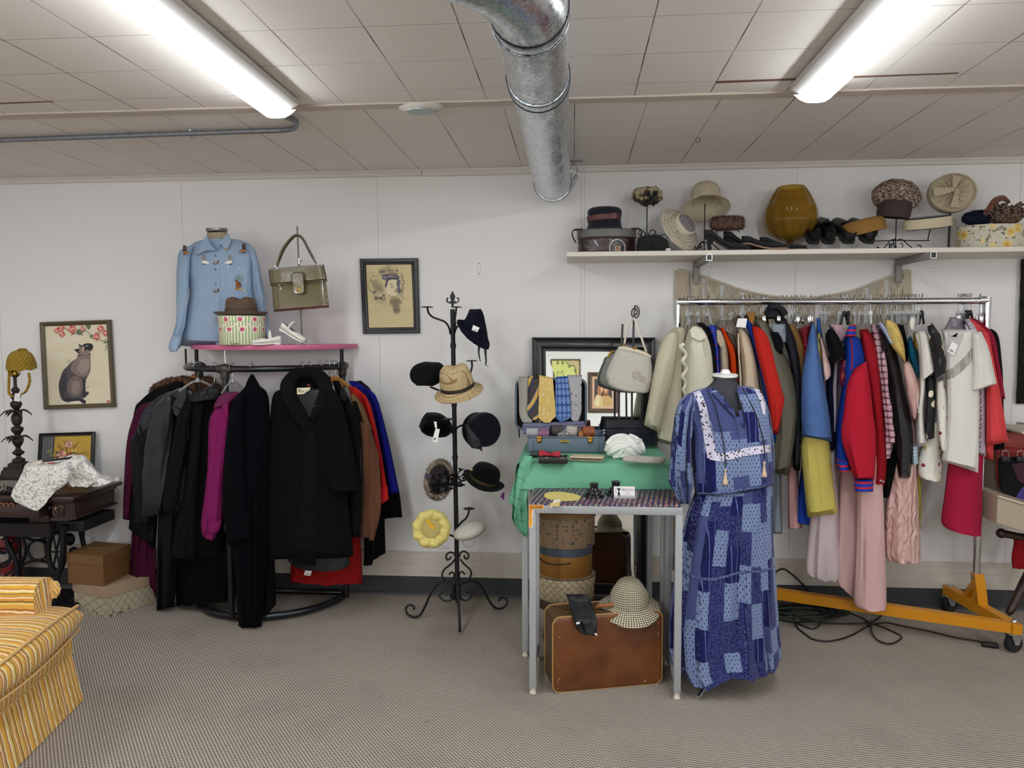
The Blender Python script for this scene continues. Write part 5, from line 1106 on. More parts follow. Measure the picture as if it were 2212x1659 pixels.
garment('fur_coat','dark seal fur coat with a soft grey collar beside the magenta coat','coat',GR,[('body',M_SEAL,[(420,850),(400,870),(390,950),(384,1050),(382,1130),(381,1206)],[(462,838),(486,872),(490,950),(486,1050),(484,1130),(480,1207)],4.06,.12,fm(seed=13)),('sleeve',M_SEAL,[(404,862),(386,890),(374,950),(362,1013),(355,1060),(351,1105)],[(416,872),(410,905),(402,960),(392,1020),(385,1070),(379,1111)],3.96,.1,fm(seed=14,ff=3)),('front_panel',M_SEAL,[(408,870),(412,930),(406,1000),(394,1080),(382,1130),(369,1206)],[(440,868),(436,930),(430,1000),(426,1080),(424,1130),(422,1207)],3.98,.08,fm(seed=15,ff=2))],extra=g3)
hang(426,'clear','the seal fur coat');hang(462,'wire','the coat with the grey fur collar')
M_MAG=cloth('magenta_wool','84205e',420,'6d174c',.35);n=N('magenta_rib');x,y,z=n. sep(n. co());n. set(col='7a1d55',rough=.9);n. bump(n. ma('SINE',n. ma('MULTIPLY',n. ma('ADD',x,n. ma('MULTIPLY',z,.8)),900)),.8,.004);M_MAGR=n. m
def g4(r,T,B):
 part('knit_collar',blob([(487,847),(472,858),(463,874),(462,882)],[(512,846),(518,852),(506,862),(494,872)],3.88,.07,nr=12),M_MAGR,r)
 part('lapel',pprism([(478,874),(492,868),(492,908),(484,896)],3.85,.012,bev=.002),M_MAG,r)
 c=blob([(436,1118),(435,1132),(437,1146)],[(479,1122),(478,1136),(470,1150)],3.89,.09,nr=8,p=2.6);o=part('cuff_band',c,M_MAG,r)
 part('cuff_loop',pprism([(442,1116),(447,1117),(445,1148),(440,1146)],3.838,.006,bev=.001),M_MAG,o)
garment('wool_coat','magenta wool coat with ribbed collar and strapped cuff','coat',GR,[('body',M_MAG,[(490,848),(470,870),(458,900),(450,960),(450,1060),(455,1120)],[(515,848),(520,870),(510,950),(500,1060),(495,1120)],3.97,.1,fm(seed=16)),('sleeve',M_MAG,[(476,868),(458,892),(451,916),(448,1000),(444,1050),(436,1116),(436,1152),(450,1166)],[(494,876),(497,910),(492,960),(486,1010),(482,1060),(478,1120),(468,1152),(462,1166)],3.9,.08,fm(seed=17,ff=3,wr=.003))],extra=g4)
hang(500,'clear','the magenta coat')
M_VEL=velvet('midnight_velvet','030408','07090e',.05)
def g5(r,T,B):
 for pts in([(531,870),(535,1000),(540,1120),(545,1250),(548,1350)],[(545,850),(556,980),(561,1150),(563,1330)]):
  s=seam(T[0],pts,.004)
  if s:part('pleat',s,M_VEL,r)
 part('hood',blob([(541,809),(534,826),(529,842)],[(546,808),(557,826),(566,845)],3.9,.09,nr=10,wr=.006),M_VEL,r)
garment('velvet_coat','very long midnight black velvet coat touching the carpet in front','coat',GR,[('body',M_VEL,[(532,832),(506,868),(496,940),(490,1040),(492,1100),(504,1190),(511,1290),(516,1357)],[(560,832),(580,858),(584,950),(580,1050),(575,1180),(570,1290),(565,1354)],3.905,.15,fm(seed=18,fold=.018,ff=6)),('sleeve',M_VEL,[(520,845),(503,869),(490,930),(484,1000),(481,1080),(486,1140),(494,1180)],[(530,850),(528,900),(526,960),(528,1030),(534,1090),(541,1130),(543,1160)],3.85,.1,fm(seed=19,ff=3))],extra=g5)
garment('long_coat','long black coat hem just behind the velvet coat, over the base ring','coat',GR,[('skirt',M_BLKW,[(560,1000),(562,1150),(566,1340)],[(582,1000),(592,1180),(596,1304)],4.0,.12,fm(seed=20))])
hang(543,'wire','the long velvet coat')
n=N('black_grosgrain');x,y,z=n. sep(n. co());n. set(col='0a0a0c',rough=.9,spec=.15);n. bump(n. ma('SINE',n. ma('ADD',n. ma('MULTIPLY',z,1100),n. ma('MULTIPLY',n. noise(12),14))),.7,.003);M_GROS=n. m
M_BFUR=fur('black_fur_trim','020203','090a0e',90,1.0)
def g6(r,T,B):
 cl=tube([W(a,b,Yq)for a,b,Yq in((668,925,3.86),(648,895,3.85),(630,860,3.86),(622,834,3.9),(634,812,3.95),(655,804,3.98),(680,808,3.97),(700,826,3.92),(700,856,3.87),(688,884,3.85),(676,905,3.85))],[.03,.04,.045,.04,.035,.032,.034,.04,.045,.036,.02],14,smooth=5,flat=.6). noise(.006,30)
 o=part('fur_collar',cl,M_BFUR,r);part('collar_hair',spikes(cl,1100,.014,.001,4,grav=.003),M_BFUR,o)
 fs=decal(T[0],[(652,915),(655,960),(653,1040),(645,1120),(633,1218)],[(676,915),(684,960),(684,1040),(683,1120),(682,1222)],off=.002,th=.022,n=30);o=part('fur_edge',fs,M_BFUR,r);part('edge_hair',spikes(fs,700,.012,.001,5),M_BFUR,o)
 part('inside_neck',decal(T[0],[(640,840),(646,868),(660,905)],[(690,840),(684,868),(668,905)],off=.006),mat('black_satin_lining','060608',.6),r)
 part('collar_back',blob([(640,803),(618,816),(612,840)],[(668,803),(694,816),(704,838)],4.02,.06,nr=10,wr=.006),M_BFUR,r)
 lb=part('woven_label',pprism([(641.5,838),(671,837),(668,843),(656,851),(641.5,852)],3.848,.003),mat('cream_label','d6cfb4',.8),r)
 q=Canvas(W(655,845,3.847),V((PX(3.847),0,0)),V((0,0,PX(3.847))),(0,-1,0));q. text('Black C',-1,-2.5,7,'33302a',.35,wid=22);q. line([(-12,4),(-8,2),(-6,5)],1.2,'33302a');part('label_script',q. mb,INK,lb,smooth=False)
 p=W(681,878,3.84);part('button',lathe([(.001,-.004),(.011,-.003),(.012,.002),(.008,.005),(.001,.006)],p,(0,-1,.1),n=20),mat('black_button','0a0a0c',.15),r)
 e=seam(T[0],[(664,930),(660,922),(666,905)],.002)
garment('fur_trimmed_coat','black ribbed coat with wide black fur collar and front edge, facing the room','coat',GR,[('body',M_GROS,[(634,838),(606,842),(588,860),(581,950),(577,1040),(575,1120),(575,1208)],[(688,838),(712,842),(728,870),(742,950),(750,1060),(758,1130),(764,1202)],3.94,.16,fm(seed=21,fold=.01,ff=7,p=2.6)),('sleeve',M_GROS,[(706,832),(691,872),(684,920),(683,980),(690,1030),(722,1066)],[(716,834),(734,862),(752,920),(766,985),(774,1030),(779,1058)],3.87,.1,fm(seed=22,ff=3,fold=.006)),('lining',mat('black_lining','08080a',.7),[(610,1195),(640,1226),(700,1232)],[(752,1195),(756,1215),(745,1228)],3.98,.1,dict(nr=8))],extra=g6)
hang(652,'maroon','the black coat with fur collar',0,.062);hang(668,'wire','the black jacket beside the fur collared coat')
def g7(r,T,B):
 part('collar',pprism([(736,831),(744,838),(752,858),(746,868),(734,862)],3.99,.012,bev=.002),M_LEA,r)
 c=blob([(744,870),(757,950),(757,1060),(757,1120),(760,1160)],[(760,872),(776,910),(779,1000),(780,1090),(776,1160)],3.98,.07,wr=.004,nr=20);part('fur_sleeve',c,M_BFUR,r)
garment('leather_jacket','black jacket with leather collar and fur sleeve behind the ribbed coat','jacket',GR,[('body',M_BLKW,[(718,822),(730,870),(745,960),(752,1060),(756,1120)],[(732,822),(756,866),(770,940),(772,1060),(770,1120)],4.06,.08,fm(seed=23))],extra=g7)
M_SUE=mat('brown_suede','6a4127',.95,nz=(6,.8,'4e2d1a'),bp=(90,.25),sheen=.1);M_SUEY=mat('tan_suede_yoke','6d5230',.95,bp=(90,.2))
def g8(r,T,B):
 rnd=random. Random(5);m=MB()
 for i in range(80):
  t=rnd. random();x0,y0=797+22*t,918+65*t+rnd. uniform(0,40);L_=rnd. uniform(110,190);x1=x0-6+rnd. uniform(-5,4)-6*t
  tube([W(x0,y0,4.0-.01*rnd. random()),W(x0+3,y0+L_*.5,3.985),W(x1,min(1168,y0+L_),3.99)],.0017,5,smooth=3,mb=m)
 part('fringe',m,M_SUE,r,stuff=True)
 part('epaulette',pprism([(763,866),(770,868),(782,908),(776,914),(762,890)],3.985,.01,bev=.002),M_BLKW,r);buttons(T[0],[(765,869)],.008,mat('silver_stud','c9c9cc',.2,1.0),r)
garment('suede_jacket','brown fringed suede jacket between black fur and red coat','jacket',GR,[('body',M_SUEY,[(755,852),(760,880),(768,900),(776,916)],[(764,850),(784,876),(798,912),(806,930)],4.06,.08,fm(seed=24,nr=14)),('sleeve',M_SUE,[(772,905),(778,950),(780,1020),(778,1100),(779,1162)],[(797,912),(808,950),(818,1000),(821,1060),(806,1160)],4.04,.09,fm(seed=25,ff=4,fold=.01))],extra=g8)
hang(706,'wood','the fringed suede jacket');hang(690,'wire','the black fur sleeved jacket')
M_REDC=cloth('red_wool','b3201c',420,'9c1917',.3);M_BLUC=cloth('royal_blue_wool','14197e',420,'0e1266',.3)
garment('wool_coat','bright red coat between the fringed suede and the royal blue blazer','coat',GR,[('body',M_REDC,[(754,834),(760,870),(780,920),(798,980),(810,1040)],[(768,836),(790,856),(803,890),(818,970),(826,1040)],4.14,.09,fm(seed=26)),('sleeve',M_REDC,[(780,850),(794,890),(808,950),(818,1020),(821,1092)],[(790,854),(804,886),(820,960),(834,1040),(838,1080)],4.08,.08,fm(seed=27,ff=3,fold=.005))],extra=lambda r,T,B:(part('cuff',pprism([(820,1056),(836,1050),(839,1078),(822,1090)],4.03,.008,bev=.002),M_REDC,r),buttons(T[1],[(831,1062)],.008,M_REDC,r)))
hang(716,'wood','the bright red coat')
def g9(r,T,B):part('collar',pprism([(752,823),(768,823),(776,838),(764,842)],4.2,.012,bev=.002),M_BLUC,r)
garment('blazer','royal blue wool blazer at the outer end of the round rack','jacket',GR,[('body',M_BLUC,[(754,824),(770,850),(790,890),(808,950),(820,1020)],[(770,824),(792,838),(812,860),(822,890),(830,1020)],4.24,.08,fm(seed=28)),('sleeve',M_BLUC,[(788,838),(808,880),(822,950),(832,1010),(840,1069)],[(796,840),(815,862),(838,945),(854,1020),(863,1064)],4.2,.08,fm(seed=29,ff=3,fold=.005))],extra=g9)
hang(726,'wood','the royal blue blazer',-.01)
garment('wool_coat','black coat behind the royal blue blazer, its sleeve showing below','coat',GR,[('body',M_BLKW,[(765,824),(785,860),(800,950),(795,1080),(785,1222)],[(780,822),(806,850),(828,920),(830,1080),(833,1194)],4.3,.1,fm(seed=30)),('sleeve',M_BLKW,[(812,900),(818,1000),(822,1070),(824,1120)],[(826,900),(844,1000),(862,1060),(869,1116)],4.29,.09,fm(seed=31,nr=14)),('sleeve',M_BLKW,[(786,1150),(787,1200),(788,1222)],[(812,1150),(808,1200),(804,1220)],4.22,.07,fm(seed=32,nr=10))])
def g10(r,T,B):
 pricetag([(660,1231),(675,1232),(670,1244),(656,1242)],4.04,r)
M_REDD=cloth('red_crepe','8f1517',500,'74100f',.3)
garment('red_dress','long plain red dress with a price tag under the black fur trimmed coat','dress',GR,[('skirt',M_REDD,[(650,1050),(638,1150),(630,1200),(626,1257)],[(776,1050),(778,1140),(781,1200),(784,1262)],4.16,.18,fm(seed=33,fold=.02,ff=5,p=2.6))],extra=g10)
p=ontop(470,4.2);k=PX(4.2);r=thing('torso_form','cream linen half torso display form wearing the denim shirt','mannequin',p)
M_LIN=cloth('form_linen','b3a58d',500,'a3957c',.25)
part('torso',blob([(447,500),(446,530),(430,545),(410,560),(412,640),(400,748)],[(491,500),(492,525),(505,540),(535,555),(535,640),(550,748)],4.2,.13,nr=30,top=.001),M_LIN,r)
part('neck_cap',lathe([(.001,0),(22*k,0),(23*k,3*k),(22.5*k,6.5*k),(.001,7.5*k)],W(468.5,500,4.2),(0,-.06,1),n=36,smooth=0),mat('brushed_steel','8c8782',.35,.8),r)
n=N('washed_denim');x,y,z=n. sep(n. co());w=n. ma('SINE',n. ma('MULTIPLY',n. ma('ADD',x,z),2200));n. set(col=n. mix(n. noise(9,det=6),'a5b8cf','86a0be'),rough=.9);n. bump(n. ma('ADD',n. ma('MULTIPLY',w,.3),n. noise(26,det=4)),.3,.006);M_DEN=n. m
p0=V((p. x,p. y-.05,p. z))
r=thing('denim_shirt','pale blue denim shirt with cowboy boot appliques on the torso form','shirt',p0)
bd=blob([(448,520),(437,520),(414,528),(399,546),(403,590),(409,635),(399,690),(389,747)],[(470,540),(490,520),(525,522),(546,540),(545,590),(547,639),(557,700),(566,748)],4.18,.2,p=2.5,fold=.008,ff=5,seed=40,nr=34,top=.03,wr=.002)
sl=blob([(425,528),(390,540),(382,575),(381,640),(381,690),(372,726),(364,750)],[(420,532),(411,560),(409,600),(407,640),(401,695),(395,722),(389,752)],4.12,.09,seed=41,top=.2,fold=.008,ff=4,wr=.003)
sr=blob([(520,526),(541,560),(545,610),(552,660),(560,735)],[(536,525),(553,545),(565,600),(574,650),(585,735)],4.15,.09,top=.2,seed=42,fold=.008,ff=4,wr=.003)
part('body',bd,M_DEN,r);part('sleeve',sl,M_DEN,r);part('sleeve',sr,M_DEN,r)
part('cuff',blob([(373,724),(366,742),(367,758),(376,761)],[(394,722),(390,742),(386,754),(382,760)],4.06,.09,nr=12,wr=.004,seed=4),M_DEN,r)
T=bd. bvh()
part('collar',pprism([(446,507),(437,521),(424,550),(447,541),(467,541),(455,528)],4.06,.012,bev=.002),M_DEN,r)
part('collar',pprism([(491,504),(499,521),(490,541),(476,527),(467,540),(472,525)],4.06,.012,bev=.002),M_DEN,r)
part('placket',decal(T,[(461,545),(463,600),(464,680),(466,748)],[(474,545),(474.5,600),(475,680),(477,748)],off=.002,th=.003),M_DEN,r)
part('pocket',decal(T,[(485,578),(486,600),(488,630)],[(536,580),(534,605),(532,632)],off=.0025,th=.0,n=12,nu=8),M_DEN,r)
def boot(x,y,fl,c1,c2,s=1.0):
 q=stamp(T,x,y,lift=.035 if y<550 else.006)
 for pts,c in(([(-5,11),(3,11),(4,-2),(11,-6),(13,-9),(-4,-10),(-6,-3)],c1),([(-5,-4),(3,-3),(11,-6.5),(13,-9),(6,-9.5),(-5,-9.5)],c2),([(-4.5,-9),(0,-9),(0,-12),(-4,-12)],'1c1512')):q. poly([(a*fl*s*.92,b*s*.92)for a,b in pts],c)
 for i in range(4):q. line([((-3.6+i*2)*fl*s,10*s),((-4+i*2)*fl*s,2*s),((-3+i*2)*fl*s,-2*s)],1.1*s,'16161a' if c1!='2e1f18' else '5b4030',3)
 return part('boot_applique',q. mb,INK,r,smooth=False)
boot(400,540,1,'2e1f18','9a6a40');boot(526,536,-1,'2e1f18','9a6a40');boot(441,561,1,'d9d6d0','ecebe8');boot(496,561,-1,'d9d6d0','ecebe8')
for x,y,c in((466,553,'3b3440'),(466,582,'3a3036'),(465,599,'c9cdd0'),(467,614,'4a2f2a'),(469,648,'c9cdd0'),(493,577,'dcdcdc'),(517,580,'dcdcdc'),(529,583,'dcdcdc')):
 h=hitp(T,x,y)or W(x,y,4.08);part("button",ellip(h-V((0,.004,0)),(.0045,.002,.0045),n=10,m=6),mat('shirt_button',c,.3),r)
for x,y in((466,567),(467,628)):
 q=stamp(T,x,y);q. poly([(-7,-4),(-2,2),(4,3),(7,6),(6,-1),(2,-5),(-3,-4)],'4a2a20');q. ell(0,-1,2.6,2.2,'b8a695');part('saddle_button',q. mb,INK,r,smooth=False)
q=stamp(T,511,612)
for i in range(7):q. line([(-6+i*3,4),(-7+i*3.4,12),(-5+i*3.2,20-abs(i-3)*2)],1.6,('4f7d4a','6a9a62')[i%2],4,1,True)
q. ell(-1,-1,12,6.5,'5f3018',rot=-.25);q. ell(1,-4,10,3.6,'8a4a22',rot=-.25);q. poly([(-6,4),(-3,9),(2,6),(3,1)],'6e3a1e',2);q. poly([(-7,-8),(8,-9),(6,-14),(-4,-13)],'7a4220',2);q. ell(-10,0,3,6,'4a2614');q. ell(0,1,1.8,1.4,'d8b98a')
q. line([(8,-12),(14,-15),(19,-18)],2.2,'e4d7a8');q. line([(-10,-4),(-14,-8),(-16,-12)],1.6,'e0cf8e');part('hat_embroidery',q. mb,INK,r,smooth=False)
q=stamp(T,508,624.5);q. text('Oklahoma',1,-3.5,6.5,'c59a4a',.3,wid=36)if 0 else[q. line([(-17+i*4,-2+(i%2)),(-15.5+i*4,3-(i*37%3)),(-14+i*4,-2)],1.3,('c59a4a','d8a04a','b9a048','d8c89a')[i%4],4)for i in range(9)]
part('script_embroidery',q. mb,INK,r,smooth=False)
for x,y in((427,547),(489,538)):q=stamp(T,x,y,lift=.035);q. poly([(-4,-3),(0,3),(4,-2)],'b08a4a');part('collar_tip',q. mb,INK,r,smooth=False)
c=ontop(524,4.04);k=PX(4.04);R_=49*k
n=N('striped_rose_paper');x,y,z=n. sep(n. co());a=n. ma('ARCTAN2',x,n. ma('MULTIPLY',y,-1.0));st=n. ma('GREATER_THAN',n. ma('SINE',n. ma('MULTIPLY',a,46)),-.1);base=n. mix(st,'ece7c8','9db58a')
u=n. ma('MULTIPLY',a,R_/k)
def rose(cu,cz,per):
 uu=n. ma('SUBTRACT',n. ma('PINGPONG',n. ma('SUBTRACT',u,cu),per/2),0.0);zz=n. ma('DIVIDE',n. ma('SUBTRACT',z,cz),k);wob=n. ma('MULTIPLY',n. noise(150,det=2),3.2)
 return n. ma('ADD',n. ma('SQRT',n. ma('ADD',n. ma('POWER',uu,2.0),n. ma('POWER',zz,2.0))),wob)
d=n. ma('MINIMUM',rose(-7,34*k,28),rose(-14,56*k,31));gar=n. ma('ABSOLUTE',n. ma('SUBTRACT',n. ma('ADD',n. ma('DIVIDE',z,k),n. ma('MULTIPLY',n. ma('COSINE',n. ma('MULTIPLY',n. ma('ADD',u,7),2*pi/28)),7)),38.0))
c1=n. mix(n. ma('LESS_THAN',gar,2.2),base,'eee3d2');c1=n. mix(n. ma('MULTIPLY',n. ma('LESS_THAN',gar,2.6),n. ma('GREATER_THAN',n. noise(260),.6)),c1,'c76f80');c1=n. mix(n. ma('LESS_THAN',d,8.6),c1,'efe2d0');c1=n. mix(n. ma('LESS_THAN',d,6.4),c1,n. ramp(n. noise(200),[(.4,'b82a54'),(.62,'d8748c')]));n. set(col=c1,rough=.55);M_HB=n. m
r=thing('hat_box','round hat box with green stripes and pink rose garlands under the fedora','hat box',c)
zl,zt=52*k,64*k
bdh=lathe([(.001,0),(R_-.004,0),(R_,.004),(R_,zl),(.001,zl)],c,n=56,smooth=0);part('body',bdh,M_HB,r);part('lid',lathe([(.001,zl+.001),(R_+.004,zl-.001),(R_+.004,zt-.003),(R_,zt),(.001,zt)],c,n=56,smooth=0),M_HB,r)
q=stamp(bdh. bvh(),508,741.5,.0002,.002);q. line([(-7,3),(-9,-2),(-5,-3),(-2,0),(0,-2),(2,0),(4,-2),(7,0),(9,-1)],1.1,'5a5146',5);part('signature',q. mb,INK,r,smooth=False)
p=c+V((-2*k,0,zt+.001));n=N('brown_felt');n. set(col=n. mix(n. noise(12),'66503e','54402f'),rough=.95,sheen=.1);n. bump(n. noise(220),.2);M_BRF=n. m
r=thing('fedora_hat','brown felt fedora with pinched crown on the striped hat box','hat',p)
def pinch(kk,a,v):
 kk=V(kk)
 if kk. z>28*k:kk. z-=.018*max(0,1-abs(kk. x)/(14*k))*(kk. z-28*k)/(10*k)*1.0;
 if kk. z>22*k and kk. y<0:kk. y*=1-.22*max(0,1-abs(abs(kk. x)-12*k)/(14*k))
 return kk
part('crown',lathe([(34*k,6*k),(33*k,12*k),(32.5*k,24*k),(31*k,34*k),(26*k,40*k),(14*k,42*k),(.001,41*k)],p,n=56,warp=pinch,sq=(1,.9)),M_BRF,r)
part('brim',lathe([(33*k,8*k),(38*k,4*k),(50*k,2*k),(58*k,6*k),(59.5*k,8*k),(58*k,8.6*k),(50*k,5*k),(40*k,7*k),(33.5*k,11*k)],p,n=56,sq=(1,.8)),M_BRF,r)
part('band',lathe([(34.2*k,8*k),(34.4*k,10*k),(33.4*k,17*k),(33*k,17*k)],p,n=48,sq=(1,.9),smooth=0),mat('brown_hat_band','4b382b',.7),r)
for i,(q0,td,up,lbl)in enumerate(((ontop(608,4.02)+V((0,0,.001)),(-.86,-.5,0),(0,0,1),'white strapped child shoe lying nearest the striped hat box'),(W(603,712,4.06),(1,-.15,-.5),(.45,0,1),'white strapped child shoe propped heel up on its mate'))):
 r,M=shoe(lbl,q0,td,.155 if i==0 else.17,.062,.006,.05,(M_WSHOE,M_LINING,M_WSHOE),'flat',up,'white shoes on the pink board')
 part('strap',tube([M@V((.06,-.03,.022)),M@V((.062,-.026,.06)),M@V((.062,0,.078)),M@V((.062,.026,.06)),M@V((.06,.03,.022))],.0055,8,smooth=4,flat=.35),M_WSHOE,r)
b=ontop(653,4.12);r=thing('bag_stand','thin steel display rod behind the olive handbag','display stand',b)
part('rod',tube([b+V((0,0,.003)),W(642,489,4.12)],.0045,10),mat('grey_steel_rod','6a6662',.35,.8),r);part('base',box(b+V((0,0,.0025)),(.12,.1,.005),.002),M_CHROME,r)
part('collar',MB(). join(lathe([(.001,0),(.01,0),(.01,.03),(.001,.03)],W(646,570,4.12),n=16,smooth=0)). join(ellip(W(650,563,4.1),(.008,.006,.006),n=10,m=6)),M_CHROME,r)
n=N('olive_patent');n. set(col=n. mix(n. noise(5),'6f6442','5c5233'),rough=.2,coat=.5);n. bump(n. noise(9,det=4),.3,.012);M_OLV=n. m;M_DKT=mat('dark_piping','29231a',.4)
r=thing('handbag','shiny olive green structured handbag hanging from the rod stand','bag',W(648,670,4.05))
bg=blob([(583,580),(587,625),(591.5,674)],[(700,571),(705,615),(711,664.5)],4.04,(.05,.085),p=5,nr=20,top=.02,bot=.02);part('body',bg,M_OLV,r,ang=40)
T=bg. bvh();part('flap',blob([(580.5,582),(582,598),(585,617)],[(699,572),(702,588),(705,607)],4.03,.082,p=5,nr=10,top=.05,bot=.1),M_OLV,r)
part('piping',tube([W(a,b_,3.985)for a,b_ in((580.5,582),(584.5,612),(590,617.5),(640,612.5),(700,608.5),(705,603),(699,573))],.0022,6,smooth=3),M_DKT,r)
ls=part('lock_strap',pprism([(630,593),(634,589),(650,588),(655,592),(656.5,630),(653,633.5),(638,634),(635,631)],3.975,.012,bev=.002),M_OLV,r)
part('strap_edge',tube([W(a,b_,3.974)for a,b_ in((630,612),(630,593),(634,589),(650,588),(655,592),(656,611))],.002,6),M_DKT,ls)
part('turn_lock',MB(). join(lathe([(.001,0),(.014,0),(.014,.004),(.001,.006)],W(645,626,3.974),(0,-1,0),n=24,smooth=0)). join(box(W(645,626,3.966),(.004,.006,.012),.001)),mat('bag_brass','9a8a52',.3,.9),ls)
for xs,ys in(((589,591,594,597),(625,636,650,664)),((700,703,705,706),(614,626,640,654))):
 for x,y in zip(xs,ys):
  h=hitp(T,x,y)
  if h:part('stud',ellip(h-V((0,.001,0)),(.003,.002,.003),n=8,m=6),M_DKT,r)
for s in((593,627,600,670),(700,612,706,662)):
 e=seam(T,[(s[0]+6 if s[0]<650 else s[0]-6,s[1]),(s[2]+3 if s[0]<650 else s[2]-6,s[3])],.0014)
 if e:part('stitch_line',e,M_DKT,r)
hd=part('handle',tube([W(a,b_,4.03)for a,b_ in((598,577),(602,562),(614,535),(630,515),(642,508),(654,516),(666,538),(678,560),(683,570))],[.007,.011,.011,.01,.01,.01,.011,.011,.007],10,smooth=4,flat=.6),M_OLV,r)
part('handle_edge',tube([W(a,b_,4.022)for a,b_ in((602,562),(614,536),(630,516),(642,509),(654,517),(666,539),(678,560))],.003,6,smooth=4),M_DKT,hd)
for x,y in((597,577),(683,571)):part('handle_ring',tube([W(x,y,4.03)+V((.01*cos(a),0,.008*sin(a)))for a in[i*pi/8 for i in range(16)]],.0018,6,closed=True),M_CHROME,r)
b=F(985,1320);b. y=4.08;b. x=W(988,1300,4.08). x;Yh=4.08
r=thing('hat_tree','tall black wrought iron hat tree with spear finial and curled feet','hat stand',(b. x,Yh,0))
tp_=W(977,668,Yh);axp=lambda y:W(977.5+(y-668)*.0175,y,Yh)
part('pole',MB(). join(tube([axp(668),axp(760),axp(850),axp(1000),axp(1200),axp(1300)],.0125,12)). join(tube([axp(742),axp(752)],.016,12)). join(tube([axp(868),axp(878)],.0155,12)). join(tube([axp(984),axp(992)],.0155,12)),M_IRON,r)
fi=MB();k=PX(Yh)
prism([W(a,c,Yh-.006)for a,c in((977,628),(983,640),(981.5,646),(979.5,652),(983,650),(988,653),(990,648),(991.5,643.5),(986,645),(988,641.5),(992,646),(990.5,652),(986,655),(980,656),(979,664),(975.5,664),(974.5,656),(968,655),(964,652),(963,646),(967,642),(969,645),(964.5,644),(966,648),(968,653),(973,650),(975,652),(973,646),(971.5,640))][::-1],(0,.014,0),fi,bev=.0008)
part('finial',fi,M_IRON,r)
def arm(pts,Yt,disc=None,name='arm'):
 n_=len(pts);P=[W(a,c,Yh+(Yt-Yh)*i/(n_-1))for i,(a,c)in enumerate(pts)]
 o=part(name,tube(P,.0055,8,smooth=5),M_IRON,r)
 if disc:p=P[-1];part('disc',lathe([(.001,-.002),(.03,-.001),(.032,.002),(.022,.005),(.001,.006)],p,n=24),M_IRON,o)
arm([(973,722),(970,708),(962,696),(948,690),(935,685),(926,676),(923,664)],3.98,1)
arm([(981,718),(984,704),(983,690),(986,664)],4.2,1)
arm([(981,722),(986,708),(996,702),(1012,700)],4.0)
arm([(981,850),(990,842),(1008,830),(1019,795),(1019,780)],4.2,1)
arm([(978,860),(965,850),(945,842),(930,836)],3.98)
arm([(979,860),(972,856),(975,846),(985,838)],3.9)
arm([(978,936),(972,928),(970,918),(970,906)],3.86,1);arm([(977,932),(965,924),(948,918),(936,914)],3.98);arm([(982,932),(990,922),(1004,918),(1020,918)],4.02)
arm([(982,1050),(970,1040),(955,1036),(945,1036)],4.0);arm([(984,1050),(995,1040),(1020,1034),(1040,1034)],4.06);arm([(983,1056),(978,1046),(972,1042)],3.9)
arm([(986,1140),(997,1128),(1008,1118),(1013,1104),(1013,1099)],4.2,1);arm([(983,1160),(970,1155),(950,1148),(935,1146)],4.02);arm([(986,1164),(996,1160),(1010,1152)],4.0)
def iron2(pts,Ya,Yb,nm,rr=.006):n_=len(pts);return part(nm,tube([W(a,c,Ya+(Yb-Ya)*i/(n_-1))for i,(a,c)in enumerate(pts)],rr,8,smooth=6),M_IRON,r)
L_=[(981,1296),(982,1278),(975,1262),(960,1257),(945,1262),(932,1280),(918,1310),(908,1328),(895,1333),(880,1326),(877,1313),(885,1307),(894,1310),(894,1317)]
iron2(L_,4.08,4.09,'leg',.0065)
R2=[(990,1290),(990,1272),(1000,1260),(1018,1255),(1033,1259),(1045,1275),(1058,1300),(1070,1313),(1084,1314),(1095,1304),(1093,1293),(1083,1291),(1078,1297)]
iron2(R2,4.08,4.27,'leg',.0065)
iron2([(988,1255),(989,1270),(990,1300),(992,1330),(993,1352),(993,1364)],4.03,3.86,'leg',.0075)
iron2([(984,1260),(980,1275),(975,1290),(974,1284)],4.12,4.28,'leg',.0065)
for pts in([(984,1204),(981,1196),(972,1193),(964,1200),(966,1209),(972,1207),(974,1202)],[(992,1204),(995,1194),(1003,1191),(1012,1198),(1010,1206),(1004,1206),(1003,1199)],[(983,1208),(975,1218),(960,1230),(955,1243),(960,1254),(970,1256),(979,1250),(981,1240),(976,1236),(970,1241)],[(994,1208),(1002,1218),(1015,1230),(1018,1240),(1012,1252),(1002,1256),(993,1250),(992,1240),(998,1235),(1004,1241)],[(980,1270),(980,1290),(970,1298),(957,1296),(950,1288),(953,1280),(960,1280)],[(993,1272),(994,1290),(1004,1297),(1016,1292),(1019,1281),(1013,1276),(1010,1282)]):
 iron2(pts,Yh-.01,Yh+.02,'scroll',.0052)
HG='hats on the iron hat tree';k=PX(4.0)
n=N('navy_crochet');f=n. vor(150);n. set(col=n. mix(f,'05060f','12162c'),rough=.95,spec=.2);n. bump(f,1.0,.006);M_NAVC=n. m
c_=blob([(1014,668),(1004,690),(990,690),(988,700),(1000,720),(1020,738),(1042,752)],[(1040,668),(1046,685),(1049,700),(1051,712),(1054,730),(1057,742),(1054,754)],4.0,(.16,.19),p=2.1,wr=.006,nr=24,top=.12,bot=.06)
r=thing('crochet_hat','navy crocheted cloche with price tag and two dangling ribbons','hat',mid([c_]),HG);part('crown',c_,M_NAVC,r)
T=c_. bvh();part('brim_roll',tube([W(a,b_,3.92)for a,b_ in((990,694),(1000,712),(1018,730),(1036,742),(1054,750))],[.006,.014,.016,.015,.007],10,smooth=4). noise(.004,60),M_NAVC,r)
pricetag([(1022,702),(1036,708),(1031,718),(1019,713)],3.89,r)
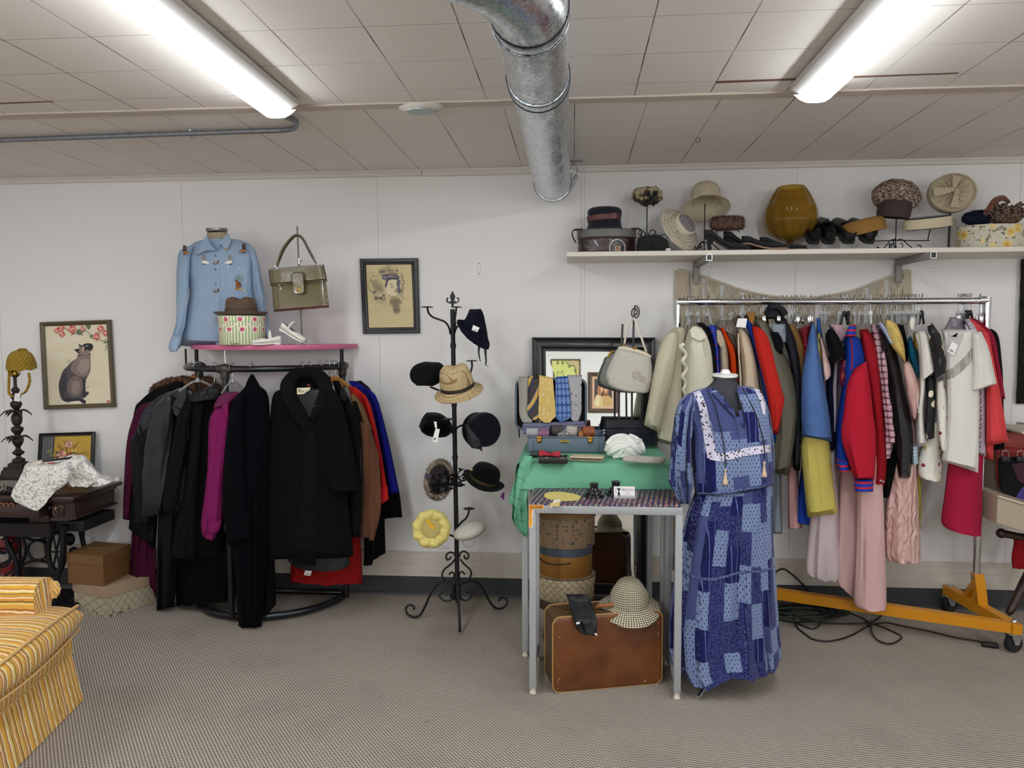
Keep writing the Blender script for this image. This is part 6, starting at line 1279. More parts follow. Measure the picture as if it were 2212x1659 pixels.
for pts in([(1036,744),(1034,760),(1036,774),(1038,781)],[(1048,748),(1049,766),(1050,782),(1049,788),(1056,793)]):
 A=[V((a,b_,0))for a,b_ in pts];part('ribbon',solid(grid(lambda u,v:(lambda q:W(q. x+(u-.5)*(6-4.5*v),q. y,3.98+.006*sin(v*6)))(cat(A,v)),2,14),V((0,.0015,0))),mat('black_ribbon','0c0c10',.4),r)
n=N('black_crochet');f=n. vor(110);n. set(col='060607',rough=.95,spec=.25);n. bump(f,1.0,.007);M_BLC=n. m
c_=blob([(920,782),(896,790),(886,805),(888,822),(900,833)],[(948,783),(958,790),(962,800),(955,822),(935,834)],3.98,.2,p=2.1,wr=.006,nr=22,top=.25,bot=.2)
r=solo('beret',c_,M_BLC,'floppy black crocheted beret on the hat tree beside the plaid trilby','hat',HG)
p=W(989,838,3.82);ax=V((-.16,-.36,1));k=PX(3.82);r=thing('trilby_hat','beige plaid trilby with narrow brown band on the iron hat tree','hat',p,HG)
n=N('beige_plaid');x,y,z=n. sep(n. co());a=n. ma('ARCTAN2',x,n. ma('MULTIPLY',y,-1.0));l1=n. ma('LESS_THAN',n. ma('ABSOLUTE',n. ma('SUBTRACT',n. ma('FRACT',n. ma('MULTIPLY',a,3.6)),.5)),.045)
rr2=n. ma('SQRT',n. ma('ADD',n. ma('POWER',x,2.0),n. ma('POWER',y,2.0)));l2=n. ma('MULTIPLY',n. ma('GREATER_THAN',rr2,.088),n. ma('LESS_THAN',n. ma('ABSOLUTE',n. ma('SUBTRACT',n. ma('FRACT',n. ma('MULTIPLY',rr2,95)),.5)),.1))
l3=n. ma('MULTIPLY',n. ma('GREATER_THAN',rr2,.088),n. ma('LESS_THAN',n. ma('ABSOLUTE',n. ma('SUBTRACT',n. ma('FRACT',n. ma('MULTIPLY',a,11)),.5)),.1));lines=n. ma('MAXIMUM',l1,n. ma('MAXIMUM',l2,l3))
n. set(col=n. mix(n. ma('MULTIPLY',lines,.75),n. mix(n. noise(130,det=4),'d3bd93','a58f68'),'6b5232'),rough=.95,spec=.2);n. bump(n. noise(200),.4);M_PLAID=n. m
def trb(kk,a,v):
 kk=V(kk)
 if kk. z>30*k:kk. z-=.02*max(0,1-abs(kk. x)/(22*k))*min(1,(kk. z-30*k)/(12*k))
 return kk
part('crown',lathe([(38*k,-2*k),(37*k,12*k),(35*k,28*k),(30*k,46*k),(18*k,54*k),(.001,56*k)],p,ax,n=56,warp=trb),M_PLAID,r)
part('brim',lathe([(36*k,0),(42*k,-7*k),(50*k,-11*k),(54*k,-12*k),(54.5*k,-10*k),(50*k,-8*k),(43*k,-4*k),(37.5*k,3*k)],p,ax,n=56),M_PLAID,r)
part('band',lathe([(38.4*k,0),(38.4*k,2*k),(37.6*k,10*k),(36.6*k,10*k)],p,ax,n=48,smooth=0),mat('brown_leather_band','2b221c',.5),r)
M_BFELT=mat('black_felt','060607',1.0,bp=(200,.2),sheen=.04,spec=.15);k=PX(3.95)
c_=blob([(922,891),(914,900),(907,916),(910,932),(924,940)],[(948,892),(962,900),(975,914),(976,930),(962,942)],3.96,.18,p=2.1,nr=22,top=.2,bot=.12)
r=thing('felt_hat','black felt cloche with a long white tag hanging from it','hat',mid([c_]),HG);part('crown',c_,M_BFELT,r)
part('brim',tube([W(a,b_,Yq)for a,b_,Yq in((907,920,3.96),(920,912,3.88),(940,908,3.86),(960,912,3.88),(976,924,3.96),(965,940,3.9),(940,942,3.87),(918,936,3.9))],.0065,8,smooth=5,closed=True),M_BFELT,r)
part('hollow',ellip(W(942,927,3.885),(30*k,6*k,13*k),n=24,m=10),mat('dark_hat_inside','030303',1.0,spec=.05),r)
tg=part('tag_strip',pprism([(937,911),(943,910.5),(944,924),(940,925)],3.855,.002),M_TAG,r)
pricetag([(941,925.5),(950,927),(944.5,956),(933,953.5)],3.852,r)
p=W(1042,928,4.0);ax=V((.55,-.72,.12));k=PX(4.0);r=thing('straw_hat','navy straw pillbox with a big bow, hung on its side from the hat tree','hat',p,HG)
n=N('navy_straw');x,y,z=n. sep(n. co());w=n. wave(200,dist=2.0,d='Z');n. set(col=n. mix(w,'0b0c18','1c1e30'),rough=.5,spec=.4);n. bump(n. ma('ADD',w,n. vor(120)),.7,.004);M_NST=n. m
part('crown',lathe([(34*k,-22*k),(37*k,-10*k),(38*k,6*k),(37*k,16*k),(34*k,20*k),(30*k,19*k),(22*k,17*k),(.001,16*k)],p,ax,n=48),M_NST,r)
part('rim',lathe([(33*k,-24*k),(38*k,-24*k),(39*k,-20*k),(37*k,-16*k)],p,ax,n=48),M_NST,r)
bw=blob([(1003,918),(1006,934),(1010,955),(1018,968)],[(1012,918),(1028,938),(1040,956),(1034,970)],3.9,.05,nr=16,wr=.003);part('bow',bw,mat('navy_ribbon','0e0f18',.6),r)
part('bow_tail',pprism([(1032,962),(1040,958),(1042,975),(1036,972)],3.91,.006),mat('navy_ribbon_tail','0e0f18',.6),r)
for i in range(3):part('bow_fold',tube([W(1022+i*4,956-i*1,3.868),W(1031+i*3,951,3.866)],.0035,6),M_IRON if 0 else mat('navy_fold','16181f',.6),r)
M_FURG=fur('grey_brown_fur','4a4038','a8998a',110,1.0)
p=W(948,1036,4.02);ax=V((.15,-.8,.25));rg=MB()
lathe([(26*k,-12*k),(34*k,-10*k),(37*k,0),(34*k,9*k),(28*k,9*k),(25*k,0)],p,ax,n=40,sq=(.85,1.25),mb=rg)
r=thing('fur_hat','grey brown fur ring hat topped with a spill of black fabric flowers','hat',p,HG);o=part('fur_band',rg,M_FURG,r);part('guard_hair',spikes(rg,1800,.016,.0011,12),M_FURG,o)
part('net_crown',lathe([(28*k,-2*k),(26*k,6*k),(16*k,10*k),(.001,12*k)],p,ax,n=32,sq=(.85,1.25)),mat('brown_net','1c1214',.9,bp=(160,.8)),r)
M_BFL=mat('black_fabric_flower','09090b',.85,spec=.2);rnd=random. Random(21);m=MB()
for i in range(85):
 t=rnd. random();x0,y0=932+74*t+rnd. uniform(-4,4),1050-22*t+rnd. uniform(-20,18);d=V((rnd. uniform(-1,1),-.8,rnd. uniform(-1,1)));ellip(W(x0,y0,3.93-.03*rnd. random()),(4*k*rnd. uniform(.6,1.3),1.2*k,7*k*rnd. uniform(.6,1.1)),ax=d,n=8,m=6,mb=m)
part('flower_cluster',m,M_BFL,r)
for x,y,c in((925,1030,'3b3340'),(960,1037,'1e1e22'),(956,1058,'17171a')):part('flower',ellip(W(x,y,3.895),(7*k,3*k,6*k),n=12,m=8,amp=.004,sc=60),mat('dark_petal',c,.8),r)
part('pale_leaf',tube([W(948,1070,3.9),W(954,1075,3.89),(W(962,1068,3.89))],[.003,.007,.003],8,smooth=4,flat=.4),mat('pale_leaf','7d7a72',.7),r)
p=W(1045,1036,4.04);ax=V((.36,-.12,.93));r=thing('bowler_hat','black felt bowler with yellow band and a scrap of purple ribbon','hat',p,HG)
part('crown',lathe([(32*k,-4*k),(33*k,6*k),(32*k,20*k),(25*k,32*k),(12*k,36*k),(.001,37*k)],p,ax,n=48),M_BFELT,r)
def wav(kk,a,v):kk=V(kk);kk. z+=.012*cos(2*a)*max(0,(kk. length-33*k)/(16*k));return kk
part('brim',lathe([(32*k,-4*k),(38*k,-6*k),(46*k,-5*k),(48*k,-3*k),(48*k,-2*k),(45*k,-2*k),(38*k,-3*k),(32.5*k,0)],p,ax,n=48,warp=wav),M_BFELT,r)
part('band',lathe([(33.4*k,-2*k),(33.6*k,0),(33.8*k,5*k),(33*k,5*k)],p,ax,n=48,smooth=0),mat('mustard_band','3a2c10',.7),r)
part('yellow_band',decal(part_bvh(r,'band')if 0 else lathe([(34*k,-2*k),(34.2*k,0),(34*k,4*k)],p,ax,n=48,smooth=0). bvh(),[(1016,1016),(1024,1020),(1035,1025)],[(1019,1013),(1027,1017),(1037,1022)],off=.002,n=10),mat('yellow_ribbon','b98a22',.6),r)
part('purple_ribbon',pprism([(1084,1066),(1090,1063),(1089,1081),(1081,1074)],4.0,.006,bev=.001),mat('purple_ribbon','5a1a62',.6),r)
p=W(932,1142,3.96);ax=V((.06,-.93,.3));r=thing('raffia_hat','pale yellow swirled raffia hat with small yellow bow on the hat tree','hat',p,HG)
M_RAF=mat('yellow_raffia','e6da8c',.85,nz=(60,.8,'cbb960'),bp=(130,.6));M_RAF2=mat('raffia_centre','b5a467',.9,bp=(150,.6))
def swl(kk,a,v):kk=V(kk);r0=kk. length;f=1+.022*sin(9*a+60*r0);kk. x*=f;kk. y*=f;kk. z+=.007*sin(9*a+60*r0);return kk
rb=lathe([(20*k,3*k),(26*k,9*k),(34*k,11*k),(40*k,6*k),(42*k,-2*k),(38*k,-8*k),(20*k,-10*k)],p,ax,n=90,warp=swl);o=part('swirled_brim',rb,M_RAF,r);part('raffia_ends',spikes(rb,1500,.016,.0014,31),M_RAF,o)
part('crown',lathe([(21*k,2*k),(18*k,6*k),(.001,6*k)],p,ax,n=32),M_RAF2,r)
q_=W(933,1136,3.9);part('bow',MB(). join(prism([W(a,c,3.885)for a,c in((920,1123),(926,1121),(931,1132),(927,1136))],(0,.006,0),bev=.001)). join(prism([W(a,c,3.885)for a,c in((927,1134),(932,1131),(940,1140),(938,1144),(930,1143))],(0,.006,0),bev=.001)),mat('yellow_bow','dda81e',.6),r)
rnd=random. Random(2);vm=MB()
for i in range(9):x0=905+i*7;tube([W(x0,1174+3*sin(i),3.95),W(x0+3,1184,3.94),W(x0+8,1187-2*sin(i*2),3.95),W(x0+6,1178,3.95)],.0007,4,smooth=4,mb=vm)
part('veil_thread',vm,mat('brown_thread','6d6250',.8),r,stuff=True)
c_=ellip(W(1014,1147,4.0),(37*k,32*k,17*k),ax=(-.3,-.12,1),n=36,m=20)
n=N('white_beading');f=n. vor(260);n. set(col=n. mix(f,'e4e0d6','bdb6a8'),rough=.4);n. bump(f,.8,.004);M_BEAD=n. m
r=thing('beaded_hat','white beaded half hat on the lowest arm of the hat tree','hat',mid([c_]),HG);part('cap',c_,M_BEAD,r)
part('elastic',tube([W(a,b_,3.98)for a,b_ in((997,1166),(1003,1178),(1014,1182),(1024,1174),(1027,1158))],.0008,5,smooth=5),M_IRON,r)
Ybot,Ytop=4.335,4.452
def mp(x,y):t=(y-728)/(1292-728);return W(x,y,Ytop+(Ybot-Ytop)*t)
C=[mp(1149,729),mp(1415.5,729.5),mp(1406,1292),mp(1157,1290)]
pr=[(0,0),(0,.02),(.004,.03),(.012,.026),(.03,.018),(.05,.02),(.06,.024),(.066,.02),(.068,.012),(.082,.01),(.083,.003)]
n=N('espresso_wood');n. set(col=n. mix(n. noise(6,n. map(n. co(),(1,1,8)),4),'0f0f13','19181b'),rough=.3,coat=.2);M_ESP=n. m
r,I,nn=framed('mirror','tall dark framed mirror leaning on the wall behind the table','mirror',C,pr,M_ESP)
r. location. z+=.0
gm=N('mirror_silver');gm. set(col='e9eeec',metal=1.0,rough=.01)
part('glass',MB(). add(I,[[0,3,2,1]]),gm. m,r,smooth=False)
nm=(I[1]-I[0]). cross(I[3]-I[0]). normalized();nm=nm if nm. y<0 else-nm
def refl(x,y):
 d=ray(x,y). normalized();t=(I[0]-CO). dot(nm)/d. dot(nm);P=CO+d*t;R_=d-nm*2*d. dot(nm)
 s=(Y0+.03-P. y)/R_. y;return P+R_*s
cs=[refl(*q)for q in((1270,803),(1336,802),(1336,888),(1271,889))]
cs=[V((c. x,Y0+.004,c. z))for c in cs];cs=[cs[1],cs[0],cs[3],cs[2]]
cx0,cx1=max(c. x for c in cs),min(c. x for c in cs);z1,z0=max(c. z for c in cs),min(c. z for c in cs)
C=[V((cx1,Y0+.002,z1)),V((cx0,Y0+.002,z1)),V((cx0,Y0+.002,z0)),V((cx1,Y0+.002,z0))]
h_=z1-z0
r,I2,n2=framed('portrait_picture','wood framed picture of two long-haired girls, seen in the mirror','picture',C,wd_prof(h_*.1,h_*.05),mat('mirror_side_wood','4a3323',.4),nrm=V((0,1,0)))
q=art_on([I2[1],I2[0],I2[3],I2[2]],n2,'d7a98a')
q. poly([(.09,.06),(.91,.06),(.91,.94),(.09,.94)],'e3cdb0');q. poly([(.11,.075),(.89,.075),(.89,.925),(.11,.925)],'4c3d46')
for pts,c in(([(.12,.08),(.12,.3),(.3,.42),(.5,.4),(.6,.3),(.62,.08)],'c9a66a'),([(.5,.08),(.55,.36),(.7,.45),(.84,.36),(.87,.08)],'d8c08a'),([(.24,.5),(.22,.7),(.33,.82),(.46,.8),(.52,.66),(.5,.46),(.36,.38)],'8a5a38'),([(.5,.62),(.56,.74),(.68,.74),(.76,.6),(.72,.44),(.6,.42)],'b07a48'),([(.3,.58),(.32,.7),(.42,.7),(.46,.58),(.4,.48),(.34,.49)],'dfae88'),([(.5,.6),(.53,.68),(.6,.66),(.6,.54),(.54,.52)],'e0b896'),([(.68,.1),(.66,.34),(.74,.42),(.82,.34),(.84,.1)],'e2d3a8')):q. poly(pts,c,3)
for x in(.2,.3,.4,.5):q. line([(x,.1),(x+.02,.34)],.012,'b08c52',3)
q. ell(.355,.62,.018,.012,'2e2024');q. ell(.425,.62,.018,.012,'2e2024');q. ell(.39,.53,.025,.01,'a5563f')
part('print',q. mb,INK,r,smooth=False)
cs=[refl(*q)for q in((1189,774),(1254,773),(1254,860),(1189,860))];cx0,cx1=max(c. x for c in cs),min(c. x for c in cs);z1,z0=max(c. z for c in cs),min(c. z for c in cs)
C=[V((cx1,Y0+.002,z1)),V((cx0,Y0+.002,z1)),V((cx0,Y0+.002,z0)),V((cx1,Y0+.002,z0))]
r,I2,n2=framed('cat_drawing','pale yellow cat drawing with zigzag border, seen in the mirror','picture',C,[(0,0),(0,.006),(h_*.03,.006),(h_*.03,.002)],mat('dark_edge','5a4a38',.6),nrm=V((0,1,0)))
q=art_on([I2[0],I2[1],I2[2],I2[3]],n2,'d8dc86')
for i in range(22):
 for s in(0,1):q. poly([(i/22,s),((i+1)/22,s),((i+.5)/22,s+(.03 if s==0 else-.03))],'7d6a48');q. poly([(s,i/22),(s,(i+1)/22),(s+(.035 if s==0 else-.035),(i+.5)/22)],'9a7a55')
q. poly([(.56,.97),(.97,.97),(.97,.62),(.9,.8),(.75,.86)],'cdb98a',2);q. line([(.5,.96),(.68,.86),(.82,.84),(.9,.6),(.95,.5)],.02,'4d5240',5);q. ell(.64,.83,.05,.03,'8f8a5a');q. ell(.86,.72,.03,.06,'5f6a45');q. ell(.22,.93,.03,.05,'6a7050');q. ell(.4,.93,.03,.05,'6a7050')
for l in([(.18,.3),(.2,.55),(.22,.72),(.27,.66),(.34,.66),(.4,.73),(.42,.62),(.46,.5),(.42,.4),(.3,.36)],[(.2,.1),(.17,.3)],[(.42,.4),(.46,.2),(.5,.05)]):q. line(l,.012,'6b6d52',5)
q. ell(.29,.57,.02,.012,'4f5240');q. ell(.4,.57,.02,.012,'4f5240');q. ell(.35,.48,.02,.012,'7a7058')
part('drawing',q. mb,INK,r,smooth=False)
n=N('grey_enamel');n. set(col=n. mix(n. ma('MULTIPLY',n. noise(9,det=5),.5),'a3a6a8','8e9092'),rough=.4);M_GRE=n. m;M_FOOT=mat('pale_glide','c9c3b8',.5)
def steel_table(label,x0,x1,y0,y1,zt,leg,topm,rail=.03):
 r=thing('side_table',label,'table',((x0+x1)/2,(y0+y1)/2,0))
 part('table_top',box(((x0+x1)/2,(y0+y1)/2,zt-.002),(x1-x0-.012,y1-y0-.012,.012),.002),topm,r)
 f_=MB()
 for y_ in(y0+leg/2,y1-leg/2):box(((x0+x1)/2,y_,zt-rail/2-.004),(x1-x0,leg,rail),.002,mb=f_)
 for x_ in(x0+leg/2,x1-leg/2):box((x_,(y0+y1)/2,zt-rail/2-.004),(leg,y1-y0-2*leg,rail),.002,mb=f_)
 part('top_frame',f_,M_GRE,r)
 for x_ in(x0+leg/2,x1-leg/2):
  for y_ in(y0+leg/2,y1-leg/2):
   l=part('leg',box((x_,y_,(zt-rail+.03)/2),(leg,leg,zt-rail-.03),.002),M_GRE,r);part('glide',lathe([(.001,.001),(leg*.5,.001),(leg*.52,.008),(leg*.4,.016),(leg*.4,.031),(.001,.031)],(x_,y_,0),n=16),M_FOOT,l)
  part('low_rail',box((x_,(y0+y1)/2,.07),(leg*.5,y1-y0-2*leg,.04),.002),M_GRE,r)
 return r
n=N('navy_floral_paper');v=n. map(n. co(),rot=(0,0,.15));x,y,z=n. sep(v);row=n. ma('FRACT',n. ma('MULTIPLY',x,44));wn=n. vor(230,v,'Color');a_,b_,c_=n. sep(wn);msk=n. ma('MULTIPLY',n. ma('LESS_THAN',n. ma('ABSOLUTE',n. ma('SUBTRACT',row,.5)),.3),n. ma('GREATER_THAN',n. vor(230,v),.12))
fl=n. ramp(a_,[(0,'2a2c52'),(.3,'a8343c'),(.45,'9c9468'),(.6,'2a2c52'),(.72,'b8b4a0'),(.84,'8c4a4a'),(.92,'3c5a78')],True);n. set(col=n. mix(msk,'24264a',fl),rough=.5);M_NFL=n. m
A,B_=W(1143,1093,3.24),W(1475,1101,3.24);zf=.858
r=steel_table('narrow grey steel table with navy floral top and an orange sticker on its corner',A. x,B_. x,3.235,3.61,zf,.03,M_NFL,.034);TF=r
q=Canvas(W(1140.5,1090.2,3.2335),V((PX(3.2335),0,0)),V((0,0,PX(3.2335))),(0,-1,0),.0001)
q. poly([(2,0),(34.5,0),(34.5,-9.5),(13,-9.5),(12.2,-14),(12,-24),(10.5,-32),(12,-38),(11,-45),(10,-51),(1.4,-51)],'ddd6c8');q. poly([(2.2,-.4),(34,-.4),(34,-9),(12,-8.6),(9.5,-12),(8.8,-24),(8.4,-33),(10,-39),(8,-45),(6.5,-50.5),(1.8,-50.5)],'e0962c')
q. text('FIXTURES',18,-5.2,4.6,'2a1608',wid=26,bold=.02);q. text('FURNITURE',18,-8.7,4.2,'2a1608',wid=26,bold=.02);q. ell(6.5,-11.8,1,1.2,'2a1608');q. line([(5.6,-14.5),(7.4,-14.5)],.6,'2a1608',1)
part('sticker',q. mb,INK,r,smooth=False)
q=Canvas(W(1191,1095.5,3.2335),V((PX(3.2335),0,0)),V((0,0,PX(3.2335))),(0,-1,0),.0001);q. poly([(-2,-2),(2,-2),(2,2),(-2,2)],'e4e2df');part('white_dot_sticker',q. mb,INK,r,smooth=False)
ZG=.975;A,B_=W(1127,1003,3.62),W(1443,1003,3.62);yb2=4.3
r=steel_table('larger grey steel table under the green cloth, set behind the narrow one',A. x,B_. x,3.62,yb2,ZG,.03,M_GRE)
n=N('green_linen');x,y,z=n. sep(n. co());w=n. ma('MULTIPLY',n. ma('SINE',n. ma('MULTIPLY',x,1500)),n. ma('SINE',n. ma('MULTIPLY',n. ma('ADD',y,z),1500)))
d1=n. ma('LESS_THAN',n. ma('ABSOLUTE',n. ma('SUBTRACT',n. ma('FRACT',n. ma('MULTIPLY',n. ma('ADD',z,n. ma('MULTIPLY',x,.45)),19)),.5)),.035);side=n. ma('LESS_THAN',x,-.33);dash=n. ma('GREATER_THAN',n. ma('SINE',n. ma('MULTIPLY',x,1600)),-.2)
n. set(col=n. mix(n. ma('MULTIPLY',n. ma('MULTIPLY',d1,dash),side),n. mix(n. noise(50,det=4),'78b898','68a888'),'2f5644'),rough=.9,spec=.15);n. bump(n. ma('ADD',n. ma('MULTIPLY',w,.25),n. noise(14,det=3)),.35,.006);M_GRN=n. m
zt=ZG+.007;xl,xrr=A. x-.012,B_. x+.012;yfr=3.605
pf=[(yb2,zt),(4.1,zt+.001),(3.9,zt),(3.7,zt),(3.63,zt-.002),(yfr,zt-.015),(yfr-.012,zt-.05),(yfr-.02,zt-.09),(yfr-.022,zt-.125)]
PF=[V((0,a,b_))for a,b_ in pf]
def top_(u,v):
 q=cat(PF,v);x_=xl+(xrr-xl)*u;f=max(0,v-.6)/.4
 e=.02*f*f*(1 if u<.5 else.6);x_+=(u-.5)*e*2
 return V((x_,q. y-.008*f*sin(u*11),q. z-.004*f*sin(u*7)-.003*(1-f)*abs(u*2-1)**6))
g_=MB();grid(top_,40,34,mb=g_)
SL=[V((0,0,0)),V((-.008,0,-.012)),V((-.014,0,-.08)),V((-.02,0,-.16)),V((-.022,0,-.2))]
def left_(u,v):
 q=cat(SL,v);y_=yb2+(yfr-.01-yb2)*u;ln_=1+.75*max(0,u-.7)/.3*1.0
 return V((xl+q. x*(1+.6*u+.25*sin(u*9)*v),y_-.05*v*max(0,u-.7)/.3,zt-.003+q. z*ln_))
grid(left_,26,20,mb=g_)
grid(lambda u,v:(lambda q:V((xrr-q. x*.5,yb2+(yfr+.02-yb2)*u,zt-.003+q. z*.8)))(cat(SL,v)),20,14,mb=g_)
fl_=blob([(1133,985),(1122,1005),(1108,1050),(1099,1082),(1107,1095),(1106,1120),(1120,1145),(1132,1158)],[(1150,985),(1148,1010),(1143,1045),(1138,1080),(1140,1095),(1141,1120),(1140,1145),(1139,1158)],3.6,.03,fold=.016,ff=3,seed=2,nr=26,nu=24);
r=thing('tablecloth','mint green linen cloth draped over the larger grey table','tablecloth',((xl+xrr)/2,3.95,zt));part('cloth',solid(g_,V((0,.0012,-.0012))),M_GRN,r);part('hanging_corner',fl_,M_GRN,r)
part('hanging_corner',blob([(1432,1098),(1431,1112),(1436,1132)],[(1446,1098),(1447,1112),(1440,1130)],4.2,.012,nr=8),M_GRN,r)
part('fringe_knot',ellip(W(1434,1058,3.66),(.014,.012,.012),n=10,m=8,amp=.006,sc=90),mat('white_thread','c9d2c8',.9),r)
ZC2=zt+.0015
def og(px,py,Y=None):p=F(px,py,ZC2);return p if Y is None else V((W(px,py,Y). x,Y,ZC2))
sc0=F(1143,977,ZC2);sc1=F(1305,975,ZC2);sx0,sx1=sc0 . x-.005,sc1 . x;sy=sc0 . y;zs1=W(1143,944,sy). z;dp=.29;sb=min(yb2-.01,sy+dp)
n=N('grey_blue_vinyl');n. set(col=n. mix(n. noise(7,det=5),'687787','566472'),rough=.45);n. bump(n. vor(200),.25,.003);M_SUB=n. m;M_SLIN=mat('lilac_satin_lining','8285a0',.45,nz=(5,.5,'6c6f8c'),bp=(20,.4,.02));M_SBLK=mat('black_interior','0d0d10',.7)
r=thing('suitcase','open grey blue vintage suitcase full of neckties on the green cloth','suitcase',((sx0+sx1)/2,(sy+sb)/2,ZC2))
h_=zs1-ZC2;w_=.012;bb_=MB()
def wall(a,b_,z0,z1,t=.008):box(((a[0]+b_[0])/2,(a[1]+b_[1])/2,(z0+z1)/2),(max(t,abs(a[0]-b_[0])),max(t,abs(a[1]-b_[1])),z1-z0),.003,mb=bb_)
wall((sx0,sy),(sx1,sy),ZC2+.002,zs1);wall((sx0,sb),(sx1,sb),ZC2+.002,zs1);wall((sx0,sy),(sx0,sb),ZC2+.002,zs1);wall((sx1,sy),(sx1,sb),ZC2+.002,zs1);box(((sx0+sx1)/2,(sy+sb)/2,ZC2+.006),(sx1-sx0,sb-sy,.008),.003,mb=bb_)
part('base',bb_,M_SUB,r);part('floor_lining',box(((sx0+sx1)/2,(sy+sb)/2,ZC2+h_*.35),(sx1-sx0-.02,sb-sy-.02,.01)),M_SLIN,r)
part('rim',tube([V((sx0,sy-.004,zs1)),V((sx1,sy-.004,zs1)),V((sx1,sb,zs1)),V((sx0,sb,zs1))],.005,8,closed=True),M_SUB,r)
for xx in(sx0+.028,sx1-.028):part('stitching',tube([V((xx,sy-.005,ZC2+.01)),V((xx,sy-.005,zs1-.015))],.0014,6),mat('dark_thread','47525e',.7),r)
def px2x(px):return W(px,950,sy). x
for px in(1165,1275):x_=px2x(px);o=part('latch',MB(). join(box((x_,sy-.009,zs1-.006),(.026,.008,.026),.004)). join(lathe([(.001,0),(.011,0),(.01,.004),(.001,.005)],(x_,sy-.012,zs1-.018),(0,-1,0),n=16)). join(box((x_,sy-.015,zs1-.001),(.012,.006,.012),.002)),M_BRASS,r)
part('badge',lathe([(.001,0),(.024,0),(.022,.003),(.001,.005)],(px2x(1220),sy-.0045,zs1-.022),(0,-1,0),sq=(1,.28),n=28),M_BRASS,r)
lz0,lz1=zs1+.002,W(1190,817,sb+.03). z;lx0,lx1=W(1112,880,sb). x,W(1268,880,sb). x;tl=.05
def lidp(u,z,y_):t=(z-lz0)/(lz1-lz0);return V((lx0+(lx1-lx0)*u,sb+.012+tl*t+y_,z))
def rr_rect(g,n_=8,rad=.045):
 W_,H_=lx1-lx0,lz1-lz0;pts=[]
 for cx,cz,a0 in((W_-rad,rad,-90),(W_-rad,H_-rad,0),(rad,H_-rad,90),(rad,rad,180)):
  for i in range(n_+1):a=radians(a0+90*i/n_);pts. append((cx+(rad-g)*cos(a),cz+(rad-g)*sin(a)))
 return pts
lm=MB();rings=[rr_rect(g)for g in(.012,.004,0,0,.005,.008)];ys=[.0,-.004,-.0,.045,.05,.05];ys=[-.035,-.04,-.034,.02,.028,.03];npt=len(rings[0]);vs=[]
for rg_,y_ in zip(rings,ys):vs+=[lidp(a/(lx1-lx0),lz0+b_,y_)for a,b_ in rg_]
fs=[[j*npt+i,j*npt+(i+1)%npt,(j+1)*npt+(i+1)%npt,(j+1)*npt+i]for j in range(5)for i in range(npt)];fs. append([5*npt+i for i in range(npt)]);lm. add(vs,fs)
part('lid',lm,M_SUB,r,ang=40)
part('lid_lining',MB(). add([lidp(a/(lx1-lx0),lz0+b_,.015)for a,b_ in rr_rect(.01)]+[lidp(a/(lx1-lx0),lz0+b_,-.034)for a,b_ in rr_rect(.011)],[[i,(i+1)%npt,npt+(i+1)%npt,npt+i]for i in range(npt)]+[list(range(npt))]),M_SBLK,r,ang=40)
part('lid_bead',tube([lidp(a/(lx1-lx0),lz0+b_,-.04)for a,b_ in rr_rect(.006)],.004,8,closed=True),M_SUB,r)
pk=blob([(1131,914),(1129,922),(1130,938)],[(1261,910),(1264,918),(1266,936)],sb-.03,.03,p=6,nr=14,wr=.003,fold=.008,ff=4,rayd=False);po=part('pocket',pk,M_SLIN,r)
part('pocket_edge',tube([W(a,b_,sb-.048)for a,b_ in((1131,918),(1150,921),(1180,920),(1200,917),(1230,918),(1262,914))],.003,6,smooth=3),M_SLIN,po)
part('pocket_edge',tube([W(a,b_,sb-.048)for a,b_ in((1131,925),(1160,928),(1195,924),(1225,925),(1264,920))],.0025,6,smooth=3),M_SLIN,po)
part('hinge_strap',tube([W(1122,945,sb),W(1121,930,sb),W(1121,918,sb)],.004,6),M_SBLK,r)
def tie_mat(nm,fn):
 n=N(nm);u,v,_=n. sep(n. co('UV'));fn(n,u,v);return n. m
def t_grey(n,u,v):f=n. vor(34,n. comb(u,n. ma('MULTIPLY',v,3.2)),rnd=.2);n. set(col=n. mix(n. ma('LESS_THAN',f,.34),'b9b6a8','4c4a44'),rough=.6)
def t_brown(n,u,v):f=n. ma('FRACT',n. ma('MULTIPLY',n. ma('ADD',n. ma('MULTIPLY',v,3.1),n. ma('MULTIPLY',u,.85)),1.0));n. set(col=n. ramp(f,[(0,'2c1f17'),(.42,'a9a3ae'),(.47,'cfa23a'),(.7,'141a44'),(.93,'2c1f17')],True),rough=.5)
def t_yel(n,u,v):
 f=n. wave(14,n. comb(u,v),d='DIAGONAL');d=n. vor(4.2,n. comb(u,n. ma('MULTIPLY',v,3.6)),rnd=.4);n. set(col=n. mix(n. ma('LESS_THAN',n. ma('ABSOLUTE',n. ma('SUBTRACT',d,.22)),.06),n. mix(f,'d3ae50','dcbf72'),'e8d4a4'),rough=.5)
def t_blue(n,u,v):
 d=n. vor(3.4,n. comb(u,n. ma('MULTIPLY',v,3.6)),rnd=0.0);ring=n. ma('LESS_THAN',n. ma('ABSOLUTE',n. ma('SUBTRACT',d,.30)),.055);c=n. ma('LESS_THAN',d,.12)
 n. set(col=n. mix(n. ma('MAXIMUM',ring,c),n. mix(n. noise(90,n. comb(u,v)),'1d4f9c','17408a'),'8fb4dc'),rough=.5)
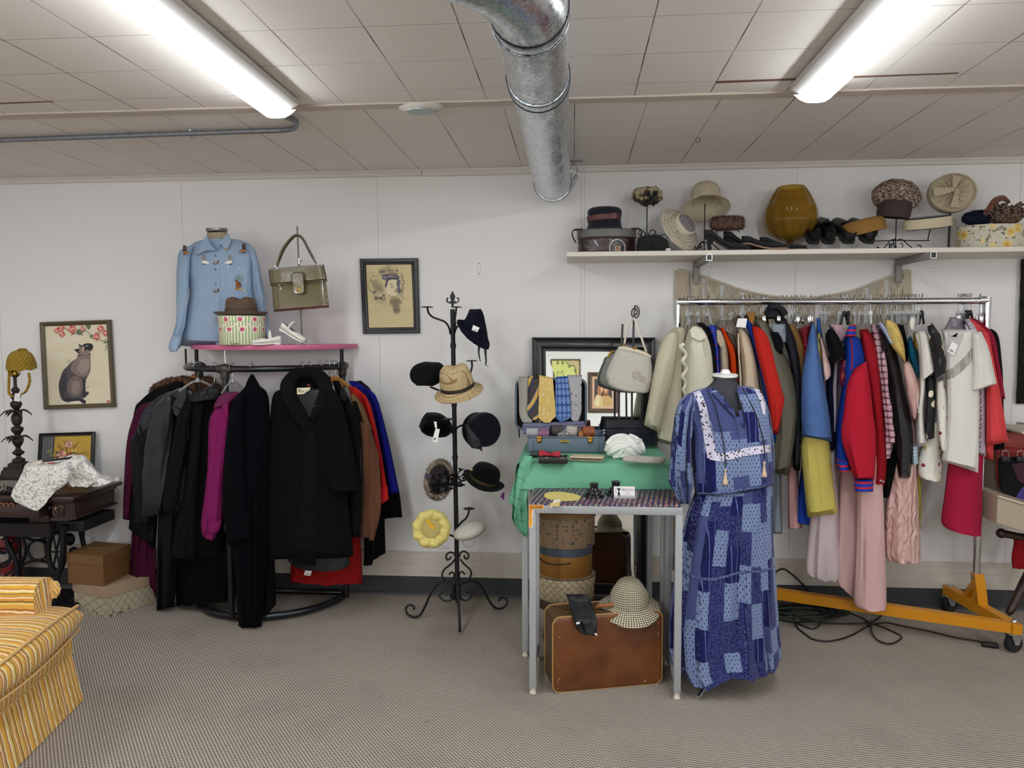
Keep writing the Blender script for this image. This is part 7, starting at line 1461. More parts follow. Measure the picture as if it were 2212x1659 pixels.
def t_sil(n,u,v):
 s=n. noise(30,n. map(n. comb(u,v),(1,5,1),(0,0,.7)),4);cell=n. vor(5,n. comb(u,n. ma('MULTIPLY',v,3.4)),'Color');a_,b_,c_=n. sep(cell);d=n. vor(5,n. comb(u,n. ma('MULTIPLY',v,3.4)))
 n. set(col=n. mix(n. ma('MULTIPLY',n. ma('LESS_THAN',d,.26),n. ma('GREATER_THAN',a_,.62)),n. mix(s,'9b9aa0','b5b3b5'),n. ramp(b_,[(0,'8c3030'),(.5,'2c2c36')],True)),rough=.45)
TIES=[('grey patterned necktie at the outer edge of the open suitcase lid',t_grey,[(1119,816),(1121,860),(1122,894),(1128,910),(1133,913)],[(1140,815),(1140,860),(1141,895),(1150,908),(1146,913)],0),('brown necktie with gold and navy stripes hanging over the suitcase lid',t_brown,[(1141,815),(1140,860),(1139,890),(1150,905),(1159,911)],[(1165,814),(1166,860),(1170,895),(1174,906),(1168,912)],-.008),('pale gold necktie with lozenges in the middle of the suitcase lid',t_yel,[(1165,812),(1164,850),(1163.5,899),(1170,908),(1176,913)],[(1194,818),(1197,850),(1200,896),(1193,906),(1188,913)],-.02),('bright blue necktie with pale octagons on the suitcase lid',t_blue,[(1200,816),(1200,850),(1200,897),(1206,907),(1211,913)],[(1226,814),(1230,850),(1233,896),(1226,906),(1214,912)],-.012),('silver grey necktie with small red squares on the suitcase lid',t_sil,[(1225,812),(1231,850),(1233,890),(1234,905),(1240,910)],[(1257,812),(1256,850),(1256,885),(1252,902),(1248,910)],0)]
for i,(lb,fn,Lp,Rp,dy)in enumerate(TIES):
 A=[V((a,b_,0))for a,b_ in Lp];B=[V((a,b_,0))for a,b_ in Rp]
 def tf(u,v):
  if v<.12:
   q=A[0]. lerp(B[0],u);p=W(q. x,q. y,sb+.012+tl-.045+dy);k_=(.12-v)/.12;return p+V((0,.075*k_,.006*sin(pi*k_)-.012*k_*k_))
  t=(v-.12)/.88;q=cat(A,t). lerp(cat(B,t),u);return W(q. x,q. y,sb+.012+tl*(1-t)-.047+dy-.006*sin(pi*u))
 solo('necktie',solid(grid(tf,8,36),V((0,.004,0))),tie_mat('tie_silk',fn),lb,'tie','neckties hung over the suitcase lid')
def coil(px,py,c1,c2,rr,lb,yaw=0.0,w=.06,fn=None):
 p=W(px,py,sy+.06);z0=p. z;M_=Matrix. Rotation(yaw,3,'Z');L_=[]
 for i in range(60):a=i*.32;ra=.006+rr*i/60;L_. append((ra*cos(a),ra*sin(a)))
 def cf(u,v):i=v*59;j=min(int(i),58);t=i-j;q=(L_[j][0]*(1-t)+L_[j+1][0]*t,L_[j][1]*(1-t)+L_[j+1][1]*t);return V((p. x,p. y,z0))+M_@V(((u-.5)*w,q[0],q[1]))
 if fn is None:
  def fn(n,u,v):f=n. vor(60,n. comb(n. ma('MULTIPLY',u,.3),v),rnd=.3);n. set(col=n. mix(n. ma('LESS_THAN',f,.35),c1,c2),rough=.6)
 return solo('necktie',solid(grid(cf,4,59),V((0,.0015,.0015))),tie_mat('rolled_tie',fn),lb,'tie','rolled neckties in the suitcase')
coil(1174,936,'6d4a72','b57a8a',.022,'rolled plum checked necktie inside the suitcase')
coil(1150,934,'b9b9bd','4a4e56',.02,'rolled grey and black necktie at one end of the suitcase')
coil(1202,929,'3a3336','544a4c',.028,'rolled charcoal necktie standing tallest in the suitcase',.3)
coil(1217,937,'0f0f13','e2e2e4',.024,'rolled black necktie with white rings in the suitcase')
coil(1238,931,'c9c2bb','2e2724',.028,'rolled brown and white necktie in the suitcase',-.4)
coil(1270,932,'8a4422','a45c30',.028,'rolled rust orange necktie in the suitcase',.2)
coil(1262,939,'b0783a','8c5c28',.02,'rolled ochre necktie in front of the rust one')
p0=og(1190,995);bx0,bx1=F(1164,1001,ZC2),F(1225,1001,ZC2);k=PX(bx0 . y)
M_BOX=mat('black_gift_box','0b0b0d',.3,coat=.3)
r=thing('gift_box','open black gift box holding a red bow tie','box',((bx0 . x+bx1 . x)/2,bx0 . y+.04,ZC2));bb_=MB();ht=14*k
for a,b_ in(((bx0 . x,bx0 . y),(bx1 . x,bx0 . y)),((bx0 . x,bx0 . y+.09),(bx1 . x,bx0 . y+.09)),((bx0 . x,bx0 . y),(bx0 . x,bx0 . y+.09)),((bx1 . x,bx0 . y),(bx1 . x,bx0 . y+.09))):box(((a[0]+b_[0])/2,(a[1]+b_[1])/2,ZC2+ht/2),(max(.004,abs(a[0]-b_[0])),max(.004,abs(a[1]-b_[1])),ht),.001,mb=bb_)
box(((bx0 . x+bx1 . x)/2,bx0 . y+.045,ZC2+.003),(bx1 . x-bx0 . x,.09,.004),mb=bb_);part('tray',bb_,M_BOX,r);part('pad',box(((bx0 . x+bx1 . x)/2,bx0 . y+.045,ZC2+ht*.75),(bx1 . x-bx0 . x-.006,.082,.01),.002),mat('black_velour','070708',1.0),r)
bt=MB();ybt=bx0 . y+.02
prism([W(a,b_,ybt)for a,b_ in((1164,974),(1172,973),(1184,978),(1188,981),(1184,985),(1174,984),(1165,986))],(0,.018,0),bt,bev=.002);prism([W(a,b_,ybt)for a,b_ in((1188,981),(1194,977),(1206,975),(1211,975),(1210,987),(1200,986),(1193,985))],(0,.018,0),bt,bev=.002);ellip(W(1188.5,981.5,ybt-.002),(.008,.01,.01),mb=bt,n=12,m=8)
solo('bow_tie',bt,mat('red_silk','a81c2c',.5,bp=(30,.4,.01)),'red silk bow tie in the black gift box','bow tie')
a,b_=F(1146,988,ZC2),F(1166,986,ZC2);solo('box_lid',box(((a. x+b_. x)/2+.02,a. y+.045,ZC2+.011),(.09,.1,.022),.003),M_BOX,'black gift box lid lying behind the red bow tie','lid')
wl=MB();a,b_=F(1233,992,ZC2),F(1302,1001,ZC2);yy=(a. y+b_. y)/2;
for z_,dy,h2,o_ in((0,0,.011,0),(.012,.004,.01,.004)):box(((a. x+b_. x)/2+o_,yy+.03+dy,ZC2+z_+h2/2),(b_. x-a. x+.01,.075,h2),.004,rot=Matrix. Rotation(-.16,3,'Z'),mb=wl)
M_CRL=mat('cream_leather','c9bb9a',.45,nz=(12,.4,'b5a584'))
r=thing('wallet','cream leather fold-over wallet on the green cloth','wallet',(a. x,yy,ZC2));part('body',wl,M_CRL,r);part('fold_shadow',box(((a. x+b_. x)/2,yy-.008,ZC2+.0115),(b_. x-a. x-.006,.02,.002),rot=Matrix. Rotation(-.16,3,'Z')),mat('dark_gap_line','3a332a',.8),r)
c_=blob([(1350,986),(1345,992),(1346,1000)],[(1432,989),(1439,994),(1432,1005)],F(1390,1004,ZC2). y+.02,.05,p=2.6,nr=14,top=.25,bot=.2);zm=min(p. z for p in c_. v)
for p in c_. v:p. z+=ZC2-zm+.0005
n=N('pearl_beading');f=n. vor(190,rnd=.1);n. set(col=n. mix(f,'e2ddd4','9a948c'),rough=.35);n. bump(f,1.0,.005);solo('beaded_pouch',c_,n. m,'white beaded glasses pouch at the corner of the green cloth','pouch')
c_=blob([(1309,925),(1306,940),(1303,960),(1301,985)],[(1409,926),(1414,940),(1420,965),(1420,980)],4.08,.05,p=6,nr=14,top=.03,bot=.05);zm=min(p. z for p in c_. v)
for p in c_. v:p. z+=max(0,ZC2-zm+.0005)
r=thing('clutch_bag','navy leather clutch with snap frame standing behind the white turban','bag',mid([c_]));part('body',c_,leather('navy_leather','191b28','10121b',.3),r)
part('snap',MB(). join(ellip(W(1305,930,4.06),(.007,.006,.007),n=12,m=8)). join(ellip(W(1305,936,4.06),(.007,.006,.007),n=12,m=8)),M_CHROME,r)
part('frame_edge',tube([W(a,b_,4.05)for a,b_ in((1308,926),(1330,925),(1370,925),(1410,926))],.003,6),mat('dark_frame','0f1017',.3),r)
Yt=F(1350,992,ZC2). y+.06;k=PX(Yt);M_TUR=mat('white_jersey','e6e7e0',.9,bp=(60,.15),spec=.2);c0=W(1349,965,Yt)
tb=ellip(c0+V((0,0,-2*k)),(42*k,34*k,26*k),n=36,m=20,amp=.004,sc=20);r=thing('turban_hat','white draped jersey turban in front of the navy clutch','hat',c0-V((0,0,27*k)));part('base',tb,M_TUR,r)
T=tb. bvh()
for pts,rad in(([(1312,960),(1325,946),(1345,942),(1362,950),(1375,968)],.014),([(1310,972),(1328,958),(1348,956),(1366,964),(1382,976)],.013),([(1330,943),(1350,940),(1372,946),(1386,960),(1390,975)],.013),([(1312,982),(1335,970),(1352,964),(1372,956),(1385,952)],.014),([(1318,988),(1345,984),(1370,986),(1386,984)],.013),([(1352,966),(1362,978),(1378,988)],.012),([(1348,968),(1340,980),(1330,990)],.011)):
 s=seam(T,pts,rad,off=-.004)
 if s:part('drape',s,M_TUR,r)
M_GST=mat('grey_iron_rod','55524d',.4,.7)
b=og(1344,985,4.2);r=thing('bag_stand','grey iron two-post handbag stand with spiral top in front of the mirror','display stand',b)
for px,y0 in((1337,1000),(1365,1000)):part('post',tube([V((W(px,960,4.2). x,4.2,ZC2)),W(px,850,4.2),W(px+(5 if px>1350 else 8),700,4.2)if px<1350 else W(1369,692,4.2)],.006,10),M_GST,r)
sp_=[]
for i in range(40):a=-1.57+i*.27;q_=1-i/55;sp_. append(W(1371.5+11*q_*cos(a)*.95,675-16*q_*sin(a)*-1.0*(.95),4.2))
part('spiral',tube([W(1369,700,4.2)]+sp_,.0045,8),M_GST,r)
part('foot',box(b+V((0,0,.004)),(.14,.12,.007),.003),M_GST,r)
M_PURL=mat('pearl_white_leather','e0dac8',.4)
n=N('white_beaded_fabric');f=n. vor(330);d=n. vor(11,n. map(n. co(),(1,.2,1)));fl=n. ma('MULTIPLY',n. ma('LESS_THAN',d,.3),n. ma('GREATER_THAN',n. noise(260),.5));n. set(col=n. mix(n. ma('MULTIPLY',fl,.7),n. mix(f,'dedad0','bfb8aa'),'8d7f66'),rough=.5);n. bump(f,.6,.004);M_BDB=n. m
c_=blob([(1336,749),(1325,768),(1313,795),(1308,818),(1320,836),(1350,846)],[(1405,769),(1407,780),(1410,805),(1408,828),(1402,845),(1392,850)],4.06,.1,p=2.4,nr=26,top=.1,bot=.15,wr=.002)
r=thing('handbag','white beaded frame handbag with long strap hanging from the spiral stand','bag',mid([c_]));part('body',c_,M_BDB,r)
fr=part('frame',tube([W(a,b_,4.05)for a,b_ in((1337,751),(1350,752),(1375,758),(1395,765),(1406,771))],[.008,.011,.012,.011,.008],10,smooth=4,flat=.8),mat('cream_frame','d8cdb4',.35),r)
part('clasp',MB(). join(ellip(W(1370,752,4.04),(.01,.007,.006),n=12,m=8)). join(ellip(W(1375,750,4.04),(.005,.005,.008),n=10,m=8)),M_BRASS,fr)
for pts in([(1349,742),(1353,720),(1358,702),(1364,690),(1370,688)],[(1396,760),(1388,736),(1380,712),(1374,695),(1370,688)]):A=[V((a,b_,0))for a,b_ in pts];part('strap',tube([W(q. x,q. y,4.1)for q in[cat(A,i/16)for i in range(17)]],.0085,8,flat=.35),M_PURL,r)
for x,y in((1348.5,746),(1397,764)):part('strap_ring',tube([W(x,y,4.08)+V((.006*cos(a),0,.008*sin(a)))for a in[i*pi/8 for i in range(16)]],.0018,6,closed=True),M_BRASS,r)
c_=blob([(1318,760),(1306,785),(1297,812),(1300,830),(1330,842),(1352,849)],[(1335,756),(1345,790),(1350,815),(1355,835),(1360,846),(1364,846)],4.14,.06,p=2.4,nr=22,top=.1,bot=.15)
r=thing('handbag','grey leather frame handbag tucked behind the white beaded bag','bag',mid([c_]));part('body',c_,mat('sage_grey_leather','83877f',.45,nz=(9,.4,'70746c')),r)
part('frame',tube([W(a,b_,4.12)for a,b_ in((1313,772),(1318,763),(1326,758))],.006,8,smooth=3),M_BRASS,r)
ZN=zf+.0045
a=F(1190,1078,ZN);pd=[(1175,1073),(1178,1067.5),(1190,1064.5),(1210,1064),(1235,1067),(1253,1073),(1254,1077),(1248,1080.5),(1228,1082),(1213,1083),(1209,1090),(1208,1093),(1196,1093.5),(1187,1092),(1194,1086),(1197,1080),(1184,1078)]
Q=[V((x_,y_,0))for x_,y_ in pd];Q. append(Q[0]);P=[F(q. x,q. y,ZN)for q in(cat(Q,i/64)for i in range(64))]
r=thing('hand_fan','pale yellow paddle hand fan with a price tag, overhanging the floral table','fan',mid([MB(). add(P,[])]));part('paddle',prism(P[::-1],(0,0,.004)),mat('yellow_card','d9c878',.6,nz=(20,.3,'c9b35e')),r,smooth=False)
tgp=[F(x_,y_,ZN+.0045)for x_,y_ in((1196,1081),(1209,1078.5),(1210,1082.5),(1194,1086.5))];part('price_tag',prism(tgp[::-1],(0,0,.001)),M_TAG,r,smooth=False)
for px,py,lb in((1283,1073,'small carved black candle holder in front of the green cloth, fully visible'),(1330,1069,'small carved black candle holder partly behind the business card')):
 c=F(px,py,ZN);k=PX(c. y);r=thing('candle_holder',lb,'candle holder',c,'black candle holders on the floral table')
 pf=[(.001,0),(19*k,0),(19.5*k,2*k),(18*k,5*k),(15*k,7*k),(13*k,12*k),(9*k,17*k),(7.5*k,20*k),(9.5*k,22*k),(9.5*k,24*k),(7.5*k,25.5*k),(10*k,28*k),(10*k,30*k),(6*k,30*k),(5*k,24*k),(.001,24*k)]
 def cv(kk,a,v):kk=V(kk);f=1+.06*cos(6*a)*(1 if kk. z<14*k else.3);kk. x*=f;kk. y*=f;return kk
 part('body',lathe(pf,c,n=60,warp=cv,m=60),mat('black_glazed','0e0c0e',.18,coat=.5),r)
 rl=MB()
 for i in range(6):a_=i*pi/3+.3;ellip(c+V((14.5*k*cos(a_),14.5*k*sin(a_),10*k)),(3.4*k,3.4*k,4*k),n=10,m=6,mb=rl);ellip(c+V((11*k*cos(a_+.5),11*k*sin(a_+.5),14*k)),(2.4*k,2.4*k,2.6*k),n=8,m=6,mb=rl)
 part('relief',rl,mat('black_glazed_relief','121014',.2,coat=.4),r)
c=F(1350,1076,ZN);k=PX(c. y);r=thing('card_holder','clear stand with white business cards showing a black cat','card holder',c)
TL,TR,BR,BL=[W(a,b_,c. y)for a,b_ in((1326,1051),(1371,1051.5),(1372,1078),(1326.5,1077.5))]
cb=prism([BL,BR,TR,TL][::-1],(0,.006,0));part('card',cb,mat('white_card','efeeec',.5),r,smooth=False)
part('holder',MB(). join(box(((BL. x+BR. x)/2+.002,c. y-.004,BL. z+.008),(BR. x-BL. x+.006,.003,.018),.001)). join(box(((BL. x+BR. x)/2+.002,c. y+.01,BL. z+.0),(BR. x-BL. x+.006,.04,.003),.001)). join(box((BR. x+.004,c. y+.004,BL. z+.018),(.003,.03,.034),.001)),M_CLEAR,r)
q=Canvas(BL+V((0,-.0005,0)),(TR-TL),(TL-BL),(0,-1,0),.00008)
q. poly([(.19,.12),(.17,.3),(.2,.55),(.23,.66),(.25,.66),(.28,.5),(.3,.3),(.29,.12),(.265,.1),(.25,.17),(.235,.1),(.215,.16)],'26262a',2);q. ell(.24,.76,.068,.1,'1e1e22');q. poly([(.175,.78),(.15,.93),(.22,.86)],'1e1e22');q. poly([(.265,.86),(.32,.95),(.305,.78)],'1e1e22');q. poly([(.238,.72),(.248,.79),(.262,.72)],'c58a90');q. ell(.24,.22,.05,.06,'77787a')
q. line([(.09,.86),(.12,.8),(.085,.68),(.09,.55),(.13,.46)],.02,'8a8a90',5);q. text('Black Cat',.66,.68,.26,'6d5f68',.45,wid=.58);q. text('Vintage',.64,.52,.13,'b58a90',.35,wid=.2)
for y_,x0,x1 in((.43,.5,.8),(.35,.52,.78),(.25,.36,.94),(.15,.36,.94)):q. line([(x0,y_),((x0+x1)/2,y_+.004),(x1,y_)],.018,'b9b8be',2)
part('card_print',q. mb,INK,r,smooth=False)
def hb(label,px,y0,y1,hw,Y,mats,lid=None,lidm=None,lg=.006,sq=.9,name='hat_box'):
 z0,z1=W(px,y0,Y). z,W(px,y1,Y). z;c=V((W(px,(y0+y1)/2,Y). x,Y+.0,max(.001,z0)));R_=hw*PX(Y);H_=z1-c. z
 r=thing(name,label,'hat box',c,'stacked hat boxes under the table')
 part('body',lathe([(.001,0),(R_-.003,0),(R_,.003),(R_,H_-.004),(R_-.003,H_),(.001,H_)],c,n=56,smooth=0,sq=(1,sq)),mats,r)
 if lid:hl=lid*PX(Y);part('lid',lathe([(R_+.001,H_-hl),(R_+lg,H_-hl),(R_+lg,H_-.002),(R_+lg-.003,H_+.002),(.001,H_+.002)],c,n=56,smooth=0,sq=(1,sq)),lidm or mats,r)
 return r,c,R_,H_
Yb=3.86
M_CARD=mat('grey_card','9c958b',.8,nz=(7,.5,'857e74'));M_BRNL=mat('brown_lid_paper','3a2218',.5)
hb('grey box with a dark brown lid at the bottom of the hat box stack',1219,1352,1286,64,Yb,M_CARD,16,M_BRNL)
n=N('gold_lattice_paper');x,y,z=n. sep(n. co());a=n. ma('MULTIPLY',n. ma('ARCTAN2',x,n. ma('MULTIPLY',y,-1.0)),.14);l=None
for s in(1.0,-1.0):
 f=n. ma('ABSOLUTE',n. ma('SUBTRACT',n. ma('FRACT',n. ma('MULTIPLY',n. ma('ADD',a,n. ma('MULTIPLY',z,s)),26)),.5));g_=n. ma('LESS_THAN',f,.06);l=g_ if l is None else n. ma('MAXIMUM',l,g_)
n. set(col=n. mix(n. ma('MULTIPLY',l,n. ma('GREATER_THAN',n. noise(200),.42)),n. mix(n. noise(6),'c3b596','b3a484'),'6f6046'),rough=.7);M_LAT=n. m
r,c,R_,H_=hb('cream hat box with brown lattice pattern, second from the floor',1221,1286,1236,63,Yb,M_LAT,16)
part('piping',tube([c+V(((R_+.007)*cos(a),.9*(R_+.007)*sin(a),H_+.001))for a in[i*pi/30 for i in range(60)]],.0025,6,closed=True),mat('brown_piping','4d3a26',.6),r)
n=N('stained_ochre');n. set(col=n. mix(n. noise(5,det=6),'a9782f','7d5320'),rough=.5);M_OCH=n. m;M_SLT=mat('slate_blue_band','434e5c',.6)
r,c,R_,H_=hb('ochre wooden hat box with slate blue band and cord handle',1221.5,1236,1172,58,Yb,M_OCH,18,M_SLT,.002)
part('cord_handle',tube([c+V((R_*sin(a)*1.02,-.9*R_*cos(a)*1.02,H_*.55-.012*sin(pi*(a+1.3)/1.5)))for a in[-1.3+.1*i for i in range(16)]],.0035,6,smooth=2),mat('brown_cord','3a2818',.8),r)
part('seam_line',tube([c+V((R_*sin(-.25)*1.003,-.9*R_*cos(-.25)*1.003,z_))for z_ in(.004,H_*.7)],.0012,6),mat('dark_seam_line','4d3416',.7),r)
n=N('kraft_with_squares');x,y,z=n. sep(n. co());a=n. ma('MULTIPLY',n. ma('ARCTAN2',x,n. ma('MULTIPLY',y,-1.0)),.15);v=n. comb(n. ma('MULTIPLY',a,46),n. ma('MULTIPLY',z,34));cl=n. wn(n. comb(n. ma('FLOOR',n. ma('MULTIPLY',a,56)),n. ma('FLOOR',n. ma('MULTIPLY',z,46))));fx=n. ma('ABSOLUTE',n. ma('SUBTRACT',n. ma('FRACT',n. ma('MULTIPLY',a,56)),.5));fz=n. ma('ABSOLUTE',n. ma('SUBTRACT',n. ma('FRACT',n. ma('MULTIPLY',z,46)),.5));a_,b_,c__=n. sep(cl[1])
msk=n. ma('MULTIPLY',n. ma('MULTIPLY',n. ma('LESS_THAN',fx,n. ma('ADD',.14,n. ma('MULTIPLY',b_,.2))),n. ma('LESS_THAN',fz,n. ma('ADD',.14,n. ma('MULTIPLY',c__,.25)))),n. ma('GREATER_THAN',a_,.62));n. set(col=n. mix(msk,n. mix(n. noise(30,n. map(n. co(),(1,1,4)),4),'a58c6e','8d755a'),n. ramp(b_,[(0,'56636a'),(.5,'5b4636'),(.8,'3c4a54')],True)),rough=.7);M_KSQ=n. m
r,c,R_,H_=hb('kraft hat box printed with little blue and brown squares, topmost of the stack',1221,1172,1098,64,Yb,M_KSQ,13,mat('plain_kraft','8a6a45',.7,nz=(8,.4,'75573a')))
tw=MB();tube([c+V((-R_-.004,-.05,H_)),c+V((-R_-.006,-.05,-.02)),c+V((-R_-.002,-.06,-.1)),c+V((-R_-.006,-.06,-.15))],.004,6,smooth=4,mb=tw);ellip(c+V((-R_-.003,-.06,-.1)),(.009,.008,.012),mb=tw,n=10,m=8);part('string_tie',tw,M_ROPE,r)
BL,BR=F(1195,1499),F(1430,1478);Zs=W(1195,1337,BL. y). z;X=(BR-BL). normalized();Yd=V((-X. y,X. x,0));Ls=(BR-BL). length;dps=.17;rad=.035
n=N('tan_fibreboard');st=n. noise(3.2,det=6,ro=.65);n. set(col=n. ramp(st,[(.3,'4a2812'),(.5,'6b3d1b'),(.7,'7d4a22')]),rough=.42);n. bump(n. noise(90,det=4),.25,.002);M_TAN=n. m;M_TANS=mat('tan_side','5e4628',.5,nz=(8,.6,'453319'));M_BIND=mat('cream_binding','b08a54',.5,nz=(40,.5,'7d5c34'))
def rrp(g,n_=6):
 pts=[]
 for cx,cz,a0 in((Ls-rad,rad,-90),(Ls-rad,Zs-rad,0),(rad,Zs-rad,90),(rad,rad,180)):
  for i in range(n_+1):a=radians(a0+90*i/n_);pts. append((cx+(rad+g)*cos(a),cz+(rad+g)*sin(a)))
 return pts
sp2=lambda x_,z_,y_:BL+X*x_+Yd*y_+V((0,0,z_+.002))
r=thing('suitcase','worn brown hard suitcase standing on the carpet under the narrow table','suitcase',BL)
pp=rrp(0);np_=len(pp);rings=[(-.012,.0),(-.004,.002),(0,.008),(0,dps-.008),(-.004,dps-.002),(-.012,dps)];vs=[]
for g,y_ in rings:vs+=[sp2(a,b_,y_)for a,b_ in rrp(g)]
fs=[[j*np_+i,j*np_+(i+1)%np_,(j+1)*np_+(i+1)%np_,(j+1)*np_+i]for j in range(2,3)for i in range(np_)]
part('shell',MB(). add(vs,fs),M_TANS,r,ang=50)
fs1=[[j*np_+i,j*np_+(i+1)%np_,(j+1)*np_+(i+1)%np_,(j+1)*np_+i]for j in(0,1)for i in range(np_)]+[list(range(np_))[::-1]];part('front_panel',MB(). add(vs[:np_*3],fs1),M_TAN,r,ang=50)
fs2=[[j*np_+i,j*np_+(i+1)%np_,(j+1)*np_+(i+1)%np_,(j+1)*np_+i]for j in(0,1)for i in range(np_)]+[[2*np_+i for i in range(np_)]];part('back_panel',MB(). add(vs[np_*3:],fs2),M_TAN,r,ang=50)
for y_ in(.006,dps-.006):part('binding',tube([sp2(a,b_,y_)for a,b_ in rrp(.001)],.0035,8,closed=True),M_BIND,r)
cw=MB();rnd=random. Random(8)
for i in range(46):
 e=rnd. choice((0,1,2,3));t=rnd. random()**2*.5*rnd. choice((1,1))+0;x_,z_={0:(t*Ls if rnd. random()<.5 else Ls-t*Ls,.012+rnd. random()*.01),1:(t*Ls if rnd. random()<.5 else Ls-t*Ls,Zs-.014-rnd. random()*.012),2:(.012+rnd. random()*.02,rnd. random()*Zs),3:(Ls-.012-rnd. random()*.01,rnd. random()*Zs)}[e]
 x_,z_=min(Ls-.02,max(.02,x_)),min(Zs-.02,max(.02,z_));s_=rnd. uniform(.001,.004);cw. add([sp2(x_-s_,z_,-.0006),sp2(x_,z_-s_*rnd. uniform(.4,1.5),-.0006),sp2(x_+s_*.8,z_,-.0006),sp2(x_,z_+s_*rnd. uniform(.4,1.8),-.0006)],[[0,1,2,3]])
part('scuff',cw,mat('scuffed_edge','b5935e',.7),r,smooth=False)
part('handle',tube([sp2(.215,Zs+.002,.07),sp2(.222,Zs+.018,.06),sp2(.26,Zs+.026,.045),sp2(.32,Zs+.026,.045),sp2(.355,Zs+.018,.06),sp2(.36,Zs+.002,.07)],[.007,.008,.009,.009,.008,.007],10,smooth=4),mat('tan_leather_handle','9a5c30',.4),r)
for x_ in(.09,Ls-.09):part('lock',box(sp2(x_,Zs+.002,.075),(.05,.03,.006),.002),mat('dull_brass','6f5f3a',.4,.8),r)
p=sp2(Ls*.735,Zs+.012,.075);ax=V((.0,-.22,1));k=PX(p. y);r=thing('bucket_hat','black and cream houndstooth bucket hat lying on the brown suitcase','hat',p)
n=N('houndstooth');x,y,z=n. sep(n. co());a=n. ma('MULTIPLY',n. ma('ARCTAN2',x,n. ma('MULTIPLY',y,-1.0)),.1);rz=n. ma('SUBTRACT',z,n. ma('MULTIPLY',n. ma('SQRT',n. ma('ADD',n. ma('POWER',x,2.0),n. ma('POWER',y,2.0))),.55));fu=n. ma('FRACT',n. ma('MULTIPLY',a,105));fv=n. ma('FRACT',n. ma('MULTIPLY',rz,95));k1=n. ma('LESS_THAN',fu,.5);k2=n. ma('LESS_THAN',fv,.5)
n. set(col=n. mix(n. ma('MULTIPLY',n. ma('ADD',k1,k2),.5),'d8cdb2','1d140f'),rough=.9,spec=.15);n. bump(n. noise(160),.3);M_HND=n. m
def hnd(kk,a,v):kk=V(kk);kk. z+=.012*sin(2*a+1)*max(0,(Vector_len(kk)-.1)/.06);return kk
Vector_len=lambda q:sqrt(q. x*q. x+q. y*q. y)
part('crown',lathe([(43*k,2*k),(43*k,10*k),(40*k,26*k),(33*k,42*k),(22*k,56*k),(8*k,61*k),(.001,60*k)],p,ax,n=56). noise(.007,14),M_HND,r)
part('brim',lathe([(42*k,5*k),(52*k,-3*k),(62*k,-9*k),(67*k,-12*k),(67*k,-10*k),(62*k,-6*k),(52*k,0),(43*k,8*k)],p,ax,n=64,warp=hnd),M_HND,r)
c_=blob([(1219,1298),(1226,1312),(1238,1335),(1246,1358),(1258,1368)],[(1268,1300),(1280,1318),(1288,1335),(1291,1355),(1288,1373)],BL. y+.0,.035,nr=20,wr=.008,fold=.012,ff=3,seed=9)
for q_ in c_. v:
 t=max(0,(q_. z-Zs)/.03);q_. y+=.05*min(2,t)
r=thing('cloth_cap','crumpled black cloth cap draped over the top edge of the brown suitcase','cap',mid([c_]));part('cloth',c_,mat('black_satin_cloth','0b0c12',.6,bp=(14,.5,.02)),r)
pricetag([(1244,1345),(1252,1343),(1253,1347),(1245,1349)],BL. y-.035,r,code=False);part('corner_tag',pprism([(1283,1369),(1289,1368),(1290,1374)],BL. y-.03,.003),M_TAG,r)
YD=3.42
b=F(1560,1470);b=V((W(1565,1440,YD). x,YD,0))
r=thing('dress_form','charcoal dress form on a chrome tripod wearing the long blue dress','mannequin',b)
M_CHAR=cloth('charcoal_jersey','45454c',600,'38383f',.3)
fb_=blob([(1540,812),(1541,822),(1524,838),(1500,850),(1492,880),(1500,940),(1512,1010)],[(1591,813),(1592,826),(1606,840),(1635,848),(1646,880),(1640,940),(1630,1010)],YD,(.1,.2),nr=36,top=.001,bot=.05,p=2.2);part('torso',fb_,M_CHAR,r)
k=PX(YD)
part('neck_cap',lathe([(.001,0),(26*k,0),(26.5*k,2*k),(26*k,4.5*k),(.001,5*k)],W(1566,813,YD),(0,-.08,1),n=40,smooth=0),M_WPL,r)
part('cap_knob',MB(). join(lathe([(.001,0),(10.5*k,0),(10.5*k,5*k),(.001,5*k)],W(1567,808,YD),n=24,smooth=0)). join(lathe([(9*k,4*k),(8.5*k,8*k),(5*k,10*k),(.001,10.5*k)],W(1567,808,YD),n=24)),M_WPL,r)
part('cap_trim',lathe([(26.6*k,-2.4*k),(26.8*k,0)],W(1566,813,YD),(0,-.08,1),n=40,smooth=0),mat('chrome_print','4c4c50',.3,.6),r)
part('pole',tube([V((b. x,YD,.1)),W(1570,1000,YD)],.014,12),M_CHROME,r)
for e in((1508,1507),(1673,1450)):q=F(*e,.012);part('stand_leg',tube([V((b. x,YD+.02,.12)),q],.009,12),M_CHROME,r)
part('stand_leg',tube([V((b. x,YD+.02,.12)),V((b. x+.02,YD+.35,.012))],.009,12),M_CHROME,r)
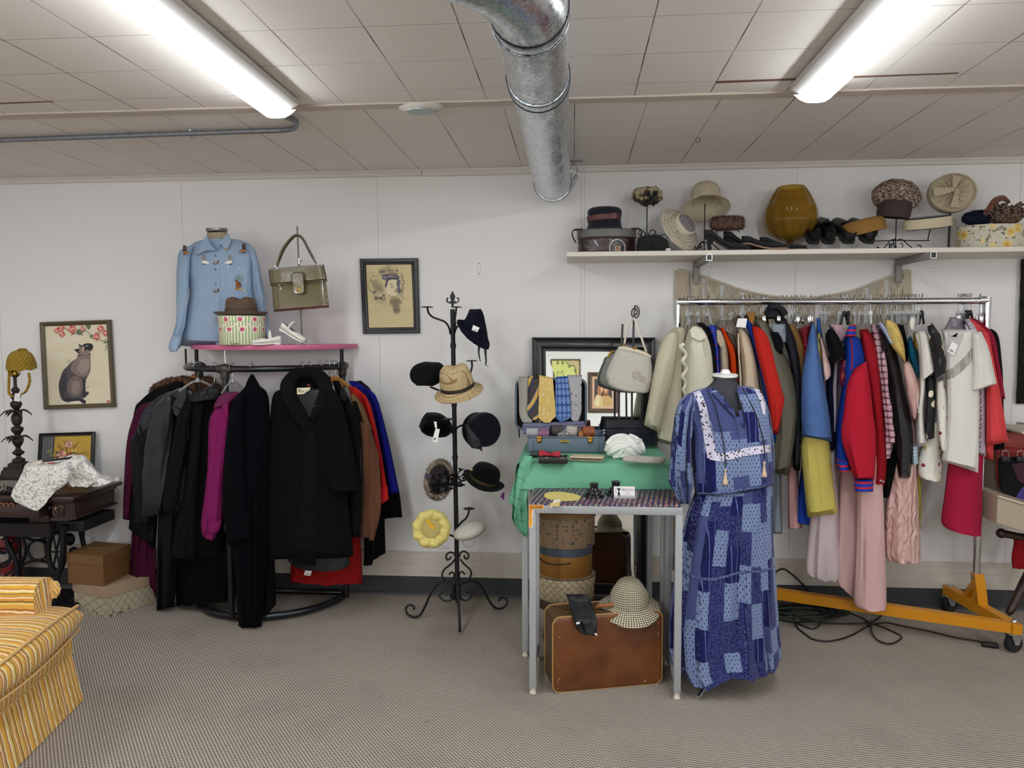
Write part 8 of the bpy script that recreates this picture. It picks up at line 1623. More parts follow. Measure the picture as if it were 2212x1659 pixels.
def patchwork(name,nu_,nv_,off=0.0):
 n=N(name);u,v,_=n. sep(n. co('UV'));U_=n. ma('MULTIPLY',u,nu_);V_=n. ma('MULTIPLY',v,nv_);col=n. ma('FLOOR',U_);V2=n. ma('ADD',V_,n. ma('MULTIPLY',n. wn(n. comb(col,off,3.0))[0],1.0));cell=n. wn(n. comb(col,n. ma('FLOOR',V2),off))[0]
 fu=n. ma('FRACT',U_);x,y,z=n. sep(n. co());e=n. ma('ADD',n. ma('MULTIPLY',x,.94),n. ma('MULTIPLY',y,.35));p=n. comb(e,z)
 px_,pz=n. ma('MULTIPLY',e,62),n. ma('MULTIPLY',z,62);row=n. ma('FLOOR',pz);sh=n. ma('MULTIPLY',n. ma('FRACT',n. ma('MULTIPLY',row,.5)),1.0);cu=n. ma('ABSOLUTE',n. ma('SUBTRACT',n. ma('FRACT',n. ma('ADD',px_,sh)),.5));cw_=n. ma('ABSOLUTE',n. ma('SUBTRACT',n. ma('FRACT',pz),.5))
 bud=n. ma('LESS_THAN',n. ma('ADD',n. ma('MULTIPLY',cu,1.25),cw_),.40);gap=n. ma('GREATER_THAN',n. ma('MAXIMUM',cu,cw_),.45)
 A=n. mix(bud,n. mix(gap,'6f86b4','2b3868'),'10163a');A=n. mix(n. ma('MULTIPLY',n. noise(240,det=2),.25),A,'c9d4e8')
 d=n. vor(190,n. comb(e,z),rnd=.35);B_=n. mix(n. ma('LESS_THAN',d,.3),n. mix(n. noise(40),'171b4c','1e2258'),'6670a6')
 wv=n. ma('FRACT',n. ma('MULTIPLY',e,34));dots=n. ma('MULTIPLY',n. ma('LESS_THAN',n. vor(70,n. comb(e,z),rnd=.3),.12),1.0);C_=n. mix(n. ma('LESS_THAN',n. ma('ABSOLUTE',n. ma('SUBTRACT',wv,.5)),.05),n. mix(dots,'14184f','5a64a0'),'626da2')
 D_=n. mix(n. ma('GREATER_THAN',n. wave(60,n. comb(e,z),dist=1.5,d='Y'),.62),'1b2056','66719f')
 c=n. mix(n. ma('GREATER_THAN',cell,.4),A,n. mix(n. ma('GREATER_THAN',cell,.6),B_,n. mix(n. ma('GREATER_THAN',cell,.8),C_,D_)))
 n. set(col=c,rough=.85,spec=.15,sheen=.1);n. bump(n. noise(30,det=4),.35,.006);return n. m
M_PW=patchwork('blue_patchwork_print',26,7);M_PWS=patchwork('blue_patchwork_sleeve',14,5,5.0);M_PWB=patchwork('blue_patchwork_bodice',18,5,9.0)
sk=blob([(1502,1062),(1490,1090),(1478,1130),(1462,1210),(1450,1290),(1444,1360),(1450,1420),(1470,1448)],[(1668,1040),(1669,1080),(1671,1150),(1674,1216),(1679,1290),(1684,1360),(1688,1400),(1688,1424)],YD,(.24,.42),p=2.2,nu=96,nr=60,fold=.028,ff=9,seed=51,top=.02,bot=.01,wr=.002)
for q_ in sk. v:
 if q_. z<.2:q_. z-=.028*sin(q_. x*23+1)*(.2-q_. z)/.2*1.0+.0;q_. z=max(q_. z,.03)
bo=blob([(1530,836),(1508,842),(1486,852),(1474,876),(1492,930),(1494,990),(1502,1072)],[(1592,834),(1622,836),(1642,848),(1656,876),(1664,925),(1667,980),(1671,1050)],YD-.01,(.15,.28),p=2.3,nu=72,nr=44,fold=.012,ff=6,seed=52,top=.03,wr=.002)
vn=[V((1534,834,0)),V((1608,924,0)),V((1590,832,0))]
keep=[]
def pxof(p):d=p-CO;w_=d. dot(CW);return 1106+FPX*d. dot(CR)/w_,829.5-FPX*d. dot(CU)/w_
def inV(p):
 x,y=pxof(p);
 if y>924:return False
 t=max(0,(y-828)/96);return 1530+78*t<x<1594+14*t and p. y<YD+.03
bo2=MB();bo2 . v=bo. v
for f,m_,u_,c_ in zip(bo. f,bo. m,bo. uv,bo. c):
 if not all(inV(bo. v[i])for i in f):bo2 . f. append(f);bo2 . m. append(m_);bo2 . uv. append(u_);bo2 . c. append(c_)
r=thing('long_dress','long indigo patchwork print dress with embroidered bands on the charcoal dress form','dress',V((b. x,YD-.05,.03)))
part('skirt',sk,M_PW,r);part('bodice',bo2,M_PWB,r)
sv=blob([(1488,850),(1464,872),(1453,930),(1447,1000),(1444,1036),(1454,1058),(1470,1086)],[(1500,856),(1497,900),(1494,960),(1495,1010),(1500,1040),(1496,1062),(1492,1088)],YD-.06,.14,nr=34,fold=.018,ff=4,seed=53,wr=.004,top=.12);part('sleeve',sv,M_PWS,r)
part('sleeve',blob([(1640,852),(1650,900),(1658,960),(1660,1010)],[(1650,856),(1664,900),(1672,960),(1674,1022)],YD+.06,.12,nr=24,fold=.01,seed=54,top=.12),M_PWS,r)
part('tier_ruffle',tube([W(a,c,YD-.155)for a,c in((1478,1236),(1500,1246),(1530,1250),(1560,1246),(1590,1236),(1620,1228),(1650,1230),(1674,1222))],.004,6,smooth=4)if 0 else decal(sk. bvh(),[(1466,1228),(1500,1244),(1545,1248),(1600,1234),(1650,1230),(1674,1220)],[(1466,1234),(1500,1250),(1545,1254),(1600,1240),(1650,1236),(1674,1226)],off=.002,th=.004,n=60,nu=4),M_PW,r)
part('waist_seam',decal(bo. bvh(),[(1500,1064),(1540,1064),(1600,1056),(1668,1042)],[(1500,1070),(1540,1070),(1600,1062),(1668,1048)],off=.003,th=.004,n=30),M_PWB,r)
T=bo. bvh()
n=N('white_embroidered_band');v=n. noise(75,det=2);a_=n. vor(95);n. set(col=n. mix(n. ma('GREATER_THAN',n. ma('ADD',v,n. ma('MULTIPLY',a_,-.35)),.44),'cfcadd','1c1b26'),rough=.8);M_EMB=n. m
for A,B in(([(1498,848),(1510,880),(1518,930),(1528,990)],[(1512,843),(1526,878),(1537,930),(1549,985)]),([(1528,976),(1560,979),(1610,968),(1666,960)],[(1533,993),(1562,996),(1612,985),(1667,977)]),([(1628,838),(1640,862),(1648,895)],[(1641,842),(1652,866),(1654,896)])):
 o=part('embroidered_band',decal(T,A,B,off=.004,nu=6,n=40),M_EMB,r)
for l in([(1528,838),(1545,858),(1575,890),(1608,924)],[(1594,834),(1601,870),(1607,900),(1608,924)]):
 part('neck_edge',tube([W(a,c,YD-.118)if 0 else(lambda h:(h or W(a,c,YD-.12))-V((0,.004,0)))(hitp(T,a+(2 if 0 else 0),c))for a,c in l],.003,6,smooth=3),mat('navy_edge','14173a',.8),r)
for pts,te in(([(1529,846),(1545,880),(1563,960),(1566,1000),(1567,1008)],(1567,1018)),([(1604,840),(1630,890),(1648,950),(1651,985),(1651,990)],(1651,1002))):
 P=[(hitp(T,a,c)or W(a,c,YD-.15))-V((0,.008,0))for a,c in pts];part('cord',tube(P,.0022,6,smooth=4),M_IRON,r)
 q_=W(*te,P[-1]. y-.006);ts=MB();k=PX(q_. y);lathe([(.001,12*k),(1.5*k,8*k),(2.5*k,0),(4*k,-8*k),(6*k,-16*k),(5.5*k,-20*k),(.001,-20*k)],q_-V((0,0,8*k)),n=12,mb=ts);ellip(q_+V((0,0,2*k)),(2.6*k,2*k,3.2*k),n=10,m=6,mb=ts);part('bead_tassel',ts,mat('wooden_bead','a8784e',.5,nz=(90,.9,'e8dcc2')),r)
YR=4.13;ZR=1.773
x0=W(1467,652,YR). x;x1=W(2128,650,YR). x
r=thing('garment_rack','rolling chrome garment rack with orange-yellow Z shaped base','clothes rack',((x0+x1)/2,YR,0))
part('rail',tube([V((x0,YR,ZR)),V((x1,YR,ZR-.003))],.017,16),M_CHROME,r)
part('rail_socket',MB(). join(tube([V((x0-.012,YR,ZR)),V((x0+.03,YR,ZR))],.021,14)). join(tube([V((x1-.03,YR,ZR)),V((x1+.012,YR,ZR))],.021,14)),M_CHROME,r)
part('upright',tube([V((x0-.006,YR,.3)),V((x0-.006,YR,ZR+.012))],.0155,16),M_CHROME,r)
part('upright',tube([W(2133,642,YR),W(2108,1250,YR)],.0185,16),M_CHROME,r);part('upright',tube([W(2120,650,YR+.03),W(2103,1250,YR+.03)],.008,12),M_CHROME,r)
M_YEL=mat('orange_yellow_enamel','d08a12',.35,nz=(9,.3,'b5760c'));M_RUB=mat('black_rubber','121214',.6)
CF,CB=F(2188,1408),F(2050,1322);zb_=.125;tk=.05
def bar(A,B,w,h,name='base_bar',m=M_YEL,ext=0):
 d=(B-A). normalized();s=V((-d. y,d. x,0)). normalized()if abs(d. z)<.9 else V((1,0,0));up=d. cross(s). normalized();A=A-d*ext;B=B+d*ext
 P=[A+s*w/2*a+up*h/2*c for a,c in((-1,-1),(1,-1),(1,1),(-1,1))];return part(name,prism(P,B-A,bev=.003),m,r,ang=30)
A,B=V((CF. x,CF. y,zb_)),V((CB. x,CB. y,zb_));bar(A,B,tk,.055,ext=.03);M0=(A+B)/2+(A-B)*.02
pB=W(2110,1250,YR);bar(V((M0 . x,M0 . y,zb_+.02)),V((pB. x,YR,W(2110,1238,YR). z)),.05,.05,'post_socket')
bar(V((M0 . x-.0,M0 . y+.15,zb_+.02)),V((pB. x,YR+.01,W(2110,1262,YR). z)),.03,.035,'brace')
E0=V((W(1690,1286,4.33). x-1.0,4.42,zb_));P1=W(2178,1360,CF. y-.0);E1=V((CF. x-.01,CF. y+.005,zb_))
Lb=W(1690,1287,4.28);dirv=(Lb-E1);dirv. z=0;E0=E1+dirv*1.35;E0 . z=zb_;bar(E1,E0,.05,.055,'long_bar')
part('bolt',lathe([(.001,0),(.014,0),(.014,.008),(.008,.014),(.001,.014)],A+V((0,0,.028)),n=6,smooth=0),M_CHROME,r);part('bolt',lathe([(.001,0),(.014,0),(.014,.008),(.001,.012)],B+V((0,0,.028)),n=6,smooth=0),M_CHROME,r)
for C0 in(CF,CB,V((E0 . x+.1,E0 . y-.02,0))):
 c=V((C0 . x,C0 . y,0));wz=.047;wh=lathe([(.001,-.016),(.03,-.016),(.034,-.018),(.046,-.014),(.047,0),(.046,.014),(.034,.018),(.03,.016),(.001,.016)],c+V((0,.0,wz+.001)),(.35,-.93,0),n=36,smooth=0);w_=part('caster_wheel',wh,M_RUB,r)
 f_=MB();ax_=V((.35,-.93,0)). normalized()
 for s in(-1,1):o_=ax_*.021*s;prism([c+o_+V((-.012,-.005,wz-.004)),c+o_+V((.012,.004,wz-.004)),c+o_+V((.034,.012,.095)),c+o_+V((-.034,-.012,.095))],ax_*.002,f_)
 box(c+V((0,0,.096)),(.07,.06,.004),.001,mb=f_);ellip(c+V((0,0,wz))+ax_*.024,(.006,.006,.006),n=10,m=6,mb=f_);part('caster_fork',f_,mat('zinc_fork','9c9c99',.4,.6),w_)
GH='hangers on the garment rack'
def ryaw(px):d=ray(px,700);return math. atan2(d. y,d. x)
GN=[]
def hk(px,kind,what,drop=.085,dy=0.0):hanger(V((W(px,652,YR). x,YR,ZR+.0135)),kind,ryaw(px)-pi+random. uniform(-.2,.2),None,.0171,f'{HK[kind][0]} hanger holding {what}',GH,drop)
GG='garments on the rolling rack'
def gm_(name,label,cat_,parts,hooks=(),decals=(),extra=None):

 pp=[]
 for p_ in parts:
  o=dict(fold=.008,ff=3,seed=len(GN)*3+len(pp),nr=24,nu=28);o. update(p_[6]if len(p_)>6 else{})
  pp. append((p_[0],p_[1],p_[2],p_[3],p_[4]+p_[5]/2,p_[5],o))
 GN. append(label);g=garment(name,label,cat_,GG,pp,decals,extra)
 what='the '+label
 for px,kd in hooks:hk(px,kd,short(label))
 return g
def short(l):w=l. split();return 'the '+' '. join(w[:7])
M_SILK=cloth('cream_silk','d2cbb4',900,'c4bca2',.35,.6);M_IVO=cloth('ivory_satin','dedbc8',900,'d0ccb4',.4,.45)
gm_('silk_blouse','cream silk shirt at the post end of the garment rack','shirt',[('body',M_SILK,[(1462,706),(1445,722),(1428,790),(1420,870),(1413,950)],[(1480,706),(1486,730),(1488,800),(1488,880),(1486,972)],4.02,.3,dict(fold=.012)),('sleeve',M_SILK,[(1450,716),(1437,724),(1420,766),(1405,842),(1391,918)],[(1466,716),(1464,750),(1456,810),(1440,870),(1424,934)],3.96,.12)],[(1485,'clear')])
def gx(r,T,B):
 fl=MB();P=[W(a,c,3.8)for a,c in((1478,742),(1470,750),(1482,765),(1474,780),(1484,796),(1474,812),(1482,828),(1476,842),(1484,860),(1478,876))];part('ruffle',tube(P,[.008,.016,.01,.016,.01,.016,.01,.014,.01,.012],8,smooth=4,flat=.5),M_IVO,r)
 part('collar',pprism([(1500,704),(1517,712),(1528,730),(1512,738),(1492,728),(1490,712)],3.84,.02,bev=.003),M_IVO,r)
gm_('blouse','ivory satin blouse with ruffled front beside the chrome post','blouse',[('body',M_IVO,[(1496,704),(1484,722),(1477,760),(1476,830),(1478,910)],[(1514,704),(1532,724),(1542,752),(1547,800),(1550,910)],3.86,.36,dict(fold=.012,ff=4))],[(1491,'clear'),(1497,'wire')],extra=gx)
M_BLKT=cloth('black_knit','0a0a0c',600,'060607',.3);M_NAVY=cloth('navy_knit','121634',600,'0c0f26',.3)
gm_('blouse','black blouse edge between the ivory satin and the blue print','blouse',[('body',M_BLKT,[(1504,698),(1516,716),(1534,760),(1540,830)],[(1518,696),(1532,714),(1548,760),(1552,830)],3.9,.36)],[(1508,'clear')])
n=N('blue_abstract_print');v=n. noise(34,det=2,out=1);a_,b_,c_=n. sep(v);n. set(col=n. ramp(b_,[(.3,'1636b0'),(.5,'2a52d0'),(.56,'a83c28'),(.6,'1b2d86'),(.68,'6a7ac8')],True),rough=.6);M_BAB=n. m
gm_('blouse','royal blue abstract print blouse beside the beige jacket','blouse',[('body',M_BAB,[(1524,704),(1534,724),(1541,760),(1546,830)],[(1548,702),(1552,724),(1554,760),(1556,830)],3.92,.36)],[(1530,'clear')])
M_BEI=cloth('beige_gabardine','b8a890',700,'a89880',.3)
gm_('jacket','beige jacket with notched lapel next to the orange one','jacket',[('body',M_BEI,[(1548,712),(1550,740),(1552,780),(1554,850)],[(1556,710),(1570,732),(1575,770),(1578,850)],3.93,.34)],[(1559,'clear')],extra=lambda r,T,B:part('lapel',pprism([(1548,712),(1558,716),(1566,744),(1558,752),(1549,738)],3.925,.012,bev=.002),M_BEI,r))
M_ORG=cloth('orange_wool','d0420e',500,'bd3a0b',.3)
gm_('jacket','bright orange jacket on the garment rack','jacket',[('body',M_ORG,[(1554,706),(1566,740),(1575,780),(1577,850)],[(1564,704),(1576,730),(1590,760),(1596,850)],3.94,.34)],[(1580,'clear')])
M_GFUR=fur('grey_shag','4a4340','94887f',120)
def gf(r,T,B):part('collar',blob([(1552,690),(1545,702),(1556,714)],[(1582,692),(1592,708),(1593,730)],4.02,.1,wr=.008,nr=12),M_GFUR,r);
gm_('coat','coat with shaggy grey fur collar between orange and cream jackets','coat',[('body',cloth('grey_tweed','6a645e',400,'55504b'),[(1584,720),(1590,760),(1592,850)],[(1594,722),(1598,760),(1600,850)],3.97,.34)],[(1601,'clear')],extra=gf)
M_CRM=cloth('cream_cotton','cfbfa6',700,'c2b198',.3)
gm_('jacket','cream cotton jacket with twisted cord front edge','jacket',[('body',M_CRM,[(1594,710),(1593,740),(1598,790),(1599,860)],[(1604,708),(1622,730),(1636,776),(1645,860)],3.95,.34,dict(ff=4))],[(1608,'clear')],extra=lambda r,T,B:part('cord_trim',tube([W(a,c,3.94)for a,c in((1595,720),(1596,760),(1599,800),(1600,830),(1600,860))],.004,8,smooth=6). noise(.002,120),M_CRM,r))
M_RED2=cloth('red_fleece','c22a22',500,'ad231d',.3);M_ROY=cloth('royal_blue_fleece','1d3f9e',500,'18368a',.3)
gm_('jacket','red and royal blue colour-block jacket behind the dress form shoulder','jacket',[('body',M_ROY,[(1606,694),(1618,720),(1638,790),(1650,850),(1662,900),(1668,956)],[(1618,690),(1632,712),(1652,780),(1664,850),(1676,910),(1678,958)],3.96,.3),('sleeve',M_RED2,[(1624,706),(1634,760),(1648,815),(1656,850),(1664,900),(1668,936)],[(1634,704),(1660,722),(1680,790),(1694,848),(1696,866),(1680,938)],3.9,.14,dict(top=.15))],[(1619,'wood')],extra=lambda r,T,B:part('paper_tag',pprism([(1594,688),(1614,688),(1611,708),(1590,706)],3.9,.002),M_TAG,r))
M_OLI=cloth('grey_olive_cotton','6e6a5c',600,'5c584c',.35)
gm_('trench_coat','long grey-olive coat with black fur cuff of collar, beside the blue dress','coat',[('body',M_OLI,[(1630,690),(1648,740),(1662,800),(1668,880),(1668,960),(1666,1018)],[(1650,688),(1672,722),(1697,770),(1718,820),(1728,885),(1704,1027)],3.92,.32,dict(ff=4,fold=.012))],[(1628,'wood')],extra=lambda r,T,B:(part('fur_collar',blob([(1666,714),(1668,730),(1674,756)],[(1682,716),(1692,740),(1690,764)],3.95,.08,nr=10,wr=.006),M_BFUR,r),part('collar',blob([(1600,676),(1583,690),(1582,702)],[(1624,678),(1652,696),(1664,716)],4.2,.06,nr=10),M_OLI,r)))
M_CHK=cloth('charcoal_cable_knit','2b2d33',200,'1c1d22',.6)
gm_('hooded_coat','charcoal ribbed knit coat with rolled hood','coat',[('body',M_CHK,[(1672,690),(1690,730),(1708,790),(1716,860),(1712,1014)],[(1698,690),(1718,728),(1728,780),(1732,880),(1728,1016)],3.95,.3)],[(1652,'wood')],extra=lambda r,T,B:(part('hood',blob([(1660,658),(1652,672),(1650,688)],[(1684,660),(1696,674),(1692,690)],4.1,.14,nr=12,wr=.004),M_CHK,r),part('hood_roll',tube([W(a,c,4.02)for a,c in((1662,664),(1676,662),(1688,668),(1697,680))],.016,10,smooth=4),M_CHK,r)))
gm_('jeans','faded grey-blue jeans clipped on a skirt hanger','trousers',[('body',mat('faded_denim','8a919c',.9,nz=(40,.8,'6a717e')),[(1666,700),(1668,716),(1672,740)],[(1696,700),(1697,716),(1698,740)],3.93,.04)],[(1690,'clip')])
M_TANV=mat('tan_suede','8f6a38',.95,nz=(9,.5,'7a5829'),bp=(90,.2))
gm_('suede_vest','tan suede vest showing beside the denim skirt','vest',[('body',M_TANV,[(1700,700),(1712,740),(1724,790),(1729,850)],[(1714,700),(1734,728),(1742,752),(1736,850)],3.99,.3)],[(1710,'wire')])
n=N('dark_red_sequin');f=n. vor(200,out='Color');a_,b_,c_=n. sep(f);n. set(col=n. mix(a_,'6d0a18','a01a2a'),rough=.25,metal=.3);n. bump(n. vor(200),.9,.004);M_SEQR=n. m
gm_('sequin_dress','dark red sequinned dress mostly behind the denim skirt','dress',[('body',M_SEQR,[(1724,710),(1732,760),(1734,850),(1732,960)],[(1754,694),(1752,760),(1770,850),(1791,960)],3.98,.28)],[(1717,'wire')])
n=N('mid_denim');x,y,z=n. sep(n. co());w=n. ma('SINE',n. ma('MULTIPLY',n. ma('ADD',n. ma('ADD',x,y),z),2200));n. set(col=n. mix(n. noise(11,det=6),'5a79ad','43629a'),rough=.9,spec=.15);n. bump(n. ma('ADD',n. ma('MULTIPLY',w,.3),n. noise(20)),.3,.006);M_DEN2=n. m
gm_('denim_skirt','mid blue denim skirt clipped by its waist in the middle of the rack','skirt',[('body',M_DEN2,[(1755,699),(1748,720),(1741,760),(1732,815),(1730,890),(1733,943)],[(1760,699),(1764,720),(1771,765),(1781,831),(1791,890),(1798,954)],3.84,.26,dict(ff=3))],[(1731,'clip')],extra=lambda r,T,B:[part('seam',s_,mat('denim_thread','34507f',.9),r)for s_ in[seam(T[0],[(1754,702),(1746,742),(1737,800),(1734,880),(1736,940)],.0022)]if s_])
gm_('denim_overall','bright blue denim strap garment behind the denim skirt','overalls',[('strap',cloth('bright_denim','2f62ae',500,'27559c'),[(1764,687),(1764,710),(1766,745)],[(1770,686),(1774,712),(1779,745)],4.0,.12)],[(1738,'wire')])
M_YELC=cloth('yellow_linen','d0c26a',500,'c0b25a',.35)
gm_('trousers','pale yellow linen trousers hanging below the denim skirt','trousers',[('leg',M_YELC,[(1766,720),(1750,850),(1734,940),(1729,970),(1736,1040),(1744,1117)],[(1772,720),(1780,850),(1790,940),(1793,962),(1800,1040),(1809,1108)],3.92,.16,dict(ff=2,fold=.01))],[(1722,'clip')],extra=lambda r,T,B:[part('crease',s_,M_YELC,r)for s_ in[seam(T[0],[(1762,970),(1770,1040),(1777,1110)],.002)]if s_])
gm_('skirt','royal blue skirt hem below the yellow trousers','skirt',[('skirt',M_ROY,[(1740,940),(1728,1033),(1715,1127)],[(1768,940),(1770,1040),(1772,1139)],4.06,.2)],[(1752,'clip')])
M_PKT=cloth('shell_pink_cotton','dbb9b4',700,'cfaaa5',.3)
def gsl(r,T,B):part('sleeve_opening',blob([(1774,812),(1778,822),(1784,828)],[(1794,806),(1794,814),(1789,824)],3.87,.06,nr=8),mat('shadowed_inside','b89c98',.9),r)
gm_('blouse','shell pink top with a wide short sleeve','blouse',[('sleeve',M_PKT,[(1768,724),(1773,760),(1776,800),(1780,826)],[(1776,730),(1786,756),(1794,792),(1795,812)],3.9,.24)],[(1782,'clear')])
gm_('t_shirt','black short-sleeved top beside the varsity jacket','shirt',[('sleeve',M_BLKT,[(1788,712),(1783,728),(1789,760),(1798,785)],[(1798,708),(1812,728),(1823,752),(1828,768)],3.84,.2),('body',M_NAVY,[(1784,770),(1784,830),(1787,900),(1788,975)],[(1800,770),(1802,830),(1806,900),(1804,975)],3.98,.3)],[(1825,'black')])
M_LAV=cloth('lavender_grey','c2b8c2',700,'b5abb5',.35)
gm_('dress','pale lavender strip of a dress beside the navy top','dress',[('body',M_LAV,[(1800,780),(1796,830),(1794,900),(1796,930)],[(1814,776),(1811,830),(1810,900),(1806,930)],4.0,.3)],[(1790,'clear')])
gm_('blouse','pink ruffled satin top on a clear hanger behind the black sleeve','blouse',[('body',cloth('pink_satin','dcb8bf',800,'cda5ae',.5,.5),[(1790,700),(1796,718),(1808,740)],[(1820,702),(1824,722),(1822,742)],4.02,.16,dict(wr=.008))],[(1815,'clear')])
n=N('red_blue_sequin');f=n. vor(140,out='Color');a_,b_,c_=n. sep(f);n. set(col=n. ramp(a_,[(0,'8a1822'),(.45,'1a2f8a'),(.7,'5a0a14')],True),rough=.3,metal=.2);M_RBS=n. m
gm_('sequin_blouse','red and blue sequinned sleeve tucked beside the varsity jacket','blouse',[('sleeve',M_RBS,[(1815,775),(1811,800),(1811,832)],[(1834,770),(1834,800),(1830,836)],3.94,.2)],[(1846,'clear')])
M_VBL=cloth('varsity_blue','1b3c9c',600,'173488',.3);M_VRD=cloth('varsity_red','b81f34',500,'a61a2d',.3)
n=N('striped_rib');x,y,z=n. sep(n. co());s_=n. ma('LESS_THAN',n. ma('ABSOLUTE',n. ma('SUBTRACT',n. ma('FRACT',n. ma('MULTIPLY',z,38)),.5)),.2);n. set(col=n. mix(s_,'1d3fa6','c02a3c'),rough=.9,spec=.15);M_RIB=n. m
def gv(r,T,B):
 c=blob([(1847,1033),(1845,1045),(1847,1062)],[(1888,1033),(1887,1045),(1886,1062)],3.9,.12,nr=8,p=2.3);part('cuff',c,M_RIB,r)
 part('collar',blob([(1836,702),(1828,716),(1826,728)],[(1848,700),(1850,712),(1847,730)],3.93,.12,nr=8),M_RIB,r)
 part('waistband',blob([(1806,990),(1808,1005),(1812,1016)],[(1836,990),(1836,1005),(1838,1014)],3.96,.2,nr=8),M_RIB,r)
 s=seam(T[0],[(1838,728),(1841,760),(1840,800)],.003)
 if s:part('piping',s,M_VRD,r)
gm_('varsity_jacket','royal blue and red varsity jacket with striped knit cuff','jacket',[('body',M_VBL,[(1828,724),(1822,740),(1819,830),(1808,900),(1804,960),(1806,1000)],[(1850,726),(1862,740),(1872,785),(1870,850),(1850,950),(1840,1000)],3.9,.3),('sleeve',M_VRD,[(1846,796),(1830,830),(1822,890),(1817,940),(1829,986),(1846,1036)],[(1872,780),(1880,835),(1886,890),(1892,940),(1892,990),(1889,1036)],3.82,.16,dict(top=.12))],[(1833,'black')],extra=gv)
M_CRI=cloth('crimson_cotton','9c1624',500,'8a121e',.3)
gm_('jacket','crimson red jacket to the far side of the varsity jacket','jacket',[('body',M_CRI,[(1856,712),(1862,760),(1874,830),(1884,900),(1888,985),(1884,1048)],[(1874,710),(1896,745),(1904,800),(1911,900),(1917,980),(1912,1050)],3.93,.28)],[(1858,'clear')],extra=lambda r,T,B:part('snap',MB(). join(ellip(W(1902,1038,3.9),(.006,.004,.006),n=10,m=6)). join(ellip(W(1908,1040,3.9),(.006,.004,.006),n=10,m=6)),M_CHROME,r))
n=N('pink_chenille');f=n. noise(90,n. map(n. co(),(1,1,.6)),4);n. set(col=n. mix(f,'dcb4c0','c795a4'),rough=1.0);n. bump(n. ma('ADD',f,n. ma('SINE',n. ma('MULTIPLY',n. sep(n. co())[2],190))),.9,.012);M_CHN=n. m
gm_('cardigan','fluffy pink chenille cardigan beside the black leather jacket','cardigan',[('body',M_CHN,[(1880,702),(1886,740),(1896,800),(1906,880),(1910,960),(1914,988)],[(1890,700),(1906,726),(1913,790),(1922,870),(1930,945),(1924,990)],3.95,.28,dict(wr=.006))],[(1881,'white')],extra=lambda r,T,B:part('ruffled_edge',tube([W(a,c,3.95)for a,c in((1908,760),(1912,800),(1916,850),(1920,880),(1923,910),(1926,940),(1927,955))],[.008,.012,.009,.014,.01,.014,.012],8,smooth=4). noise(.005,70),M_CHN,r))
gm_('leather_jacket','black leather jacket on the garment rack between pink garments','jacket',[('body',M_LEA,[(1892,704),(1906,760),(1922,850),(1932,940),(1940,1036)],[(1910,702),(1936,760),(1956,850),(1974,945),(1966,1036)],3.92,.28,dict(wr=.004))],[(1896,'wire')],extra=lambda r,T,B:part('sleeve_button',ellip(W(1957,1018,3.9),(.007,.004,.007),n=10,m=6),M_IRON,r))
gm_('trousers','black trousers showing below the leather jacket','trousers',[('leg',M_BLKT,[(1910,960),(1907,1000),(1908,1074)],[(1940,960),(1946,1020),(1944,1077)],4.02,.2)],[(1903,'wire')])
gm_('skirt','bright red hem just below the leather jacket cuff','skirt',[('skirt',M_VRD,[(1934,1000),(1932,1040),(1930,1074)],[(1950,1000),(1948,1040),(1945,1076)],4.03,.16)],[(1918,'wire')])
gm_('blouse','blue and white print blouse collar above the black leather','blouse',[('collar',mat('blue_white_print','6f86b8',.8,nz=(60,1,'c3cde0')),[(1896,698),(1908,718),(1924,746)],[(1904,696),(1920,716),(1932,742)],3.91,.08)],[(1925,'clear')])
n=N('yellow_dotted');f=n. vor(170,rnd=.0);n. set(col=n. mix(n. ma('LESS_THAN',f,.33),'cfb464','3a2c16'),rough=.7);M_YDT=n. m
gm_('blouse','mustard blouse with dark dots and a pointed collar','blouse',[('collar',M_YDT,[(1912,692),(1914,712),(1926,748),(1948,774)],[(1920,690),(1938,702),(1952,740),(1957,786)],3.9,.1)],[(1931,'clear')])
gm_('vest','black vest between dotted mustard and teal','vest',[('body',M_BLKT,[(1936,700),(1946,740),(1954,790)],[(1952,702),(1960,740),(1962,790)],3.99,.26)],[(1938,'clear')])
M_PSAT=cloth('blush_quilted_satin','d9b4ac',700,'c9a098',.5,.5);n=N('quilted_blush');f=n. wave(9,dist=7.0,det=1.5,dsc=1.6);n. set(col=n. mix(n. noise(20),'dab6ae','cda49c'),rough=.45);n. bump(f,.7,.012);M_QLT=n. m
gm_('robe','long quilted blush pink satin robe with a puffed sleeve','robe',[('body',M_QLT,[(1956,900),(1935,990),(1918,1060),(1911,1120),(1912,1196),(1940,1204)],[(1976,900),(1982,1000),(1985,1080),(1988,1150),(1989,1190),(1989,1208)],3.98,.26,dict(fold=.016,ff=4)),('sleeve',M_PSAT,[(1950,780),(1954,820),(1962,860),(1968,890),(1972,903)],[(1966,784),(1980,814),(1986,845),(1984,880),(1978,905)],3.9,.16,dict(wr=.006))],[(1944,'clear')])
M_TEAL=cloth('teal_satin','0e5f78',700,'0a4d64',.5,.4)
gm_('blouse','teal satin blouse on the garment rack','blouse',[('body',M_TEAL,[(1960,732),(1962,770),(1972,800),(1980,818)],[(1968,726),(1980,756),(1986,790),(1986,815)],3.95,.22)],[(1949,'clear')])
gm_('blouse','mustard yellow and black print blouse behind the teal satin','blouse',[('body',mat('mustard_print','d09a14',.7,nz=(38,1.0,'c48e10')),[(1972,720),(1974,742),(1978,756)],[(1980,716),(1988,742),(1987,762)],3.99,.2),('hem',mat('black_green_print','4c5222',.7,nz=(120,1,'14160c')),[(1976,752),(1980,765),(1984,782)],[(1987,754),(1987,765),(1987,785)],3.995,.18,dict(nr=10))],[(1955,'clear')])
